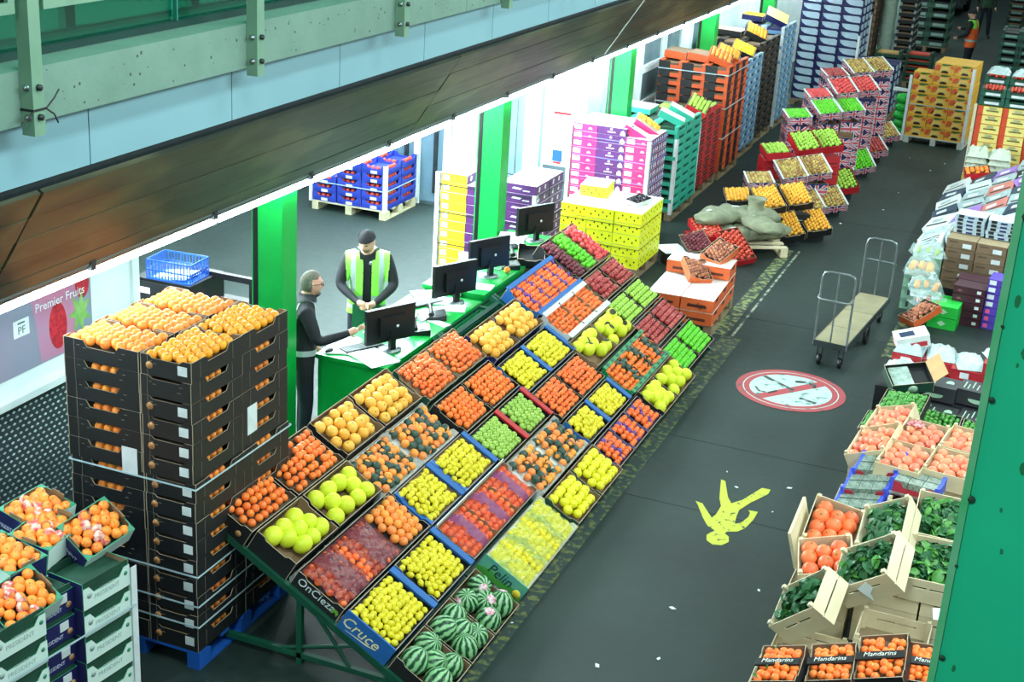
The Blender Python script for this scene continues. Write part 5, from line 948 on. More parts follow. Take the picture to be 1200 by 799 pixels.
tilt(M, .3, -.2, z+.05, .42, .5, .11, black_card, kraft, 'golden_orange', 'black tray of golden fruit tilted on the brown stack', 'golden fruit in the black tray on the brown stack', 22, 16, 14); tilt(M, -.25, 0, z, .6, .5, .1, black_card, mat('peach_lid', (226, 190, 160), .6), None, 'black tray with a pale peach lid on the brown stack', '', 2)
M, W, D, z = std(27.75, 29.0, -5.43, .40, 2, 3, 13, .142, skyblue_card, navy_card, 'blue_tray', 'tray', 'pale blue crate', 'blue stack with white post', 'pale blue crates', post=pale_post)
tilt(M, .1, -.1, z+.06, .45, .5, .12, navy_card, mat('pale_yellow_lid', (250, 232, 130), .6), None, 'yellow lidded navy box tilted on the blue stack', '', 22, 14, 14); tilt(M, -.35, .1, z+.01, .42, .5, .1, navy_card, yellow_card, None, 'yellow lidded box flat on the blue stack', '', 2)
for mx_, a in ((-5.43, 27.75),): corner_post(T(mx_+.005, a, 0), .05, 1.98, 'white corner post on the pale blue stack')
# tall navy cartons with a pale leaf panel
leaf_poly = [(.06, .88), (.84, .88), (.94, .72), (.94, .10), (.56, .10), (.3, .2), (.12, .48)]
def navyc(ty): return carton('navyleaf', .42, .40, .165, navy_card, navy_card, navy_card, [('poly', 'y', leaf_poly, mat('pale_leaf_panel', (176, 196, 214), .5)), ('poly', 'x', leaf_poly, MATS['pale_leaf_panel'])])
M = T(-5.05, 31.3, 0); pallet(M, 1.28, 1.25, wood2, 'pallet under the tall navy carton stack')
stack('navy_carton', 'carton', M, grid_cells([-.43, 0, .43], [-.41, 0, .41], 0), 14, .17, .14, navyc, 'navy leaf panel carton', 'tall navy stack', 'tall navy cartons')
corner_post(M @ T(.66, -.63, 0), .1, 1.6, 'white corner post at the near edge of the tall navy stack'); corner_post(M @ T(.66, .64, 0), .1, 1.9, 'white corner post at the far edge of the tall navy stack')
M = T(-3.95, 30.6, 0); pallet(M, .9, .9, wood2, 'pallet under the low navy stack')
stack('navy_carton', 'carton', M, grid_cells([-.22, .22], [-.22, .22], 0), 6, .17, .14, navyc, 'navy leaf panel carton', 'low stack behind the flag boxes', 'low navy cartons')
# farther stacks in the gloom
def plain_stack(x, y, nx, ny, w, d, h, nl, m, inner, name, desc, where, post=None, decal=None):
    M = T(x, y, 0); pallet(M, nx*w, ny*d, wood2, f'pallet under the {where}'); xs = [(i-(nx-1)/2)*w for i in range(nx)]; ys = [(j-(ny-1)/2)*d for j in range(ny)]
    stack(name, 'crate', M, grid_cells(xs, ys, 0), nl, h, .14, lambda ty: tray_mesh(name+where, w-.01, d-.01, h, m, inner, post, decal), desc, where, where)
plain_stack(-5.35, 37.0, 2, 2, .42, .5, .17, 12, mat('umber_card', (86, 62, 46), .7), black_card, 'umber_crate', 'dark umber crate', 'tall dim umber stack', brown_card)
o = thing('white_sack_column', 'pale film wrapped column of sacks beside the dim umber stack', 'wrapped goods', T(-4.70, 37.2, .14), None, MB().tube([(0, 0, z*.17) for z in range(13)], [.17+.02*(z % 2) for z in range(13)], 10).mesh('white_sack_column', mat('grey_green_film', (170, 190, 176), .4, (140, 160, 148), 8)))
pallet(T(-4.70, 37.2, 0), .4, .4, wood2, 'pallet under the film wrapped column')
plain_stack(-4.25, 37.6, 1, 2, .42, .5, .17, 12, black_card, brown_card, 'dark_crate', 'black crate', 'narrow dim black stack', mat('pale_grey_post', (150, 160, 156), .6))
plain_stack(-4.1, 41.5, 2, 2, .55, .5, .26, 6, mat('dim_green_tray', (52, 92, 70), .6), black_card, 'green_tray', 'dim green tray', 'far green stack', dkgreen, mat('pale_strip', (150, 176, 170), .6))
plain_stack(-3.55, 34.9, 1, 1, .6, .5, .14, 5, dkgreen, fto, 'mixed_crate', 'dark green mixed crate', 'small stack behind the melon pallet', dkgreen)
plain_stack(-4.2, 34.3, 1, 1, .6, .5, .15, 5, dkgreen, fkw, 'mixed_crate', 'olive mixed crate', 'olive stack behind the navy boxes', dkgreen)
o = thing('parked_trailer', 'dark covered trailer parked at the far end of the aisle', 'trailer', T(-4.9, 51.5, 0))
link('body', MB().box(-1.0, 1.0, -1.6, 1.6, .45, 1.9).mesh('body', mat('dark_tarpaulin', (30, 36, 38), .6)), o); link('tail_board', MB().box(-1.0, 1.0, -1.66, -1.6, .4, .9).mesh('tail_board', dark_steel), o)
for x in (-.9, .9): link('wheel', MB().lathe([(.3, -.1), (.34, -.06), (.34, .06), (.3, .1)], 16, 0, RY(90)).mesh('wheel', black_plastic), o, T(x, .3, .34))
link('white_load', MB().box(-.2, .9, -1.5, -.3, 1.9, 2.1).mesh('white_load', paper), o)
o = thing('pale_van_panel', 'pale grey shutter between the dim far stacks', 'shutter', T(-5.0, 44.0, 0), None, MB().box(-.5, .5, 0, .1, 0, 2.4).mesh('pale_van_panel', mat('pale_shutter', (150, 176, 164), .5)))
# ------------------------------------------------------------------ tilted displays along the open aisle
def PM_(c, r): return T(*c) @ RZ(r[2]) @ RY(r[1]) @ RX(r[0])
flag_b, flag_r, flag_w = navy_card, mat('faded_flag_red', (206, 84, 96), .55), mat('flag_white', (222, 212, 222), .55)
def flag_mesh(w, h):
    k = ('flag', round(w, 3), round(h, 3))
    if k in CR: return CR[k]
    b = MB(); y = 0
    def q(pts, mi, e): b.add([(x, -e, z) for x, z in pts], [tuple(range(len(pts)))], mi)
    for sx in (-1, 1):
        for sz in (-1, 1):
            a = [(sx*w/2, sz*h/2), (sx*w/2, sz*h*.32), (sx*w*.10, 0), (sx*w*.02, 0), (sx*w*.32, sz*h/2)]
            q(a if sx*sz < 0 else a[::-1], 0, .001); a2 = [(sx*w/2, sz*h/2), (sx*w/2, sz*h*.42), (sx*w*.04, 0), (sx*w*.40, sz*h/2)]; q(a2 if sx*sz < 0 else a2[::-1], 1, .002)
    q([(-w/2, -h*.17), (w/2, -h*.17), (w/2, h*.17), (-w/2, h*.17)], 0, .003); q([(-w*.09, -h/2), (w*.09, -h/2), (w*.09, h/2), (-w*.09, h/2)], 0, .0031)
    q([(-w/2, -h*.1), (w/2, -h*.1), (w/2, h*.1), (-w/2, h*.1)], 1, .004); q([(-w*.05, -h/2), (w*.05, -h/2), (w*.05, h/2), (-w*.05, h/2)], 1, .0041)
    CR[k] = b.mesh('flag_print', [flag_w, flag_r]); return CR[k]
def flag_box(w, d, h, zb, top=True):
    k = ('fb', w, d, h, top)
    if k in CR: return CR[k]
    P = list(crate_parts('flagc', w, d, h, navy_card, kraft, zb, xs='flat', ys='flat', edge=white_card)); nest(P, 'end_panel', (0, -1, 0), [('flag_print', flag_mesh(w*.95, h*.9), T(0, -d/2-.002, h/2))]); nest(P, 'side_panel', (1, 0, 0), [('flag_print', flag_mesh(d*.95, h*.9), T(w/2+.002, 0, h/2) @ RZ(90))]); nest(P, 'side_panel', (-1, 0, 0), [('flag_print', flag_mesh(d*.95, h*.9), T(-w/2-.002, 0, h/2) @ RZ(-90))])
    if top:
        for s in (-1, 1): P.append(('white_rim', MB().box(s*w/2-.014, s*w/2+.014, -d/2, d/2, h, h+.008).mesh('white_rim', white_card)))
    CR[k] = P; return P
def display(M, w, d, h, style, kind, lab, flab, grp, **k):
    o = thing('fruit_box', lab, 'box', M @ T(0, 0, -h), grp)
    if style == 'flag': inst(flag_box(w, d, h, h-.04), o)
    elif style == 'red': inst(crate_parts('dred', w, d, h, red_card, dark_kraft, h-.04, xs='flat', ys='flat', edge=red_card), o)
    else: inst(crate_parts('dblk', w, d, h, black_card, kraft, h-.04, xs='corner', ys='corner'), o)
    if kind: fill(M, w-.03, d-.03, -.012, kind, flab, flab, bulge=.02, jit=.12, **k)
def support(c, r, z1, w, d, style, n, lab, grp):
    """plain upright boxes carrying a tilted one"""
    h = max(.1, z1/n)
    for L in range(n):
        o = thing('fruit_box', f'{lab}, {ORD[n-1-L]} of its column', 'box', T(c[0], c[1], L*h) @ RZ(r), grp)
        if style == 'flag': inst(flag_box(w, d, h-.003, .05, False), o)
        elif style == 'red': inst([('body', carton('redsup%.3f' % h, w, d, h-.004, red_card, red_card, red_card, [('y', .1, .9, .30, .42, mat('dark_red_print', (130, 24, 30), .6)), ('x', .1, .9, .3, .42, MATS['dark_red_print'])]))], o)
        else: inst([('body', carton('blksup%.3f%.2f' % (h, w), w, d, h-.004, black_card, black_card, black_card, [('y', .3, .7, .5, .54, label_white)]))], o)
rows = [  # centre, rotation, style, kind, z under, label, support boxes
 ((-4.36, 20.32, .52), (8, -6, 20), 'blk', 'apricot', 'black box of apricots, innermost of the apricot display', 'apricot in the innermost black box', 3),
 ((-3.83, 19.95, .64), (25, -9, 34), 'blk', 'apricot', 'tilted black box of apricots, upper inner one', 'apricot in the upper inner black box', 3), ((-3.52, 20.40, .64), (24, -9, 32), 'blk', 'apricot', 'tilted black box of apricots, upper outer one', 'apricot in the upper outer black box', 3),
 ((-3.50, 19.90, .30), (27, -9, 33), 'blk', 'apricot', 'tilted black box of apricots, lower inner one by the sacks', 'apricot in the lower inner black box', 0), ((-3.20, 20.37, .30), (23, -9, 32), 'blk', 'apricot', 'tilted black box of apricots, lowest by the open aisle', 'apricot in the lowest black box', 0),
 ((-4.2, 20.95, .66), (6, -4, 22), 'flag', 'pear', 'flag printed box of small pears at the back of the pear display', 'small pear in the back flag box', 3),
 ((-3.84, 21.50, .74), (22, -9, 31), 'flag', 'pear', 'tilted flag box of small pears, inner one', 'small pear in the inner tilted flag box', 4), ((-3.56, 21.98, .74), (22, -9, 31), 'flag', 'pear', 'tilted flag box of small pears, outer one', 'small pear in the outer tilted flag box', 4),
 ((-3.24, 21.91, .29), (22, -9, 31), 'flag', 'pear', 'low tilted flag box of pears by the open aisle', 'pear in the low flag box by the aisle', 0), ((-3.50, 21.42, .31), (20, -9, 31), 'flag', 'pear', 'low tilted flag box of pears half hidden behind apricots', 'pear in the half hidden low flag box', 0),
 ((-4.22, 22.05, .9), (6, -6, 26), 'red', 'lime_apple', 'red box of pale green apples at the back of its row', 'pale green apple in the back red box', 6), ((-3.86, 22.54, .98), (24, -8, 33), 'red', 'lime_apple', 'tilted red box of green apples, inner one', 'green apple in the inner tilted red box', 6), ((-3.58, 22.98, .98), (23, -8, 33), 'red', 'lime_apple', 'tilted red box of green apples, outer one', 'green apple in the outer tilted red box', 6),
 ((-3.25, 23.08, .33), (26, -9, 30), 'red', 'lime_apple', 'low red box of green apples by the open aisle', 'green apple in the low red box', 0),
 ((-4.25, 23.75, 1.16), (6, -5, 24), 'flag', 'bright_apple', 'flag box of bright green apples at the back', 'bright green apple in the back flag box', 6), ((-3.87, 24.26, 1.24), (17, -7, 31), 'flag', 'bright_apple', 'tilted flag box of bright green apples, inner one', 'bright green apple in the inner flag box', 6), ((-3.56, 24.72, 1.24), (16, -6, 31), 'flag', 'bright_apple', 'tilted flag box of bright green apples, outer one', 'bright green apple in the outer flag box', 6),
 ((-4.1, 24.65, 1.38), (6, -5, 24), 'flag', 'pink_apple', 'flag box of pink apples at the back', 'pink apple in the back flag box', 7), ((-3.76, 25.04, 1.49), (21, -7, 32), 'flag', 'pink_apple', 'tilted flag box of pink apples, inner one', 'pink apple in the inner flag box', 8), ((-3.48, 25.62, 1.47), (21, -6, 33), 'flag', 'pink_apple', 'tilted flag box of pink apples, outer one', 'pink apple in the outer flag box', 8),
 ((-4.05, 25.8, 1.58), (6, -4, 26), 'flag', 'red_apple', 'flag box of mixed apples at the back of the top row', 'mixed apple in the back top flag box', 8), ((-3.71, 26.2, 1.68), (20, -5, 36), 'flag', 'pear', 'topmost tilted flag box of yellow pears, inner one', 'yellow pear in the inner topmost flag box', 9), ((-3.43, 26.66, 1.68), (19, -4, 36), 'flag', 'pear', 'topmost tilted flag box of yellow pears, outer one', 'yellow pear in the outer topmost flag box', 9),
 ((-3.26, 24.85, .30), (28, -12, 28), 'flag', 'bright_apple', 'low flag box of green apples on the aisle floor', 'green apple in the low flag box', 0), ((-3.24, 26.15, .30), (19, -15, 26), 'flag', 'red_apple', 'low flag box of dark red apples on the aisle floor', 'dark red apple in the low flag box', 0), ((-3.24, 27.72, .30), (20, -11, 30), 'flag', 'pear', 'low flag box of brown pears farthest along the floor', 'brown pear in the low far flag box', 0)]
for c, r, stl, kind, lab, flab, n in rows:
    grp = {'blk': 'apricot display boxes', 'flag': 'flag printed boxes in the aisle display', 'red': 'red apple boxes in the aisle display'}[stl]
    w, d = .385, .50; h = .13; Mx = PM_(c, r); display(Mx, w, d, h, stl, kind, lab, flab, grp)
    cc = (c[0]+.02, c[1]+.05)
    if n: support((c[0]-.02, c[1]+.04), r[2], c[2]-.27 if r[0] > 10 else c[2]-.17, w-.02, d-.03, stl, max(2, n-2), 'upright box under the '+flab.split(' in the ')[1]+' of '+kind.replace('_', ' ')+'s', grp+' below')
    else:
        o = thing('wood_wedge', 'low black prop under the '+flab.split(' in the ')[1]+' of '+kind.replace('_', ' ')+'s', 'crate', T(c[0]-.05, c[1]+.06, 0) @ RZ(r[2])); inst([('body', carton('wedge', .3, .34, .1, black_card, black_card, black_card))], o)
for i, (x, y, n) in enumerate(((-3.40, 25.5, 7), (-3.52, 24.2, 5), (-3.36, 26.9, 6))): support((x, y), 8, 1.2 if i != 1 else .80, .36, .5, 'flag', n, f'flag box in the {("middle", "near", "far")[i]} upright column at the aisle edge', 'flag box columns at the aisle edge')
tag(thing('lime_netting', 'bright green netted goods beside the far flag boxes', 'netting', T(-3.1, 28.9, 0)), None)
bg = mat('bright_green_net', (40, 200, 70), .5, (24, 150, 50), 20)
nt_ = bpy.data.objects['lime_netting']
for k in range(5): link('net_bag', MB().lathe([(1e-5, 0), (.16, .02), (.2, .09), (.15, .17), (1e-5, .19)], 9).mesh('net_bag', bg), nt_, T(.02*(k % 2), 0, k*.16))
# sacks on a pallet, red and black boxes on the floor
pallet(T(-4.05, 19.35, 0) @ RZ(28), 1.15, .95, wood, 'pale wooden pallet under the grey sacks')
sackm = mat('grey_green_sack', (150, 154, 128), .9, (104, 110, 88), 7, .6, bump=1.0)
def sack(name, M, L, Wd, H_, lab, neck=False, seed=0):
    rs = random.Random(seed); b = MB(); n = 14; k = 10; vs = []; fs = []
    for i in range(k+1):
        u = i/k; pr = (math.sin(math.pi*min(1, max(0, u*.94+.03))))**.42
        for j in range(n):
            a = 2*math.pi*j/n; x = (u-.5)*L; y = Wd/2*pr*math.copysign(abs(math.cos(a))**.8, math.cos(a)); z = H_/2+H_/2*pr*math.copysign(abs(math.sin(a))**.9, math.sin(a)); vs.append((x+rs.uniform(-.02, .02), y*(1+.09*math.sin(5*u*3+a*2)), z+rs.uniform(-.012, .02)+.02*math.sin(u*14+j)))
    for i in range(k): fs += [(i*n+j, i*n+(j+1) % n, (i+1)*n+(j+1) % n, (i+1)*n+j) for j in range(n)]
    fs += [tuple(range(n-1, -1, -1)), tuple(k*n+j for j in range(n))]
    b.add(vs, fs, 0, None, True); o = thing(name, lab, 'sack', M, 'grey sacks on the pallet'); link('body', b.mesh('body', sackm), o)
    if neck: link('open_neck', MB().lathe([(.16, 0), (.11, .06), (.12, .15), (.15, .19), (.12, .18), (.08, .10)], 14).mesh('open_neck', sackm), o, T(.05, .0, H_-.04))
    link('stitched_label', MB().box(-.05, .05, -.02, .02, 0, .004).mesh('stitched_label', label_white), o, T(-L*.3, 0, H_+.012)); return o
for i, (x, y, z, rz) in enumerate(((-4.3, 19.0, .14, 60), (-3.95, 19.25, .14, 56), (-3.72, 19.5, .14, 54), (-4.4, 19.6, .14, 62))): sack('jute_sack', T(x, y, z) @ RZ(rz), .85, .42, .2, f'grey green sack in the lower layer on the pallet, {NTH[i]} from the red boxes', False, i)
sack('jute_sack', T(-4.35, 19.25, .33) @ RZ(70), .95, .5, .22, 'grey green sack lying flat on the upper layer', False, 9); sack('jute_sack', T(-3.95, 19.5, .33) @ RZ(20), .8, .46, .22, 'grey green sack with its open neck standing up', True, 10); sack('jute_sack', T(-3.72, 19.2, .32) @ RZ(-35), .75, .4, .17, 'grey green sack sagging over the pallet edge', False, 12)
display(PM_((-3.94, 18.62, .24), (30, -8, 44)), .36, .58, .11, 'red', 'tomato', 'red tray of tomatoes leaning against the sacks', 'tomato in the leaning red tray', None)
display(PM_((-4.42, 18.85, .36), (14, -6, 34)), .38, .55, .11, 'red', 'tomato', 'red tray of tomatoes lying behind the leaning one', 'tomato in the rear red tray', None)
o = thing('fruit_box', 'red box under the rear tomato tray', 'box', T(-4.48, 18.95, 0) @ RZ(34)); inst([('body', carton('redlow', .4, .5, .2, red_card, red_card, red_card))], o)
for i, (x, y, z, rz, ry, lab) in enumerate(((-4.72, 18.2, 0, 40, 0, 'white lidded black box on the floor farthest from the aisle'), (-4.28, 18.0, 0, 36, 0, 'white lidded black box on the floor near the leaning tray'))):
    o = thing('cherry_box', lab, 'box', T(x, y, z) @ RZ(rz)); inst([('body', carton('cherry', .36, .42, .16, black_card, black_card, white_card, [('y', .3, .45, .3, .7, label_white), ('x', .4, .6, .3, .7, label_white)]))], o)
display(PM_((-4.42, 18.32, .29), (22, -12, 38)), .36, .40, .1, 'blk', 'plum', 'black box of dark cherries tilted over the lidded boxes', 'dark cherry plum in the tilted floor box', None)
# orange boxes on a pallet at the far low corner of the stall
M = T(-3.86, 16.05, 0) @ RZ(2); pallet(M, .8, 1.2, wood2, 'old wooden pallet under the orange card boxes')
oc = mat('bright_orange_card', (224, 104, 50), .6, (206, 88, 40), 6); whl = mat('white_lid', (240, 240, 236), .6)
for i, (x, y, n) in enumerate(((-.2, -.42, 2), (.2, -.42, 2), (-.2, 0, 2), (.2, 0, 2), (-.2, .42, 3), (.2, .42, 3))):
    for L in range(n):
        o = thing('orange_box', f'white lidded orange box, {ORD[n-1-L]} of its column, {NTH[i]} column from green apples', 'box', M @ T(x, y, .14+L*.16), 'orange card boxes at the stall corner'); inst([('body', carton('orangebox', .385, .405, .155, oc, oc, whl, [('y', .2, .8, .3, .5, mat('dark_print', (90, 40, 26), .6)), ('x', .35, .65, .6, .9, black_card)]))], o)
        if L == n-1 and i in (1, 3): link('lettering', text('nudge', .09, mat('dark_ink', (40, 30, 28), .6)), o, T(0, -.2075, .075) @ UP_FRONT)
for i, (x, y, z, rz, lab) in enumerate(((.02, .12, .60, 30, 'tilted orange box of brown fruit on the card boxes, near one'), (.18, .52, .74, -24, 'tilted orange box of brown fruit on the card boxes, far one'))):
    Mx = M @ T(x, y, z) @ RZ(rz) @ RX(20) @ RY(12); o = thing('orange_box', lab, 'box', Mx @ T(0, 0, -.1)); inst(crate_parts('orgopen', .3, .4, .1, oc, dark_kraft, .05), o)
    fill(Mx, .27, .37, -.02, 'chestnut', f'brown fruit in the {"near" if i == 0 else "far"} tilted orange box', f'brown fruit {i}', jit=.1)
# ------------------------------------------------------------------ opposite side of the aisle
def wcrate(M, w, d, h, zb, lab, grp, name='wooden_crate', m=None, slot=True, key='wc'):
    o = thing(name, lab, 'crate', M, grp); inst(wood_parts(key+str(h)+str(zb), w, d, h, zb, m, slot=slot), o); return o
greens = [mat('dark_leaf', (30, 84, 50), .5, (46, 110, 58), 12), mat('bright_leaf', (84, 150, 62), .45, (60, 128, 54), 12)]
def leaves(M, w, d, z, lab, n=90, seed=0, bright=.15):
    rs = random.Random(seed); b = MB()
    for k in range(n):
        L = rs.uniform(.07, .12); W = L*rs.uniform(.5, .75); pts = []; fs = []
        for i in range(5):
            u = i/4; ww = W*math.sin(math.pi*(u*.8+.12))*.5; pts += [(u*L-L/2, -ww, .02*math.sin(u*3)+.012), (u*L-L/2, 0, .02*math.sin(u*3)), (u*L-L/2, ww, .02*math.sin(u*3)+.012)]
        for i in range(4): fs += [(i*3, i*3+3, i*3+4, i*3+1), (i*3+1, i*3+4, i*3+5, i*3+2)]
        mm = T(rs.uniform(-w/2+.05, w/2-.05), rs.uniform(-d/2+.05, d/2-.05), z+rs.uniform(-.02, .035)) @ Euler((rs.uniform(-.8, .8), rs.uniform(-.8, .8), rs.uniform(0, 6.28))).to_matrix().to_4x4()
        b.add(pts, fs, 1 if rs.random() < bright else 0, mm, True)
    b.box(-w/2+.01, w/2-.01, -d/2+.01, d/2-.01, z-.06, z-.03, 0)
    o = thing('leafy_greens', lab, 'greens', M, None, b.mesh('leafy_greens', greens)); o['kind'] = 'stuff'
# lower tiers carrying the tilted crates
for i, (x, y, n, w, d) in enumerate(((-1.12, 8.30, 2, .36, .5), (-.74, 8.35, 2, .36, .5), (-.36, 8.5, 2, .36, .5), (-1.05, 9.1, 1, .5, .4), (-.5, 9.3, 2, .5, .45), (-1.1, 9.75, 2, .45, .42), (-.6, 9.85, 3, .45, .5), (-.16, 9.85, 3, .4, .5), (-1.1, 10.35, 2, .45, .55), (-.62, 10.45, 3, .45, .5), (-.17, 10.5, 3, .4, .55))):
    for L in range(n): wcrate(T(x, y, L*.17), w, d, .165, .02, f'wooden crate, {ORD[n-1-L]} of its pile, under the {"mandarin" if y < 8.6 else "greens"} boxes, {NTH[i]} pile', 'wooden crates carrying the near display', key='sup')
# mandarins with leaves in black printed boxes
cut = mat('white_hand_lettering', (226, 230, 224), .5)
for i, (c, r, w, d) in enumerate((((-1.12, 8.20, .53), (6, -18, -1), .30, .40), ((-.80, 8.30, .58), (6, -18, 3), .30, .40), ((-.50, 8.39, .66), (12, -20, 0), .32, .42), ((-.19, 8.55, .60), (8, -5, 2), .32, .40), ((-1.05, 7.78, .46), (6, -16, 0), .30, .40), ((-.66, 7.86, .50), (8, -14, 2), .32, .40))):
    Mx = PM_(c, r) @ T(0, 0, -.12); lab = f'black printed box of leafy mandarins, {NTH[i]} from the aisle' if i < 4 else f'black printed box of leafy mandarins in the row nearest the viewer, {NTH[i-4]} from the aisle'
    o = thing('mandarin_box', lab, 'box', Mx, 'black printed mandarin boxes'); inst(crate_parts('manb', w, d, .12, black_card, brown_card, .07, ys='flat', xs='corner'), o)
    link('handle_bar', MB().box(-w/2, w/2, -.03, .03, 0, .016).mesh('handle_bar', black_card), o, T(0, -.02, .135) @ RX(8)); link('lettering', text('Mandarins', .052, cut, shear=.25), o, T(0, -.02, .1555) @ RX(8)); link('lettering', text('Mandarins', .05, cut, shear=.25), o, T(0, -d/2-.002, .06) @ UP_FRONT); link('lettering', text('Mandarins', .05, cut, shear=.25), o, T(-w/2-.002, 0, .06) @ RZ(-90) @ UP_FRONT)
    fill(Mx, w-.03, d-.03, .098, 'mandarin', 'leafy mandarin in the '+lab.split(' of ')[0].replace('black', '')+' '+lab.split(', ')[1], lab, bulge=.02, jit=.3, gap=.96, skip=.02, extra=lambda i, j: ('leaf', LEAF) if (i*2+j) % 3 == 0 else None, budget=True)
# coral citrus and greens in pale wooden crates
for i, (c, r, w, d, n) in enumerate((((-1.13, 10.22, .60), (20, 10, 2), .40, .50, (3, 4)), ((-1.10, 9.66, .62), (18, -16, 8), .40, .38, (3, 3)))):
    Mx = PM_(c, r) @ T(0, 0, -.17); lab = ('upper', 'lower')[i]+' wooden crate of big coral melons'; wcrate(Mx, w, d, .17, .06, lab+' beside the greens', 'crates of coral melons', slot=False)
    fill(Mx, w-.05, d-.05, .125, 'coral_melon', f'round coral melon in the {("upper", "lower")[i]} wooden crate', f'coral melons {i}', rows=n, bulge=.02, jit=.15)
for i, (c, r, w, d, lab) in enumerate((((-.76, 10.11, .78), (15, -30, -6), .38, .50, 'upper tilted crate of dark greens beside the coral melons'), ((-.78, 9.28, .84), (30, -38, -20), .50, .40, 'middle tilted crate of dark greens with a torn paper tag'), ((-1.16, 8.99, .60), (33, -44, -28), .48, .38, 'lowest tilted crate of dark greens at the aisle edge'), ((-.36, 10.50, .74), (12, 2, 2), .40, .55, 'upper flat crate of bright greens by the green column'), ((-.33, 9.82, .70), (9, -1, 0), .40, .55, 'lower flat crate of bright greens by the green column'))):
    Mx = PM_(c, r) @ T(0, 0, -.2); wcrate(Mx, w, d, .2, .05, lab, 'crates of leafy greens'); leaves(Mx, w-.04, d-.04, .165, 'leaves heaped in the '+lab.split(' with ')[0], 110, i, .1 if i < 3 else .4)
    if i == 1:
        thing('torn_tag', 'torn white paper tag hanging on the greens crate front', 'tag', Mx @ T(.02, -d/2-.012, .10) @ RZ(8), None, MB().prism([(-.05, .06), (.04, .09), (.05, .02), (.0, -.02), (-.02, -.09), (-.04, 0)], .003).mesh('torn_tag', paper))
thing('paper_sheet', 'white paper sheet lying over the lower wooden crates', 'paper', T(-.18, 9.36, .53) @ RX(25) @ RZ(12), None, MB().box(-.08, .08, -.05, .05, 0, .003).mesh('paper_sheet', paper))
o = thing('wood_lid', 'pale crate board standing behind the coral melons', 'board', T(-1.33, 10.15, .36) @ RX(8) @ RY(-14)); link('board', MB().box(-.012, .012, -.27, .27, 0, .32).mesh('board', wood), o)
# blue ended punnet boxes
pun = mat('punnet_mix', (150, 160, 150), .3, (96, 120, 110), 50, .2); bluef = mat('bright_blue_flap', (70, 96, 226), .5, (60, 84, 205), 12); cherry_red = mat('cherry_red_card', (176, 40, 62), .5)
def punnet_box(M, lab):
    o = thing('punnet_box', lab, 'box', M, 'blue ended punnet boxes')
    if 'punnet' not in CR:
        w, d, h = .40, .30, .12; P = [('base', MB().box(-w/2, w/2, -d/2, d/2, 0, .03).mesh('base', white_card))]
        for s in (-1, 1):
            P.append(('side_panel', MB().prism([(-d/2, 0), (d/2, 0), (d/2, h+.03), (.06, h), (-.06, h), (-d/2, h+.03)], .03, 0).mesh('side_panel', bluef), T(s*w/2, 0, 0) @ RZ(90 if s > 0 else -90))); P.append(('end_panel', MB().prism(panel_poly(w-.06, h, 'notch'), .008, 0).mesh('end_panel', cherry_red), T(0, s*d/2, 0) @ RZ(0 if s < 0 else 180)))
        for i in range(3):
            for j in range(2): P.append(('punnet', MB().box(-.055, .055, -.06, .06, .03, .125).mesh('punnet', pun), T(-.115+.115*i, -.068+.136*j, 0)))
        P.append(('lettering', text('FRESH', .03, label_white), T(0, -d/2-.001, .03) @ UP_FRONT)) if False else None
        CR['punnet'] = P
    inst(CR['punnet'], o)
for i, (c, r) in enumerate((((-.97, 11.52, .62), (12, -14, -11)), ((-1.02, 11.30, .53), (12, -14, -9)), ((-1.06, 11.10, .44), (12, -14, -12)))): punnet_box(PM_(c, r) @ T(0, 0, -.12), f'blue ended punnet box, {ORD[i]} of the stepped three under the mangoes')
punnet_box(T(-.62, 11.30, .52) @ RZ(-8), 'blue ended punnet box standing apart under the flat mango crates')
for i, (x, y, n) in enumerate(((-1.06, 11.3, 2), (-.62, 11.3, 3), (-.22, 11.3, 3))):
    for L in range(n): wcrate(T(x, y, L*.17), .42, .42, .165, .02, f'pale crate, {ORD[n-1-L]} of its pile, under the punnet boxes, {NTH[i]} pile from the aisle', 'pale crates under the punnet boxes', key='sup2')
# mangoes in pale wooden boxes
for i, (c, r, w, d, lab) in enumerate((((-1.04, 12.46, .67), (8, -20, -10), .38, .50, 'upper tilted box of mangoes at the aisle edge'), ((-1.10, 11.90, .67), (10, -24, -11), .38, .50, 'lower tilted box of mangoes at the aisle edge'), ((-.71, 12.12, .72), (4, 0, -9), .38, .50, 'flat box of mangoes with a red label, rear middle'), ((-.32, 12.18, .72), (2, 0, -9), .38, .50, 'flat box of mangoes, rear one by the green column'), ((-.78, 11.60, .70), (4, 0, -9), .38, .50, 'flat box of mangoes, front middle'), ((-.40, 11.66, .70), (2, 0, -8), .38, .50, 'flat box of mangoes, front one by the green column'), ((-.02, 11.7, .70), (2, 0, -8), .38, .5, 'flat box of mangoes half behind the green column'))):
    Mx = PM_(c, r) @ T(0, 0, -.15); wcrate(Mx, w, d, .15, .05, lab, 'pale mango boxes', m=mat('cream_wood', (222, 206, 172), .7, (200, 182, 146), 6), slot=False, key='mg', name='mango_box')
    fill(Mx, w-.05, d-.05, .11, 'mango', 'mango, '+lab, lab, tumble='lay', bulge=.015, jit=.2, gap=1.08)
    if i == 2:
        o = thing('red_flower_net', 'dark red patterned wrapper on the rear middle mangoes', 'wrapper', Mx @ T(-.09, .12, .165), None, MB().add([(-.07, -.06, 0), (0, -.07, .015), (.07, -.05, 0), (.08, .04, -.005), (.01, .07, .01), (-.07, .05, 0)], [(0, 1, 4, 5), (1, 2, 3, 4)], 0).mesh('red_flower_net', mat('red_white_pattern', (130, 26, 40), .5, (222, 150, 150), 60, .1)))
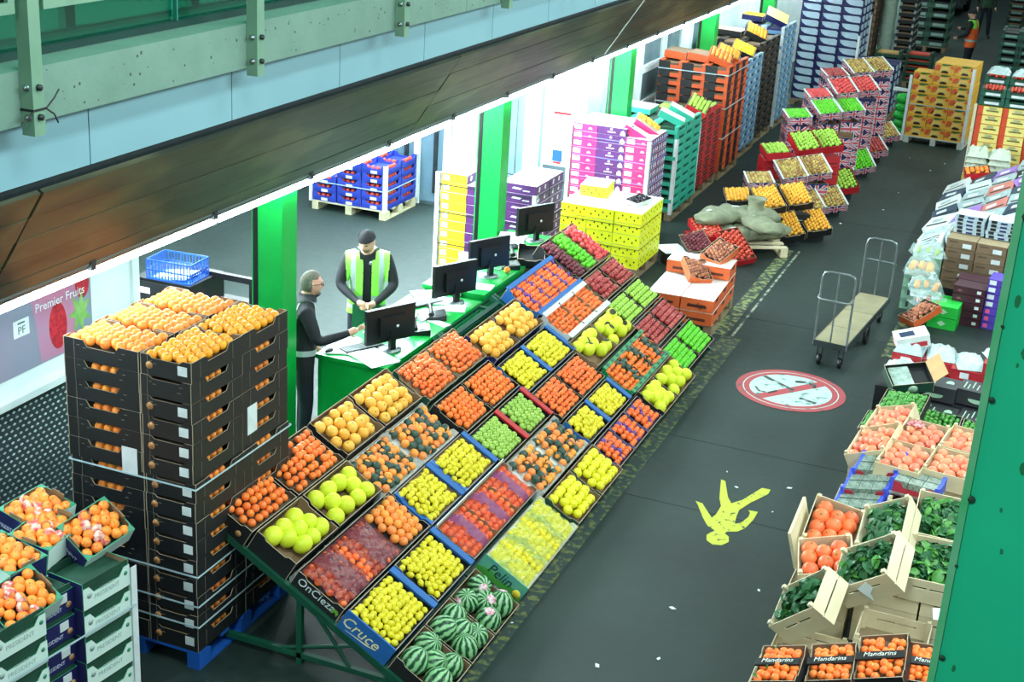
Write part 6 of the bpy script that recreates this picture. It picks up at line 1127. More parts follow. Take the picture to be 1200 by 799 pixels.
for i, (x, y, n) in enumerate(((-1.05, 12.25, 3), (-.68, 12.0, 3), (-.28, 12.0, 3), (.1, 12.0, 3))):
    for L in range(n): wcrate(T(x, y, L*.17) @ RZ(-9), .37, .6, .165, .02, f'cream mango box, {ORD[n-1-L]} of its pile, under the mangoes, {NTH[i]} pile from the aisle', 'cream boxes under the mangoes', m=MATS['cream_wood'], key='sup3', name='mango_box')
# limes and black avocado cartons
for i, (c, r, w, d, lab) in enumerate((((-.99, 13.18, .56), (6, -6, -5), .42, .50, 'big dark crate of limes'), ((-1.18, 12.90, .46), (6, -18, -7), .28, .40, 'narrow dark crate of limes at the aisle edge'), ((-.64, 13.20, .46), (8, 4, -2), .40, .30, 'shallow dark crate of limes before the black cartons'), ((-.22, 13.12, .46), (6, 2, -2), .40, .30, 'shallow dark crate of limes by the green column'))):
    Mx = PM_(c, r) @ T(0, 0, -.13); o = thing('lime_crate', lab, 'crate', Mx, 'dark lime crates'); inst(crate_parts('limec', w, d, .13, black_card, dkgreen, .07), o)
    for s in (-1, 1): link('handle_clip', MB().box(-.02, .02, -.004, .004, 0, .05).mesh('handle_clip', mat('pale_clip', (180, 190, 186), .5)), o, T(-w/2-.004, s*d*.3, .05) @ RZ(90))
    fill(Mx, w-.03, d-.03, .115, 'lime', 'green lime in the '+lab, lab, tumble='lay', jit=.3, bulge=.02)
def avo(): 
    if 'avo' in CR: return CR['avo']
    w, d, h = .40, .30, .16; ell = lambda cx_, cy_, rx, ry, cut_=1: [(cx_+rx*math.cos(a), cy_+ry*math.sin(a)) for a in [-.2+math.pi*1.15*i/10 for i in range(11)]]
    pl = mat('pale_green_print', (176, 214, 186), .5); dg = mat('charcoal_card', (52, 54, 60), .55, (44, 46, 52), 6)
    CR['avo'] = carton('avo', w, d, h, dg, dg, dg, [('poly', 'y', ell(.5, .42, .22, -.22)[::-1], pl), ('poly', 't', ell(.78, .5, .1, .24), pl), ('t', .1, .13, .2, .8, pl), ('t', .2, .23, .15, .6, pl), ('t', .3, .33, .3, .9, pl), ('t', .42, .45, .2, .7, pl)]); return CR['avo']
for i, (x, y, z, lab) in enumerate(((-.74, 13.95, .40, 'upper one at the inner side'), (-.33, 13.98, .40, 'upper one by the green column'), (-.70, 13.62, .22, 'lower one before the upper pair'), (-.28, 13.64, .22, 'lower one by the green column'), (-.74, 13.95, .22, 'hidden lower one'), (-.33, 13.98, .22, 'hidden lower one by the column'))): thing('avocado_carton', 'charcoal avocado carton with a pale half moon print, '+lab, 'carton', T(x, y, z) @ RZ(-6), 'charcoal avocado cartons', avo())
for i, (x, y, n) in enumerate(((-1.1, 13.1, 2), (-.66, 13.15, 2), (-.22, 13.15, 2), (-.72, 13.8, 1), (-.3, 13.8, 1), (-1.12, 13.9, 3))):
    for L in range(n): 
        o = thing('dark_crate', f'dark crate, {ORD[n-1-L]} of its pile, under the limes and charcoal cartons, {NTH[i]} pile', 'crate', T(x, y, L*.17+(.03 if i in (3, 4) else 0)), 'dark crates under the limes'); inst([('body', carton('dksup', .40, .48, .165, black_card, black_card, black_card))], o)
Mx = PM_((-1.02, 13.72, .66), (18, -8, 24)) @ T(0, 0, -.12); o = thing('open_carton', 'open dark carton with a raised brown flap on the lime display', 'box', Mx); inst(crate_parts('openc', .42, .32, .12, dkgreen, black_card, .06, ys='flat', xs='flat'), o)
link('brown_flap', MB().box(0, .16, -.16, .16, 0, .006).mesh('brown_flap', mat('plain_kraft', (206, 164, 112), .7)), o, T(.21, 0, .12) @ RY(-38)); link('film_pack', MB().box(-.18, .02, -.14, .14, .06, .10).mesh('film_pack', mat('dark_film', (60, 96, 80), .2, (150, 180, 170), 14)), o); link('half_moon_print', MB().lathe([(.05, 0), (.05, .002), (1e-5, .002)], 12, 0, RX(90)).mesh('half_moon_print', MATS['pale_green_print']), o, T(0, -.161, .05))
# red and white grape boxes with film bags
bagm = mat('crinkled_film', (206, 222, 224), .15, (170, 196, 200), 24, .5, bump=.5); redw = mat('red_box_card', (190, 40, 52), .5, (168, 34, 44), 8)
def film_lump(w, d, h, seed):
    rs = random.Random(seed); b = MB(); n = 9; vs = []; fs = []
    for i in range(n+1):
        for j in range(n+1):
            u, v = i/n, j/n; e = min(u, 1-u, v, 1-v); vs.append(((u-.5)*w, (v-.5)*d, h*min(1, e*4)**.5*(.72+rs.random()*.4)))
    for i in range(n): fs += [(i*(n+1)+j, (i+1)*(n+1)+j, (i+1)*(n+1)+j+1, i*(n+1)+j+1) for j in range(n)]
    b.add(vs, fs); return b
for i, (x, y, n, lab) in enumerate(((-1.12, 14.75, 4, 'at the aisle edge'), (-.80, 14.72, 4, 'second from the aisle'), (-.50, 14.6, 4, 'third from the aisle'), (-.20, 14.55, 5, 'beside the green column'), (-1.12, 14.42, 3, 'front one at the aisle edge'))):
    for L in range(n):
        o = thing('grape_box', f'red and white grape box, {ORD[n-1-L]} of its column, {lab}', 'box', T(x, y, .02+L*.135) @ RZ(-4), 'red and white grape boxes'); inst([('body', carton('redgrape', .30, .40, .13, white_card, redw, redw, [('y', .3, .6, .3, .8, label_white), ('poly', 'x', [(.1, .2), (.3, .2), (.3, .9), (.1, .9)], redw), ('x', .4, .6, .2, .9, redw), ('x', .7, .9, .2, .9, redw)]))], o)
    thing('film_bag', f'crinkled clear film bag on the red grape boxes, {lab}', 'bag', T(x, y, .02+n*.135) @ RZ(-4+9*i), 'film bags on the grape boxes', film_lump(.30, .38, .1, i).mesh('film_bag', bagm))
o = thing('grape_box', 'tilted pink and white grape box on the top corner', 'box', T(-1.12, 14.8, .60) @ RZ(18) @ RY(-16)); inst([('body', carton('pinkgr', .34, .28, .13, mat('pink_white_card', (236, 200, 206), .5), white_card, white_card, [('y', .1, .9, .1, .5, redw), ('t', .15, .6, .2, .7, mat('navy_window', (60, 70, 100), .3))]))], o)
pallet(T(-.66, 14.7, -.12), 1.3, .9, wood2, 'pallet hidden under the grape boxes') if False else None
# bags of mixed fruit, green boxes, orange tray, maroon, violet and brown cartons
for i, (x, y, z, m1, kind, lab) in enumerate(((-1.40, 17.95, .50, film, 'grapefruit', 'top clear bag of yellow fruit by the aisle'), (-1.28, 17.62, .36, film, 'golden_orange', 'clear bag of orange fruit before the top one'), (-1.38, 18.3, .62, film, 'lime_apple', 'clear bag of green fruit at the back'), (-1.22, 17.5, .22, film, 'tomato', 'lowest clear bag with red fruit by the green boxes'))):
    o = thing('fruit_bag', lab, 'bag', T(x, y, z) @ RZ(12*i), 'clear bags by the green boxes'); link('film', film_lump(.42, .34, .17, 30+i).mesh('film', m1), o); link('tied_end', MB().lathe([(.05, 0), (.015, .03), (.04, .07)], 8).mesh('tied_end', bagm), o, T(.06, .05, .14))
    fill(T(x, y, z), .30, .24, .05, kind, f'fruit inside the {lab}', lab, rows=(3, 3), jit=.2, bulge=.02)
for i, (x, y, n) in enumerate(((-1.42, 18.0, 3), (-1.28, 17.62, 2), (-1.38, 18.35, 4))):
    for L in range(n):
        o = thing('green_box', f'pale green film wrapped box, {ORD[n-1-L]} of its column, under the clear bags, {NTH[i]} column', 'box', T(x, y, L*.155) @ RZ(4), 'boxes under the clear bags'); inst([('body', carton('filmbox', .36, .32, .15, mat('pale_green_wrap', (150, 190, 160), .3, (90, 120, 110), 12), MATS['pale_green_wrap'] if 'pale_green_wrap' in MATS else film, bagm, [('y', .2, .5, .2, .7, mat('dark_fruit_window', (60, 64, 80), .3))]))], o)
gbx = mat('vivid_green_box', (40, 206, 76), .45, (34, 190, 68), 8)
for L in range(2):
    o = thing('green_box', f'vivid green box with white emblem, {("lower", "upper")[L]} of the pair by the orange tray', 'box', T(-1.0, 17.45, L*.15) @ RZ(-4), 'vivid green boxes'); inst([('body', carton('vgreen', .34, .34, .145, gbx, gbx, gbx, [('poly', 'y', [(.5, .75), (.66, .5), (.5, .25), (.34, .5)], mat('mint_print', (190, 246, 200), .5))]))], o)
o = thing('green_box', 'open vivid green box behind the pair, dark inside', 'box', T(-1.05, 17.82, .12) @ RZ(-4)); inst(crate_parts('vgopen', .38, .34, .2, gbx, black_card, .1, ys='flat'), o)
o = thing('green_box', 'vivid green box under the open one', 'box', T(-1.05, 17.82, 0) @ RZ(-4)); inst([('body', carton('vglow', .38, .34, .118, gbx, gbx, gbx))], o)
Mx = PM_((-1.28, 17.07, .26), (-4, -26, 46)) @ T(0, 0, -.1); o = thing('orange_box', 'orange tray of chestnuts leaning on the green boxes', 'tray', Mx); inst(crate_parts('chest', .42, .30, .1, oc, dark_kraft, .05), o); fill(Mx, .38, .26, .075, 'chestnut', 'brown chestnut in the leaning orange tray', 'chestnuts in the orange tray', bulge=.02, jit=.3)
for i, (x, y) in enumerate(((-.75, 17.72), (-.75, 18.05))):
    for L in range(5): 
        o = thing('maroon_box', f'maroon box, {ORD[4-L]} of its column, {("front", "rear")[i]} column beside the green boxes', 'box', T(x, y, L*.10) @ RZ(-6), 'maroon boxes'); inst([('body', carton('maroon', .38, .30, .096, maroon_card, maroon_card, maroon_card, [('y', .75, .88, .3, .7, label_white), ('poly', 'y', [(.12, .3), (.3, .3), (.2, .6)], mat('faded_rose_print', (150, 90, 110), .5)), ('x', .3, .5, .3, .6, MATS['faded_rose_print'])]))], o)
for L in range(7):
    o = thing('violet_box', f'violet and pink box, {ORD[6-L]} of its column by the green column edge', 'box', T(-.40, 17.75, L*.092) @ RZ(-5), 'violet and pink boxes'); inst([('body', carton('violet%d' % (L > 2), .30, .34, .088, mat('rose_card', (232, 96, 146), .5), violet_card, violet_card, [('y', .05, .32, .2, .85, label_white), ('y', .7, .95, .2, .85, label_white)] if L > 2 else [('poly', 'y', [(.08, .2), (.25, .2), (.25, .8), (.08, .8)], MATS['rose_card']), ('poly', 'y', [(.7, .2), (.92, .2), (.92, .8), (.7, .8)], MATS['rose_card'])]))], o)
for i, (x, y) in enumerate(((-1.0, 18.75), (-.62, 18.7), (-.24, 18.65), (-1.0, 19.1))):
    for L in range(6):
        o = thing('brown_carton', f'brown carton with white labels, {ORD[5-L]} of its column, {NTH[i]} column behind the maroon boxes', 'carton', T(x, y, L*.135) @ RZ(-4), 'brown cartons'); inst([('body', carton('brownc', .37, .30, .13, brown_card, brown_card, mat('straw_card', (176, 156, 124), .7), [('y', .55, .85, .15, .6, label_white), ('y', .1, .4, .6, .75, dark_kraft), ('x', .3, .6, .2, .5, label_white)]))], o)
for i, (x, y) in enumerate(((-.95, 19.05), (-.55, 19.0), (-.15, 18.95))):
    for L in range(5):
        o = thing('flat_tray', f'thin white and black tray, {ORD[4-L]} of its pile, {NTH[i]} pile on the brown cartons', 'tray', T(x, y, .815+L*.05) @ RZ(-4+random.uniform(-5, 5)), 'thin trays on the brown cartons'); inst([('body', carton('thintray', .38, .34, .047, mat('pale_blue_card', (176, 196, 212), .5), MATS['pale_blue_card'], white_card, [('y', .1, .28, .1, .9, black_card), ('y', .4, .62, .1, .6, navy_card), ('y', .75, .9, .1, .9, black_card)]))], o)
for i, (x, y) in enumerate(((-.9, 19.3), (-.5, 19.3), (-.12, 19.3))):
    for L in range(6): 
        o = thing('dark_crate', f'dark crate in the rear pile behind the brown cartons, {ORD[5-L]} of {NTH[i]} pile', 'crate', T(x, y, L*.134) @ RZ(-4), 'rear dark crates'); inst([('body', carton('dkrear', .37, .26, .13, black_card, black_card, black_card))], o)
# mirrored sloping stand of mixed cartons on the right
th2 = 27.; Q0 = Vector((-1.62, 0, .10)); S2 = Vector((math.cos(R(th2)), 0, math.sin(R(th2))))
def s2M(s, y): return T(Q0+S2*s+Vector((0, y, 0))) @ RY(-th2)
o = thing('display_rack', 'dark sloping rack under the mixed cartons on the right side of the aisle', 'rack', I4)
for y in (19.75, 21.9, 24.2): link('side_rail', MB().box(0, 1.6, -.02, .02, -.05, -.004).mesh('side_rail', dark_steel), o, s2M(0, y))
for y in (19.75, 21.9, 24.2):
    for s in (.1, 1.5): p = Q0+S2*s; link('leg', MB().box(p.x-.02, p.x+.02, y-.02, y+.02, 0, p.z-.03).mesh('leg', dark_steel), o)
lil = mat('lilac_card', (176, 130, 214), .5, (150, 106, 196), 8); grw = mat('grey_white_card', (178, 196, 198), .55, (140, 160, 164), 12); pk2 = mat('salmon_card', (216, 130, 120), .5); dkb = mat('slate_blue_card', (52, 74, 96), .5)
slotm = black_card
for i in range(4):
    for j in range(7):
        y = 20.0+j*.62; s = .2+i*.40
        m = [white_card, grw, dkb, grw, black_card, dkb, pk2, black_card, grw, mint_card][(i*3+j*5+(j*i) % 4) % 10]
        if i == 0 and j < 2: m = white_card
        if (i, j) in ((1, 2), (3, 4), (2, 6)): m = lil
        if (i, j) in ((3, 1), (2, 0)): m = dkb
        dec = [('t', .15, .85, .2, .32, slotm), ('t', .15, .85, .5, .62, slotm), ('t', .15, .85, .76, .88, slotm)] if i == 0 and j == 0 else [('t', .1, .9, .1, .25, black_card if m is not black_card else label_white), ('t', .2, .6, .4, .7, label_white if m is not white_card else grw), ('y', .2, .8, .3, .7, label_white)]
        o = thing('mixed_carton', f'{m.name.replace("_", " ")} carton on the right sloping stand, {NTH[i]} row up, {NTH[j]} from near end', 'carton', s2M(s, y) @ T(0, 0, random.uniform(0, .05)) @ RZ(random.uniform(-9, 9)) @ RY(random.uniform(-5, 5)), 'mixed cartons on the right stand'); inst([('body', carton(f'mix{m.name}{int(i == 0 and j == 0)}', .385, .59, .13, m, m, m, dec))], o)
        if (i, j) in ((0, 1), (1, 1)): thing('film_sheet', f'crumpled pale film over the cartons, {("lower", "upper")[i]} piece', 'film', s2M(s, y-.1) @ T(0, 0, .135), None, film_lump(.42, .6, .05, 60+i).mesh('film_sheet', bagm))
for i, (x, y, z, lab) in enumerate(((-.55, 19.95, .3, 'lower'), (-.3, 20.1, .48, 'upper'))): 
    o = thing('loose_carton', f'dark carton stowed under the right sloping stand, {lab} one', 'carton', T(x, y, 0) @ RZ(12)); inst([('body', carton('stow%d' % i, .34, .4, z, dkb, white_card if i else brown_card, dkb, [('y', .2, .6, .5, .8, label_white)]))], o)
# white sacks, red and yellow tall cartons, green tomato trays
wsk = mat('white_woven_sack', (214, 222, 204), .7, (180, 194, 176), 9, .5, bump=.4)
for i, (x, y) in enumerate(((-1.34, 24.75), (-.98, 24.75))):
    for L in range(4):
        o = thing('white_sack', f'white sack of roots, {ORD[3-L]} of its pile, {NTH[i]} pile before the tall cartons', 'sack', T(x, y, .38+L*.10) @ RZ(4), 'white sacks before the tall cartons'); link('body', film_lump(.36, .56, .125, 200+i*9+L).mesh('body', wsk), o)
    o = thing('yellow_box', f'yellow box under the white sacks, {NTH[i]} one', 'box', T(x, y, 0)); inst([('body', carton('ylow', .36, .55, .378, yellow_card, mat('straw_yellow', (220, 196, 110), .6), yellow_card))], o)
display(PM_((-1.28, 24.25, .52), (10, -10, 10)), .4, .3, .1, 'red', 'orange', 'tray of oranges at the foot of the white sacks', 'orange in the tray by the white sacks', None)
o = thing('fruit_box', 'yellow box carrying the tray of oranges by the sacks', 'box', T(-1.28, 24.25, 0)); inst([('body', carton('ylow2', .36, .3, .37, yellow_card, MATS['straw_yellow'], yellow_card))], o)
M = T(-.88, 25.9, 0); pallet(M, 1.2, 1.0, wood2, 'pallet under the red and yellow tall cartons'); ro = mat('red_orange_card', (226, 80, 40), .5, (206, 66, 32), 6); py_ = mat('pale_yellow_card', (244, 226, 140), .5, (232, 210, 110), 5)
stack('melon_carton', 'carton', M, grid_cells([-.42, 0, .42], [-.24, .24], 0), 8, .155, .14, lambda ty: carton('redyel', .41, .48, .152, ro, ro, yellow_card, [('y', .22, .98, .04, .98, py_), ('y', .35, .85, .42, .58, black_card), ('y', .45, .75, .62, .9, mat('pale_mint_print', (214, 230, 196), .5))]), 'red edged yellow carton', 'right stack with tomato trays', 'red and yellow cartons')
corner_post(M @ T(-.64, -.49, 0), .1, 1.4, 'wooden edge post on the red and yellow cartons', wood)
for i, (x, y) in enumerate(((-.42, -.24), (0, -.24), (.42, -.24), (-.42, .24), (0, .24))):
    for L in range(2 if i < 3 else 3):
        z = 1.39+L*.15; top = L == (1 if i < 3 else 2)
        o = thing('tomato_tray', f'dark green plastic tray, {NTH[L]} from below, {NTH[i]} column of tomato trays', 'tray', M @ T(x, y, z), 'green tomato trays'); inst([('body', tray_mesh('tomtray', .40, .46, .148, mat('deep_green_plastic', (24, 92, 72), .45), dkgreen, MATS['deep_green_plastic'], label_white))], o)
        if top: fill(M @ T(x, y, z), .34, .4, .125, 'tomato', f'red tomato in the {NTH[i]} green top tray', f'tomatoes tray {i}', jit=.2, bulge=.02, gap=1.15)
        if top and i > 2: thing('film_bag', f'pale film over the rear tomato trays, {NTH[i-3]} piece', 'film', M @ T(x, y+.05, z+.15), 'film on tomato trays', film_lump(.38, .42, .1, 80+i).mesh('film_bag', bagm))
plain_stack(-1.35, 34.2, 2, 2, .42, .5, .17, 9, mat('deep_teal_tray', (34, 92, 80), .5), black_card, 'green_tray', 'deep teal tray', 'right far teal stack', dkgreen, mat('pale_teal_strip', (140, 180, 170), .5))
plain_stack(-1.6, 40.5, 2, 2, .45, .5, .17, 10, black_card, brown_card, 'dark_crate', 'black crate', 'right far black stack', dkgreen, mat('dim_mint_strip', (110, 150, 136), .5))
# yellow melon cartons on a pallet across the aisle
M = T(-2.36, 28.75, 0) @ RZ(-4); pallet(M, 1.12, 1.0, mat('white_pallet', (200, 206, 196), .7), 'pale pallet under the yellow melon cartons')
mel_o, mel_g, mel_y = mat('printed_melon_orange', (226, 92, 48), .5), mat('printed_leaf_green', (70, 112, 44), .5), mat('printed_slice', (236, 200, 110), .5)
arc = [(.18, .28), (.82, .28), (.80, .5), (.68, .68), (.5, .74), (.32, .68), (.2, .5)]
def melc(ty): return carton('melonc', .365, .48, .205, mat('golden_card', (238, 180, 60), .5), MATS['golden_card'], MATS['golden_card'], [('poly', 'y', [(.02, .3), (.24, .3), (.34, .66), (.24, .86), (.08, .8), (.02, .6)], mel_o), ('poly', 'y', [(.3, .82), (.5, .76), (.78, .84), (.9, .96), (.4, .97)], mel_g), ('poly', 'y', [(.78, .62), (.96, .5), (.97, .8), (.84, .86)], mel_o), ('poly', 'y', arc, mel_y), ('poly', 'y', [(.34, .12), (.74, .12), (.66, .36), (.42, .36)], black_card)])
stack('melon_carton', 'carton', M, grid_cells([-.37, 0, .37], [-.24, .24], 0), 7, .207, .14, melc, 'golden printed melon carton', 'melon pallet across the aisle', 'golden melon cartons', keep=lambda k, x, y, ty: not (k == 0 and x < -.2))
for k, (x, l) in enumerate(((-.57, 'left'), (.57, 'right'))): corner_post(M @ T(x, -.485, 0), .02, 1.3 if k == 0 else 1.55, f'white corner post on the melon cartons, {("wall", "open aisle")[k]} side', label_white)
o = thing('handle_bar', 'white bar jutting from the melon pallet towards the flag boxes', 'bar', M @ T(-.6, -.2, .95), None, MB().box(-.35, 0, -.03, .03, -.03, .03).mesh('handle_bar', white_paint))
loop_strap(M, 1.12, .98, .75, 'thin pale band round the melon cartons')
# flat platform trolley in the aisle
TM = T(-1.935, 16.2, 0) @ RZ(-5); tr_ = thing('platform_trolley', 'long flat trolley with worn boards and two hooped steel handles in the aisle', 'trolley', TM)
hw = .185; hl = 1.02; board = mat('worn_trolley_board', (156, 148, 116), .8, (126, 118, 92), 4, .7)
for k, (a, b_) in enumerate(((-hl, -.42), (-.41, .25), (.26, hl))): link('deck_board', MB().box(-hw, hw, a, b_, .285, .305).mesh('deck_board', board), tr_)
link('frame', MB().box(-hw-.015, -hw, -hl, hl, .24, .31).box(hw, hw+.015, -hl, hl, .24, .31).box(-hw, hw, -hl-.015, -hl, .24, .31).box(-hw, hw, hl, hl+.015, .24, .31).box(-hw, hw, -.42, -.39, .25, .285).box(-hw, hw, .26, .29, .25, .285).mesh('frame', dark_steel), tr_)
for x, y, r_ in ((-.12, -.93, .06), (.12, -.93, .06), (-.17, .05, .11), (.17, .05, .11), (-.12, .93, .06), (.12, .93, .06)):
    wv = link('wheel', MB().lathe([(r_*.6, -.02), (r_, -.018), (r_, .018), (r_*.6, .02)], 16, 0, RY(90)).mesh('wheel', black_plastic), tr_, T(x, y, r_)); link('fork', MB().box(-.03, -.024, -.02, .02, 0, .25-r_).box(.024, .03, -.02, .02, 0, .25-r_).mesh('fork', dark_steel), wv)
for s, top in ((-1, 1.12), (1, 1.02)):
    y = s*hl; pts = [(-hw, y, .25), (-hw, y, top-.08), (-hw+.02, y, top-.02), (-hw+.08, y, top), (hw-.08, y, top), (hw-.02, y, top-.02), (hw, y, top-.08), (hw, y, .25)]
    hd = link('handle', MB().tube(pts, .0125, 8).mesh('handle', steel), tr_); link('upright', MB().tube([(0, y, .25), (0, y, top)], .010, 8).mesh('upright', steel), hd)
    zz = top-.30; link('push_bar', MB().tube([(-hw, y, zz+.03), (-hw-.005, y+s*.05, zz), (-hw+.04, y+s*.09, zz), (hw-.04, y+s*.09, zz), (hw+.005, y+s*.05, zz), (hw, y, zz+.03)], .0115, 8).mesh('push_bar', steel), hd)
# ------------------------------------------------------------------ people
skin_m = mat('skin', (214, 164, 140), .55, (204, 150, 128), 20); dark_cloth = mat('black_jacket', (24, 27, 34), .8, (17, 20, 26), 14, bump=.2); trouser = mat('navy_trousers', (26, 32, 48), .85, (20, 26, 40), 12)
shoe = mat('black_shoe', (15, 15, 17), .4); hiv = mat('hi_vis_green', (150, 245, 90), .5, (136, 232, 80), 10); refl = mat('reflective_grey', (176, 190, 190), .3, (160, 176, 178), 30); hiv_o = mat('hi_vis_orange', (255, 110, 40), .5, (240, 90, 34), 10)
hair_g = mat('short_grey_hair', (112, 104, 96), .8, (78, 72, 66), 60); beanie_m = mat('black_knit', (19, 19, 23), .9, (30, 30, 36), 90, bump=.4)
def head_mesh(b, M, mi=0):
    """ellipsoid head with brow, nose, chin and ears, facing -y; about 0.23 m tall, origin at its centre"""
    n, k = 28, 20; vs = []; fs = []
    for i in range(k+1):
        a = -math.pi/2+math.pi*i/k; z = .118*math.sin(a); c = math.cos(a)
        for j in range(n):
            t = 2*math.pi*j/n; x = .077*c*math.sin(t); y = -.097*c*math.cos(t)
            f = max(0, math.cos(t)); low = max(0, -z/.118)
            x *= 1-.22*low*low; y *= 1-.10*low*(1-f)
            fx = math.exp(-(x/.014)**2)*f                      # nose, brow, lips, chin, eye hollows
            y -= fx*(.024*math.exp(-((z+.018)/.018)**2)+.012*math.exp(-((z-.005)/.02)**2)); y -= f*.006*math.exp(-(x/.04)**2)*math.exp(-((z-.026)/.010)**2)
            y += f*.011*(math.exp(-((abs(x)-.031)/.015)**2))*math.exp(-((z-.008)/.011)**2); y -= f*.006*math.exp(-(x/.022)**2)*math.exp(-((z+.056)/.010)**2); y -= f*.009*math.exp(-(x/.026)**2)*math.exp(-((z+.097)/.016)**2)
            vs.append((x, y, z))
    for i in range(k): fs += [(i*n+j, i*n+(j+1) % n, (i+1)*n+(j+1) % n, (i+1)*n+j) for j in range(n)]
    b.add(vs, fs, mi, M, True)
    for s in (-1, 1): b.lathe([(1e-5, -.03), (.012, -.022), (.014, 0), (.012, .022), (1e-5, .03)], 8, mi, M @ T(s*.077, .008, -.002) @ RZ(s*20) @ Matrix.Diagonal((.6, 1.3, 1, 1)))
def person(name, lab, M, J, rad, opts):
    """J: joint name -> position; one continuous skinned body, remeshed, coloured by nearest limb"""
    chain = [('pelvis', 'waist'), ('waist', 'chest'), ('chest', 'neck'), ('neck', 'skull')]
    for s in 'lr': chain += [('pelvis', 'hip_'+s), ('hip_'+s, 'knee_'+s), ('knee_'+s, 'ankle_'+s), ('ankle_'+s, 'toe_'+s), ('chest', 'shoulder_'+s), ('shoulder_'+s, 'elbow_'+s), ('elbow_'+s, 'wrist_'+s), ('wrist_'+s, 'palm_'+s)]
    names = list(J); idx = {n: i for i, n in enumerate(names)}
    vs = [Vector(J[n]) for n in names]; es = [(idx[a], idx[b]) for a, b in chain]
    rr = [rad[n.split('_')[0]] for n in names]; fingers = []
    for s in 'lr':                                              # five fingers rooted in the palm
        p, w = Vector(J['palm_'+s]), Vector(J['wrist_'+s]); dr = (p-w).normalized(); sd = Vector(opts.get('side_'+s, (1, 0, 0))).normalized(); cu = dr.cross(sd).normalized()*opts.get('curl_'+s, .5)
        for q, (o_, ln) in enumerate(((-.03, .058), (-.010, .07), (.010, .066), (.030, .052))):
            straight = opts.get('point_'+s) == q; a = p+sd*o_*.9; b1 = a+(dr+cu*(.1 if straight else .5)).normalized()*ln*.6; b2 = b1+(dr+cu*(.2 if straight else 1.8)).normalized()*ln*.6
            fingers.append(('hand', [a, b1, b2], .0092))
        a = w+(p-w)*.35-sd*.028; b1 = a+(dr*.6-sd*.8).normalized()*.035; fingers.append(('hand', [a, b1, b1+(dr*.9+cu*.5).normalized()*.03], .0105))
    def skin(vs, es, rr, lv=2):
        me = bpy.data.meshes.new('sk'); me.from_pydata(vs, es, []); ob = bpy.data.objects.new('sk', me); COL.objects.link(ob); md = ob.modifiers.new('s', 'SKIN')
        for i, v in enumerate(me.skin_vertices[0].data): v.radius = rr[i] if isinstance(rr[i], tuple) else (rr[i], rr[i]); v.use_root = i == 0
        sb = ob.modifiers.new('b', 'SUBSURF'); sb.levels = sb.render_levels = lv
        dg = bpy.context.evaluated_depsgraph_get(); m2 = bpy.data.meshes.new_from_object(ob.evaluated_get(dg)); bpy.data.objects.remove(ob); return m2
    bm = bmesh.new(); bm.from_mesh(skin(vs, es, rr))
    for _, pts, r in fingers: bm.from_mesh(skin(pts, [(0, 1), (1, 2)], [r*1.1, r, r*.8], 1))
    hb = MB(); hM = T(*J['skull']) @ Euler(opts.get('head', (0, 0, 0))).to_matrix().to_4x4() @ T(0, -.012, .045); head_mesh(hb, hM); bm.from_mesh(hb.mesh('h', skin_m))
    me = bpy.data.meshes.new('body'); bm.to_mesh(me); bm.free(); ob = bpy.data.objects.new('b', me); COL.objects.link(ob); rm = ob.modifiers.new('r', 'REMESH'); rm.mode = 'VOXEL'; rm.voxel_size = opts.get('voxel', .0065); rm.use_smooth_shade = True
    sm = ob.modifiers.new('sm', 'SMOOTH'); sm.iterations = 2; sm.factor = .4
    dg = bpy.context.evaluated_depsgraph_get(); body = bpy.data.meshes.new_from_object(ob.evaluated_get(dg)); bpy.data.objects.remove(ob); body.name = 'body'
    for m in (skin_m, dark_cloth, trouser, shoe, mat('eye_dark', (40, 34, 32), .2), mat('lip', (176, 104, 98), .5), mat('stubble', (150, 116, 100), .7)): body.materials.append(m) if m.name not in [x.name for x in body.materials] else None
    segs = [(Vector(J[a]), Vector(J[b]), a, b) for a, b in chain]; hc = hM.inverted(); mi = []
    def dist(p, a, b): ab = b-a; t_ = max(0, min(1, (p-a).dot(ab)/max(1e-9, ab.dot(ab)))); return (p-a-ab*t_).length
    slot = {m.name: i for i, m in enumerate(body.materials)}
    for f in body.polygons:
        p = f.center; h = hc @ p
        hd = (h.x/.095)**2+(h.y/.125)**2+(h.z/.135)**2
        if hd < 1 and h.z > -.12:
            k = 'skin'
            if h.y < -.06:
                if abs(abs(h.x)-.031) < .012 and abs(h.z-.009) < .006: k = 'eye_dark'
                elif abs(h.x) < .022 and abs(h.z+.056) < .006: k = 'lip'
                elif opts.get('beard') and h.z < -.04 and abs(h.x) < .055: k = 'stubble'
            mi.append(slot[k]); continue
        best = min(segs, key=lambda s_: dist(p, s_[0], s_[1])); a, b_ = best[2], best[3]
        if a.startswith('wrist') or (b_.startswith('palm')): k = 'skin'
        elif a == 'neck': k = 'skin' if (p-Vector(J['neck'])).z > .015 else 'black_jacket'
        elif a.startswith('ankle'): k = 'black_shoe'
        elif a.startswith('hip') or a.startswith('knee') or b_.startswith('hip'): k = 'navy_trousers' if p.z < opts.get('hem', .82) else 'black_jacket'
        elif a.startswith('elbow') and (p-Vector(J['wrist_'+a[-1]])).length < .02: k = 'skin'
        else: k = 'black_jacket'
        if k == 'skin' and any((p-Vector(q[1][0])).length > .3 for q in fingers[:0]): pass
        mi.append(slot[k])
    body.polygons.foreach_set('material_index', mi)
    o = thing('person', lab, 'person', M); link('body', body, o)
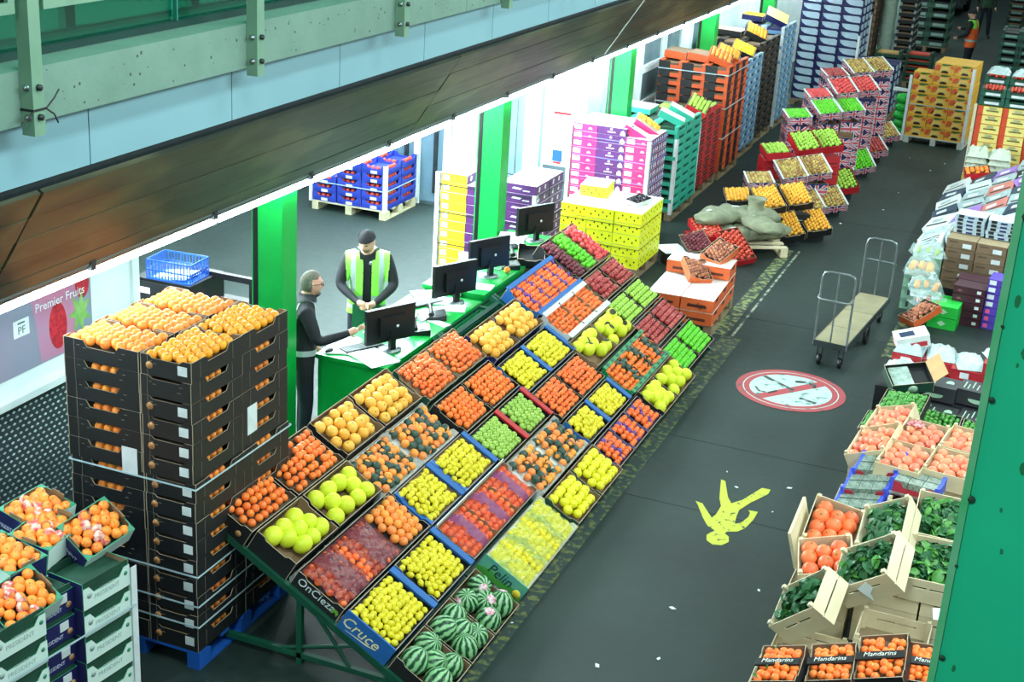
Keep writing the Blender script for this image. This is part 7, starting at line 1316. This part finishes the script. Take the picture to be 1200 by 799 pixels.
    def cover(nm, mats, test, off, pick=lambda p: 0, thick=.004):
        b2 = bmesh.new(); b2.from_mesh(body); kill = [f for f in b2.faces if not test(f.calc_center_median())]; bmesh.ops.delete(b2, geom=kill, context='FACES')
        b2.normal_update()
        for v in b2.verts: v.co += v.normal*off
        for f in b2.faces: f.material_index = pick(f.calc_center_median()); f.smooth = True
        m2 = bpy.data.meshes.new(nm); b2.to_mesh(m2); b2.free()
        for m in mats: m2.materials.append(m)
        return link(nm, m2, o)
    return o, cover, hc, dist
RADV = dict(pelvis=(.165, .125), waist=(.165, .125), chest=(.17, .125), neck=(.062, .062), skull=(.06, .06), hip=(.105, .105), knee=(.072, .072), ankle=(.05, .05), toe=(.042, .034), shoulder=(.075, .075), elbow=(.058, .058), wrist=(.034, .034), palm=(.038, .022))
# man behind the counter: hi-vis vest, hands clasped on the worktop, head bowed
JV = dict(pelvis=(0, .03, .93), waist=(0, .0, 1.12), chest=(0, -.04, 1.33), neck=(0, -.085, 1.475), skull=(.0, -.11, 1.545))
JV.update(hip_l=(.10, .03, .88), knee_l=(.12, .0, .48), ankle_l=(.13, .04, .09), toe_l=(.15, -.12, .045), hip_r=(-.10, .03, .88), knee_r=(-.12, 0, .48), ankle_r=(-.13, .04, .09), toe_r=(-.15, -.12, .045),
 shoulder_l=(.20, -.05, 1.385), elbow_l=(.275, -.10, 1.12), wrist_l=(.075, -.325, 1.00), palm_l=(.0, -.36, .99), shoulder_r=(-.20, -.05, 1.385), elbow_r=(-.275, -.10, 1.12), wrist_r=(-.085, -.32, 1.005), palm_r=(-.01, -.375, 1.005))
MV = T(-6.27, 12.17, 0) @ RZ(28)
o, cover, hc, dist = person('person', 'man in a black beanie and green hi-vis vest leaning behind the counter', MV, JV, RADV, dict(head=(.32, 0, -.42), side_l=(0, .3, 1), side_r=(0, -.2, 1), curl_l=.8, curl_r=.8, beard=True))
sleeve = lambda p: any(dist(p, Vector(JV[a+s]), Vector(JV[b+s])) < .085 and abs(p.x) > .215 for s in 'lr' for a, b in (('shoulder_', 'elbow_'), ('elbow_', 'wrist_')))
cover('hi_vis_vest', [hiv, refl], lambda p: .80 < p.z < 1.47 and abs(p.x) < .235 and not sleeve(p) and not (p.y < -.02 and abs(p.x) < .045+.0*(p.z)) and not (p.z > 1.40 and abs(p.x) < .075) and not dist(p, Vector(JV['elbow_l']), Vector(JV['wrist_l'])) < .07 and not dist(p, Vector(JV['elbow_r']), Vector(JV['wrist_r'])) < .07 and not p.y < -.22, .016, lambda p: 1 if (.95 < p.z < 1.01 or (.115 < abs(p.x) < .165 and p.z > 1.05) or .86 < p.z < .90) else 0)
cover('beanie', [beanie_m], lambda p: (hc @ p).z > .042+.12*(hc @ p).y*.3 and (hc @ p).length < .16 , .010); cover('beanie_cuff', [beanie_m], lambda p: .036 < (hc @ p).z < .072 and (hc @ p).length < .16, .016)
hd_ = MB().tube([(-.07, -.02, 1.43), (-.085, .03, 1.47), (-.04, .06, 1.49), (.04, .06, 1.49), (.085, .03, 1.47), (.07, -.02, 1.43), (.03, -.15, 1.36)], .018, 8); link('hood_trim', hd_.mesh('hood_trim', mat('pale_hood_lining', (150, 156, 158), .8)), o)
link('apron', MB().prism([(-.15, .62), (.15, .62), (.14, .92), (-.14, .92)], .01, 0, T(0, -.12, 0)).mesh('apron', mat('dark_green_apron', (18, 104, 66), .7)), o)
# man in a dark coat at the end of the counter, gesturing with one hand
RADL = dict(RADV); JL = dict(pelvis=(0, .02, .95), waist=(0, .02, 1.14), chest=(0, .0, 1.36), neck=(0, -.015, 1.505), skull=(0, -.035, 1.575))
JL.update(hip_l=(.10, .02, .90), knee_l=(.11, .0, .49), ankle_l=(.12, .03, .09), toe_l=(.13, -.13, .045), hip_r=(-.10, .02, .90), knee_r=(-.11, -.01, .49), ankle_r=(-.12, .03, .09), toe_r=(-.14, -.13, .045),
 shoulder_l=(.20, .0, 1.41), elbow_l=(.25, .06, 1.13), wrist_l=(.24, -.10, .92), palm_l=(.235, -.15, .86), shoulder_r=(-.20, .0, 1.41), elbow_r=(-.26, -.10, 1.15), wrist_r=(-.20, -.38, 1.22), palm_r=(-.19, -.455, 1.255))
ML = T(-6.03, 10.52, 0) @ RZ(122)
o, cover, hc, dist = person('person', 'grey haired man in glasses and a dark coat gesturing beside the counter', ML, JL, RADL, dict(head=(.06, 0, .10), side_l=(0, 1, 0), side_r=(0, -.3, 1), curl_l=.5, curl_r=.6, point_r=0, hem=.72))
cover('hair', [hair_g], lambda p: (hc @ p).length < .16 and ((hc @ p).z > .055 or ((hc @ p).y > .005 and (hc @ p).z > -.055)) and not ((hc @ p).y < -.05 and (hc @ p).z < .075), .006)
iM = hc.inverted(); gm = mat('glasses_frame', (26, 26, 30), .3); g_ = MB()
for s in (-1, 1):
    g_.tube([tuple(iM @ Vector((s*.031+.024*math.cos(a), -.102+.012*abs(math.sin(a))*0, .008+.017*math.sin(a)))) for a in [i*.5236 for i in range(13)]], .0028, 5, cap=False); g_.tube([tuple(iM @ Vector(q)) for q in ((s*.055, -.10, .012), (s*.078, -.06, .014), (s*.082, .01, .008))], .0028, 5)
g_.tube([tuple(iM @ Vector(q)) for q in ((-.008, -.108, .01), (.008, -.108, .01))], .0026, 5); link('glasses', g_.mesh('glasses', gm), o)
cover('collar', [dark_cloth], lambda p: 1.47 < p.z < 1.535 and (p-Vector(JL['neck'])).length < .14, .022)
cover('reflective_band', [refl], lambda p: .985 < p.z < 1.035 and abs(p.x) < .21 and dist(p, Vector(JL['pelvis']), Vector(JL['chest'])) < .19 and p.y > -.16, .008); cover('shoulder_band', [refl], lambda p: .105 < abs(p.x) < .135 and p.z > 1.28 and p.y > -.14 and p.z < 1.5, .008)
# two figures farther down the aisle
RF = dict(RADV); JF = dict(JL)
JF.update(elbow_r=(-.30, -.12, 1.22), wrist_r=(-.40, -.36, 1.20), palm_r=(-.43, -.43, 1.20), elbow_l=(.27, -.04, 1.14), wrist_l=(.22, -.25, 1.05), palm_l=(.20, -.32, 1.03))
MF = T(-2.62, 36.6, 0) @ RZ(-100)
o, cover, hc, dist = person('person', 'worker in an orange hi-vis vest and black hat behind the melon cartons', MF, JF, RF, dict(voxel=.012, side_r=(0, 0, 1), side_l=(0, 0, 1), hem=.8))
cover('hi_vis_vest', [hiv_o, hiv, refl], lambda p: .84 < p.z < 1.48 and abs(p.x) < .22 and dist(p, Vector(JF['pelvis']), Vector(JF['neck'])) < .23 and not any(dist(p, Vector(JF['elbow_'+s]), Vector(JF['wrist_'+s])) < .08 for s in 'lr'), .018, lambda p: 1 if (p.z > 1.30 and abs(p.x) > .06) else 2 if .98 < p.z < 1.03 else 0)
cover('beanie', [beanie_m], lambda p: (hc @ p).length < .17 and (hc @ p).z > .01, .014)
JW = dict(JL); JW.update(knee_l=(.13, -.04, .49), ankle_l=(.17, .0, .09), toe_l=(.19, -.15, .045), knee_r=(-.11, .03, .49), ankle_r=(-.12, .10, .09), toe_r=(-.14, -.06, .045), wrist_r=(-.27, -.04, .90), palm_r=(-.27, -.08, .83), elbow_r=(-.27, .04, 1.14))
MW = T(-2.92, 45.0, 0) @ RZ(20)
o, cover, hc, dist = person('person', 'person in a dark green top and black trousers far along the aisle', MW, JW, RF, dict(voxel=.014, side_r=(0, 1, 0), side_l=(0, 1, 0), hem=.86))
cover('green_top', [mat('dull_green_top', (52, 78, 56), .8)], lambda p: .90 < p.z < 1.46 and abs(p.x) < .23 and dist(p, Vector(JW['pelvis']), Vector(JW['neck'])) < .24, .012)
cover('hair', [beanie_m], lambda p: (hc @ p).length < .17 and ((hc @ p).z > .05 or (hc @ p).y > .03), .008)
flush_pool()
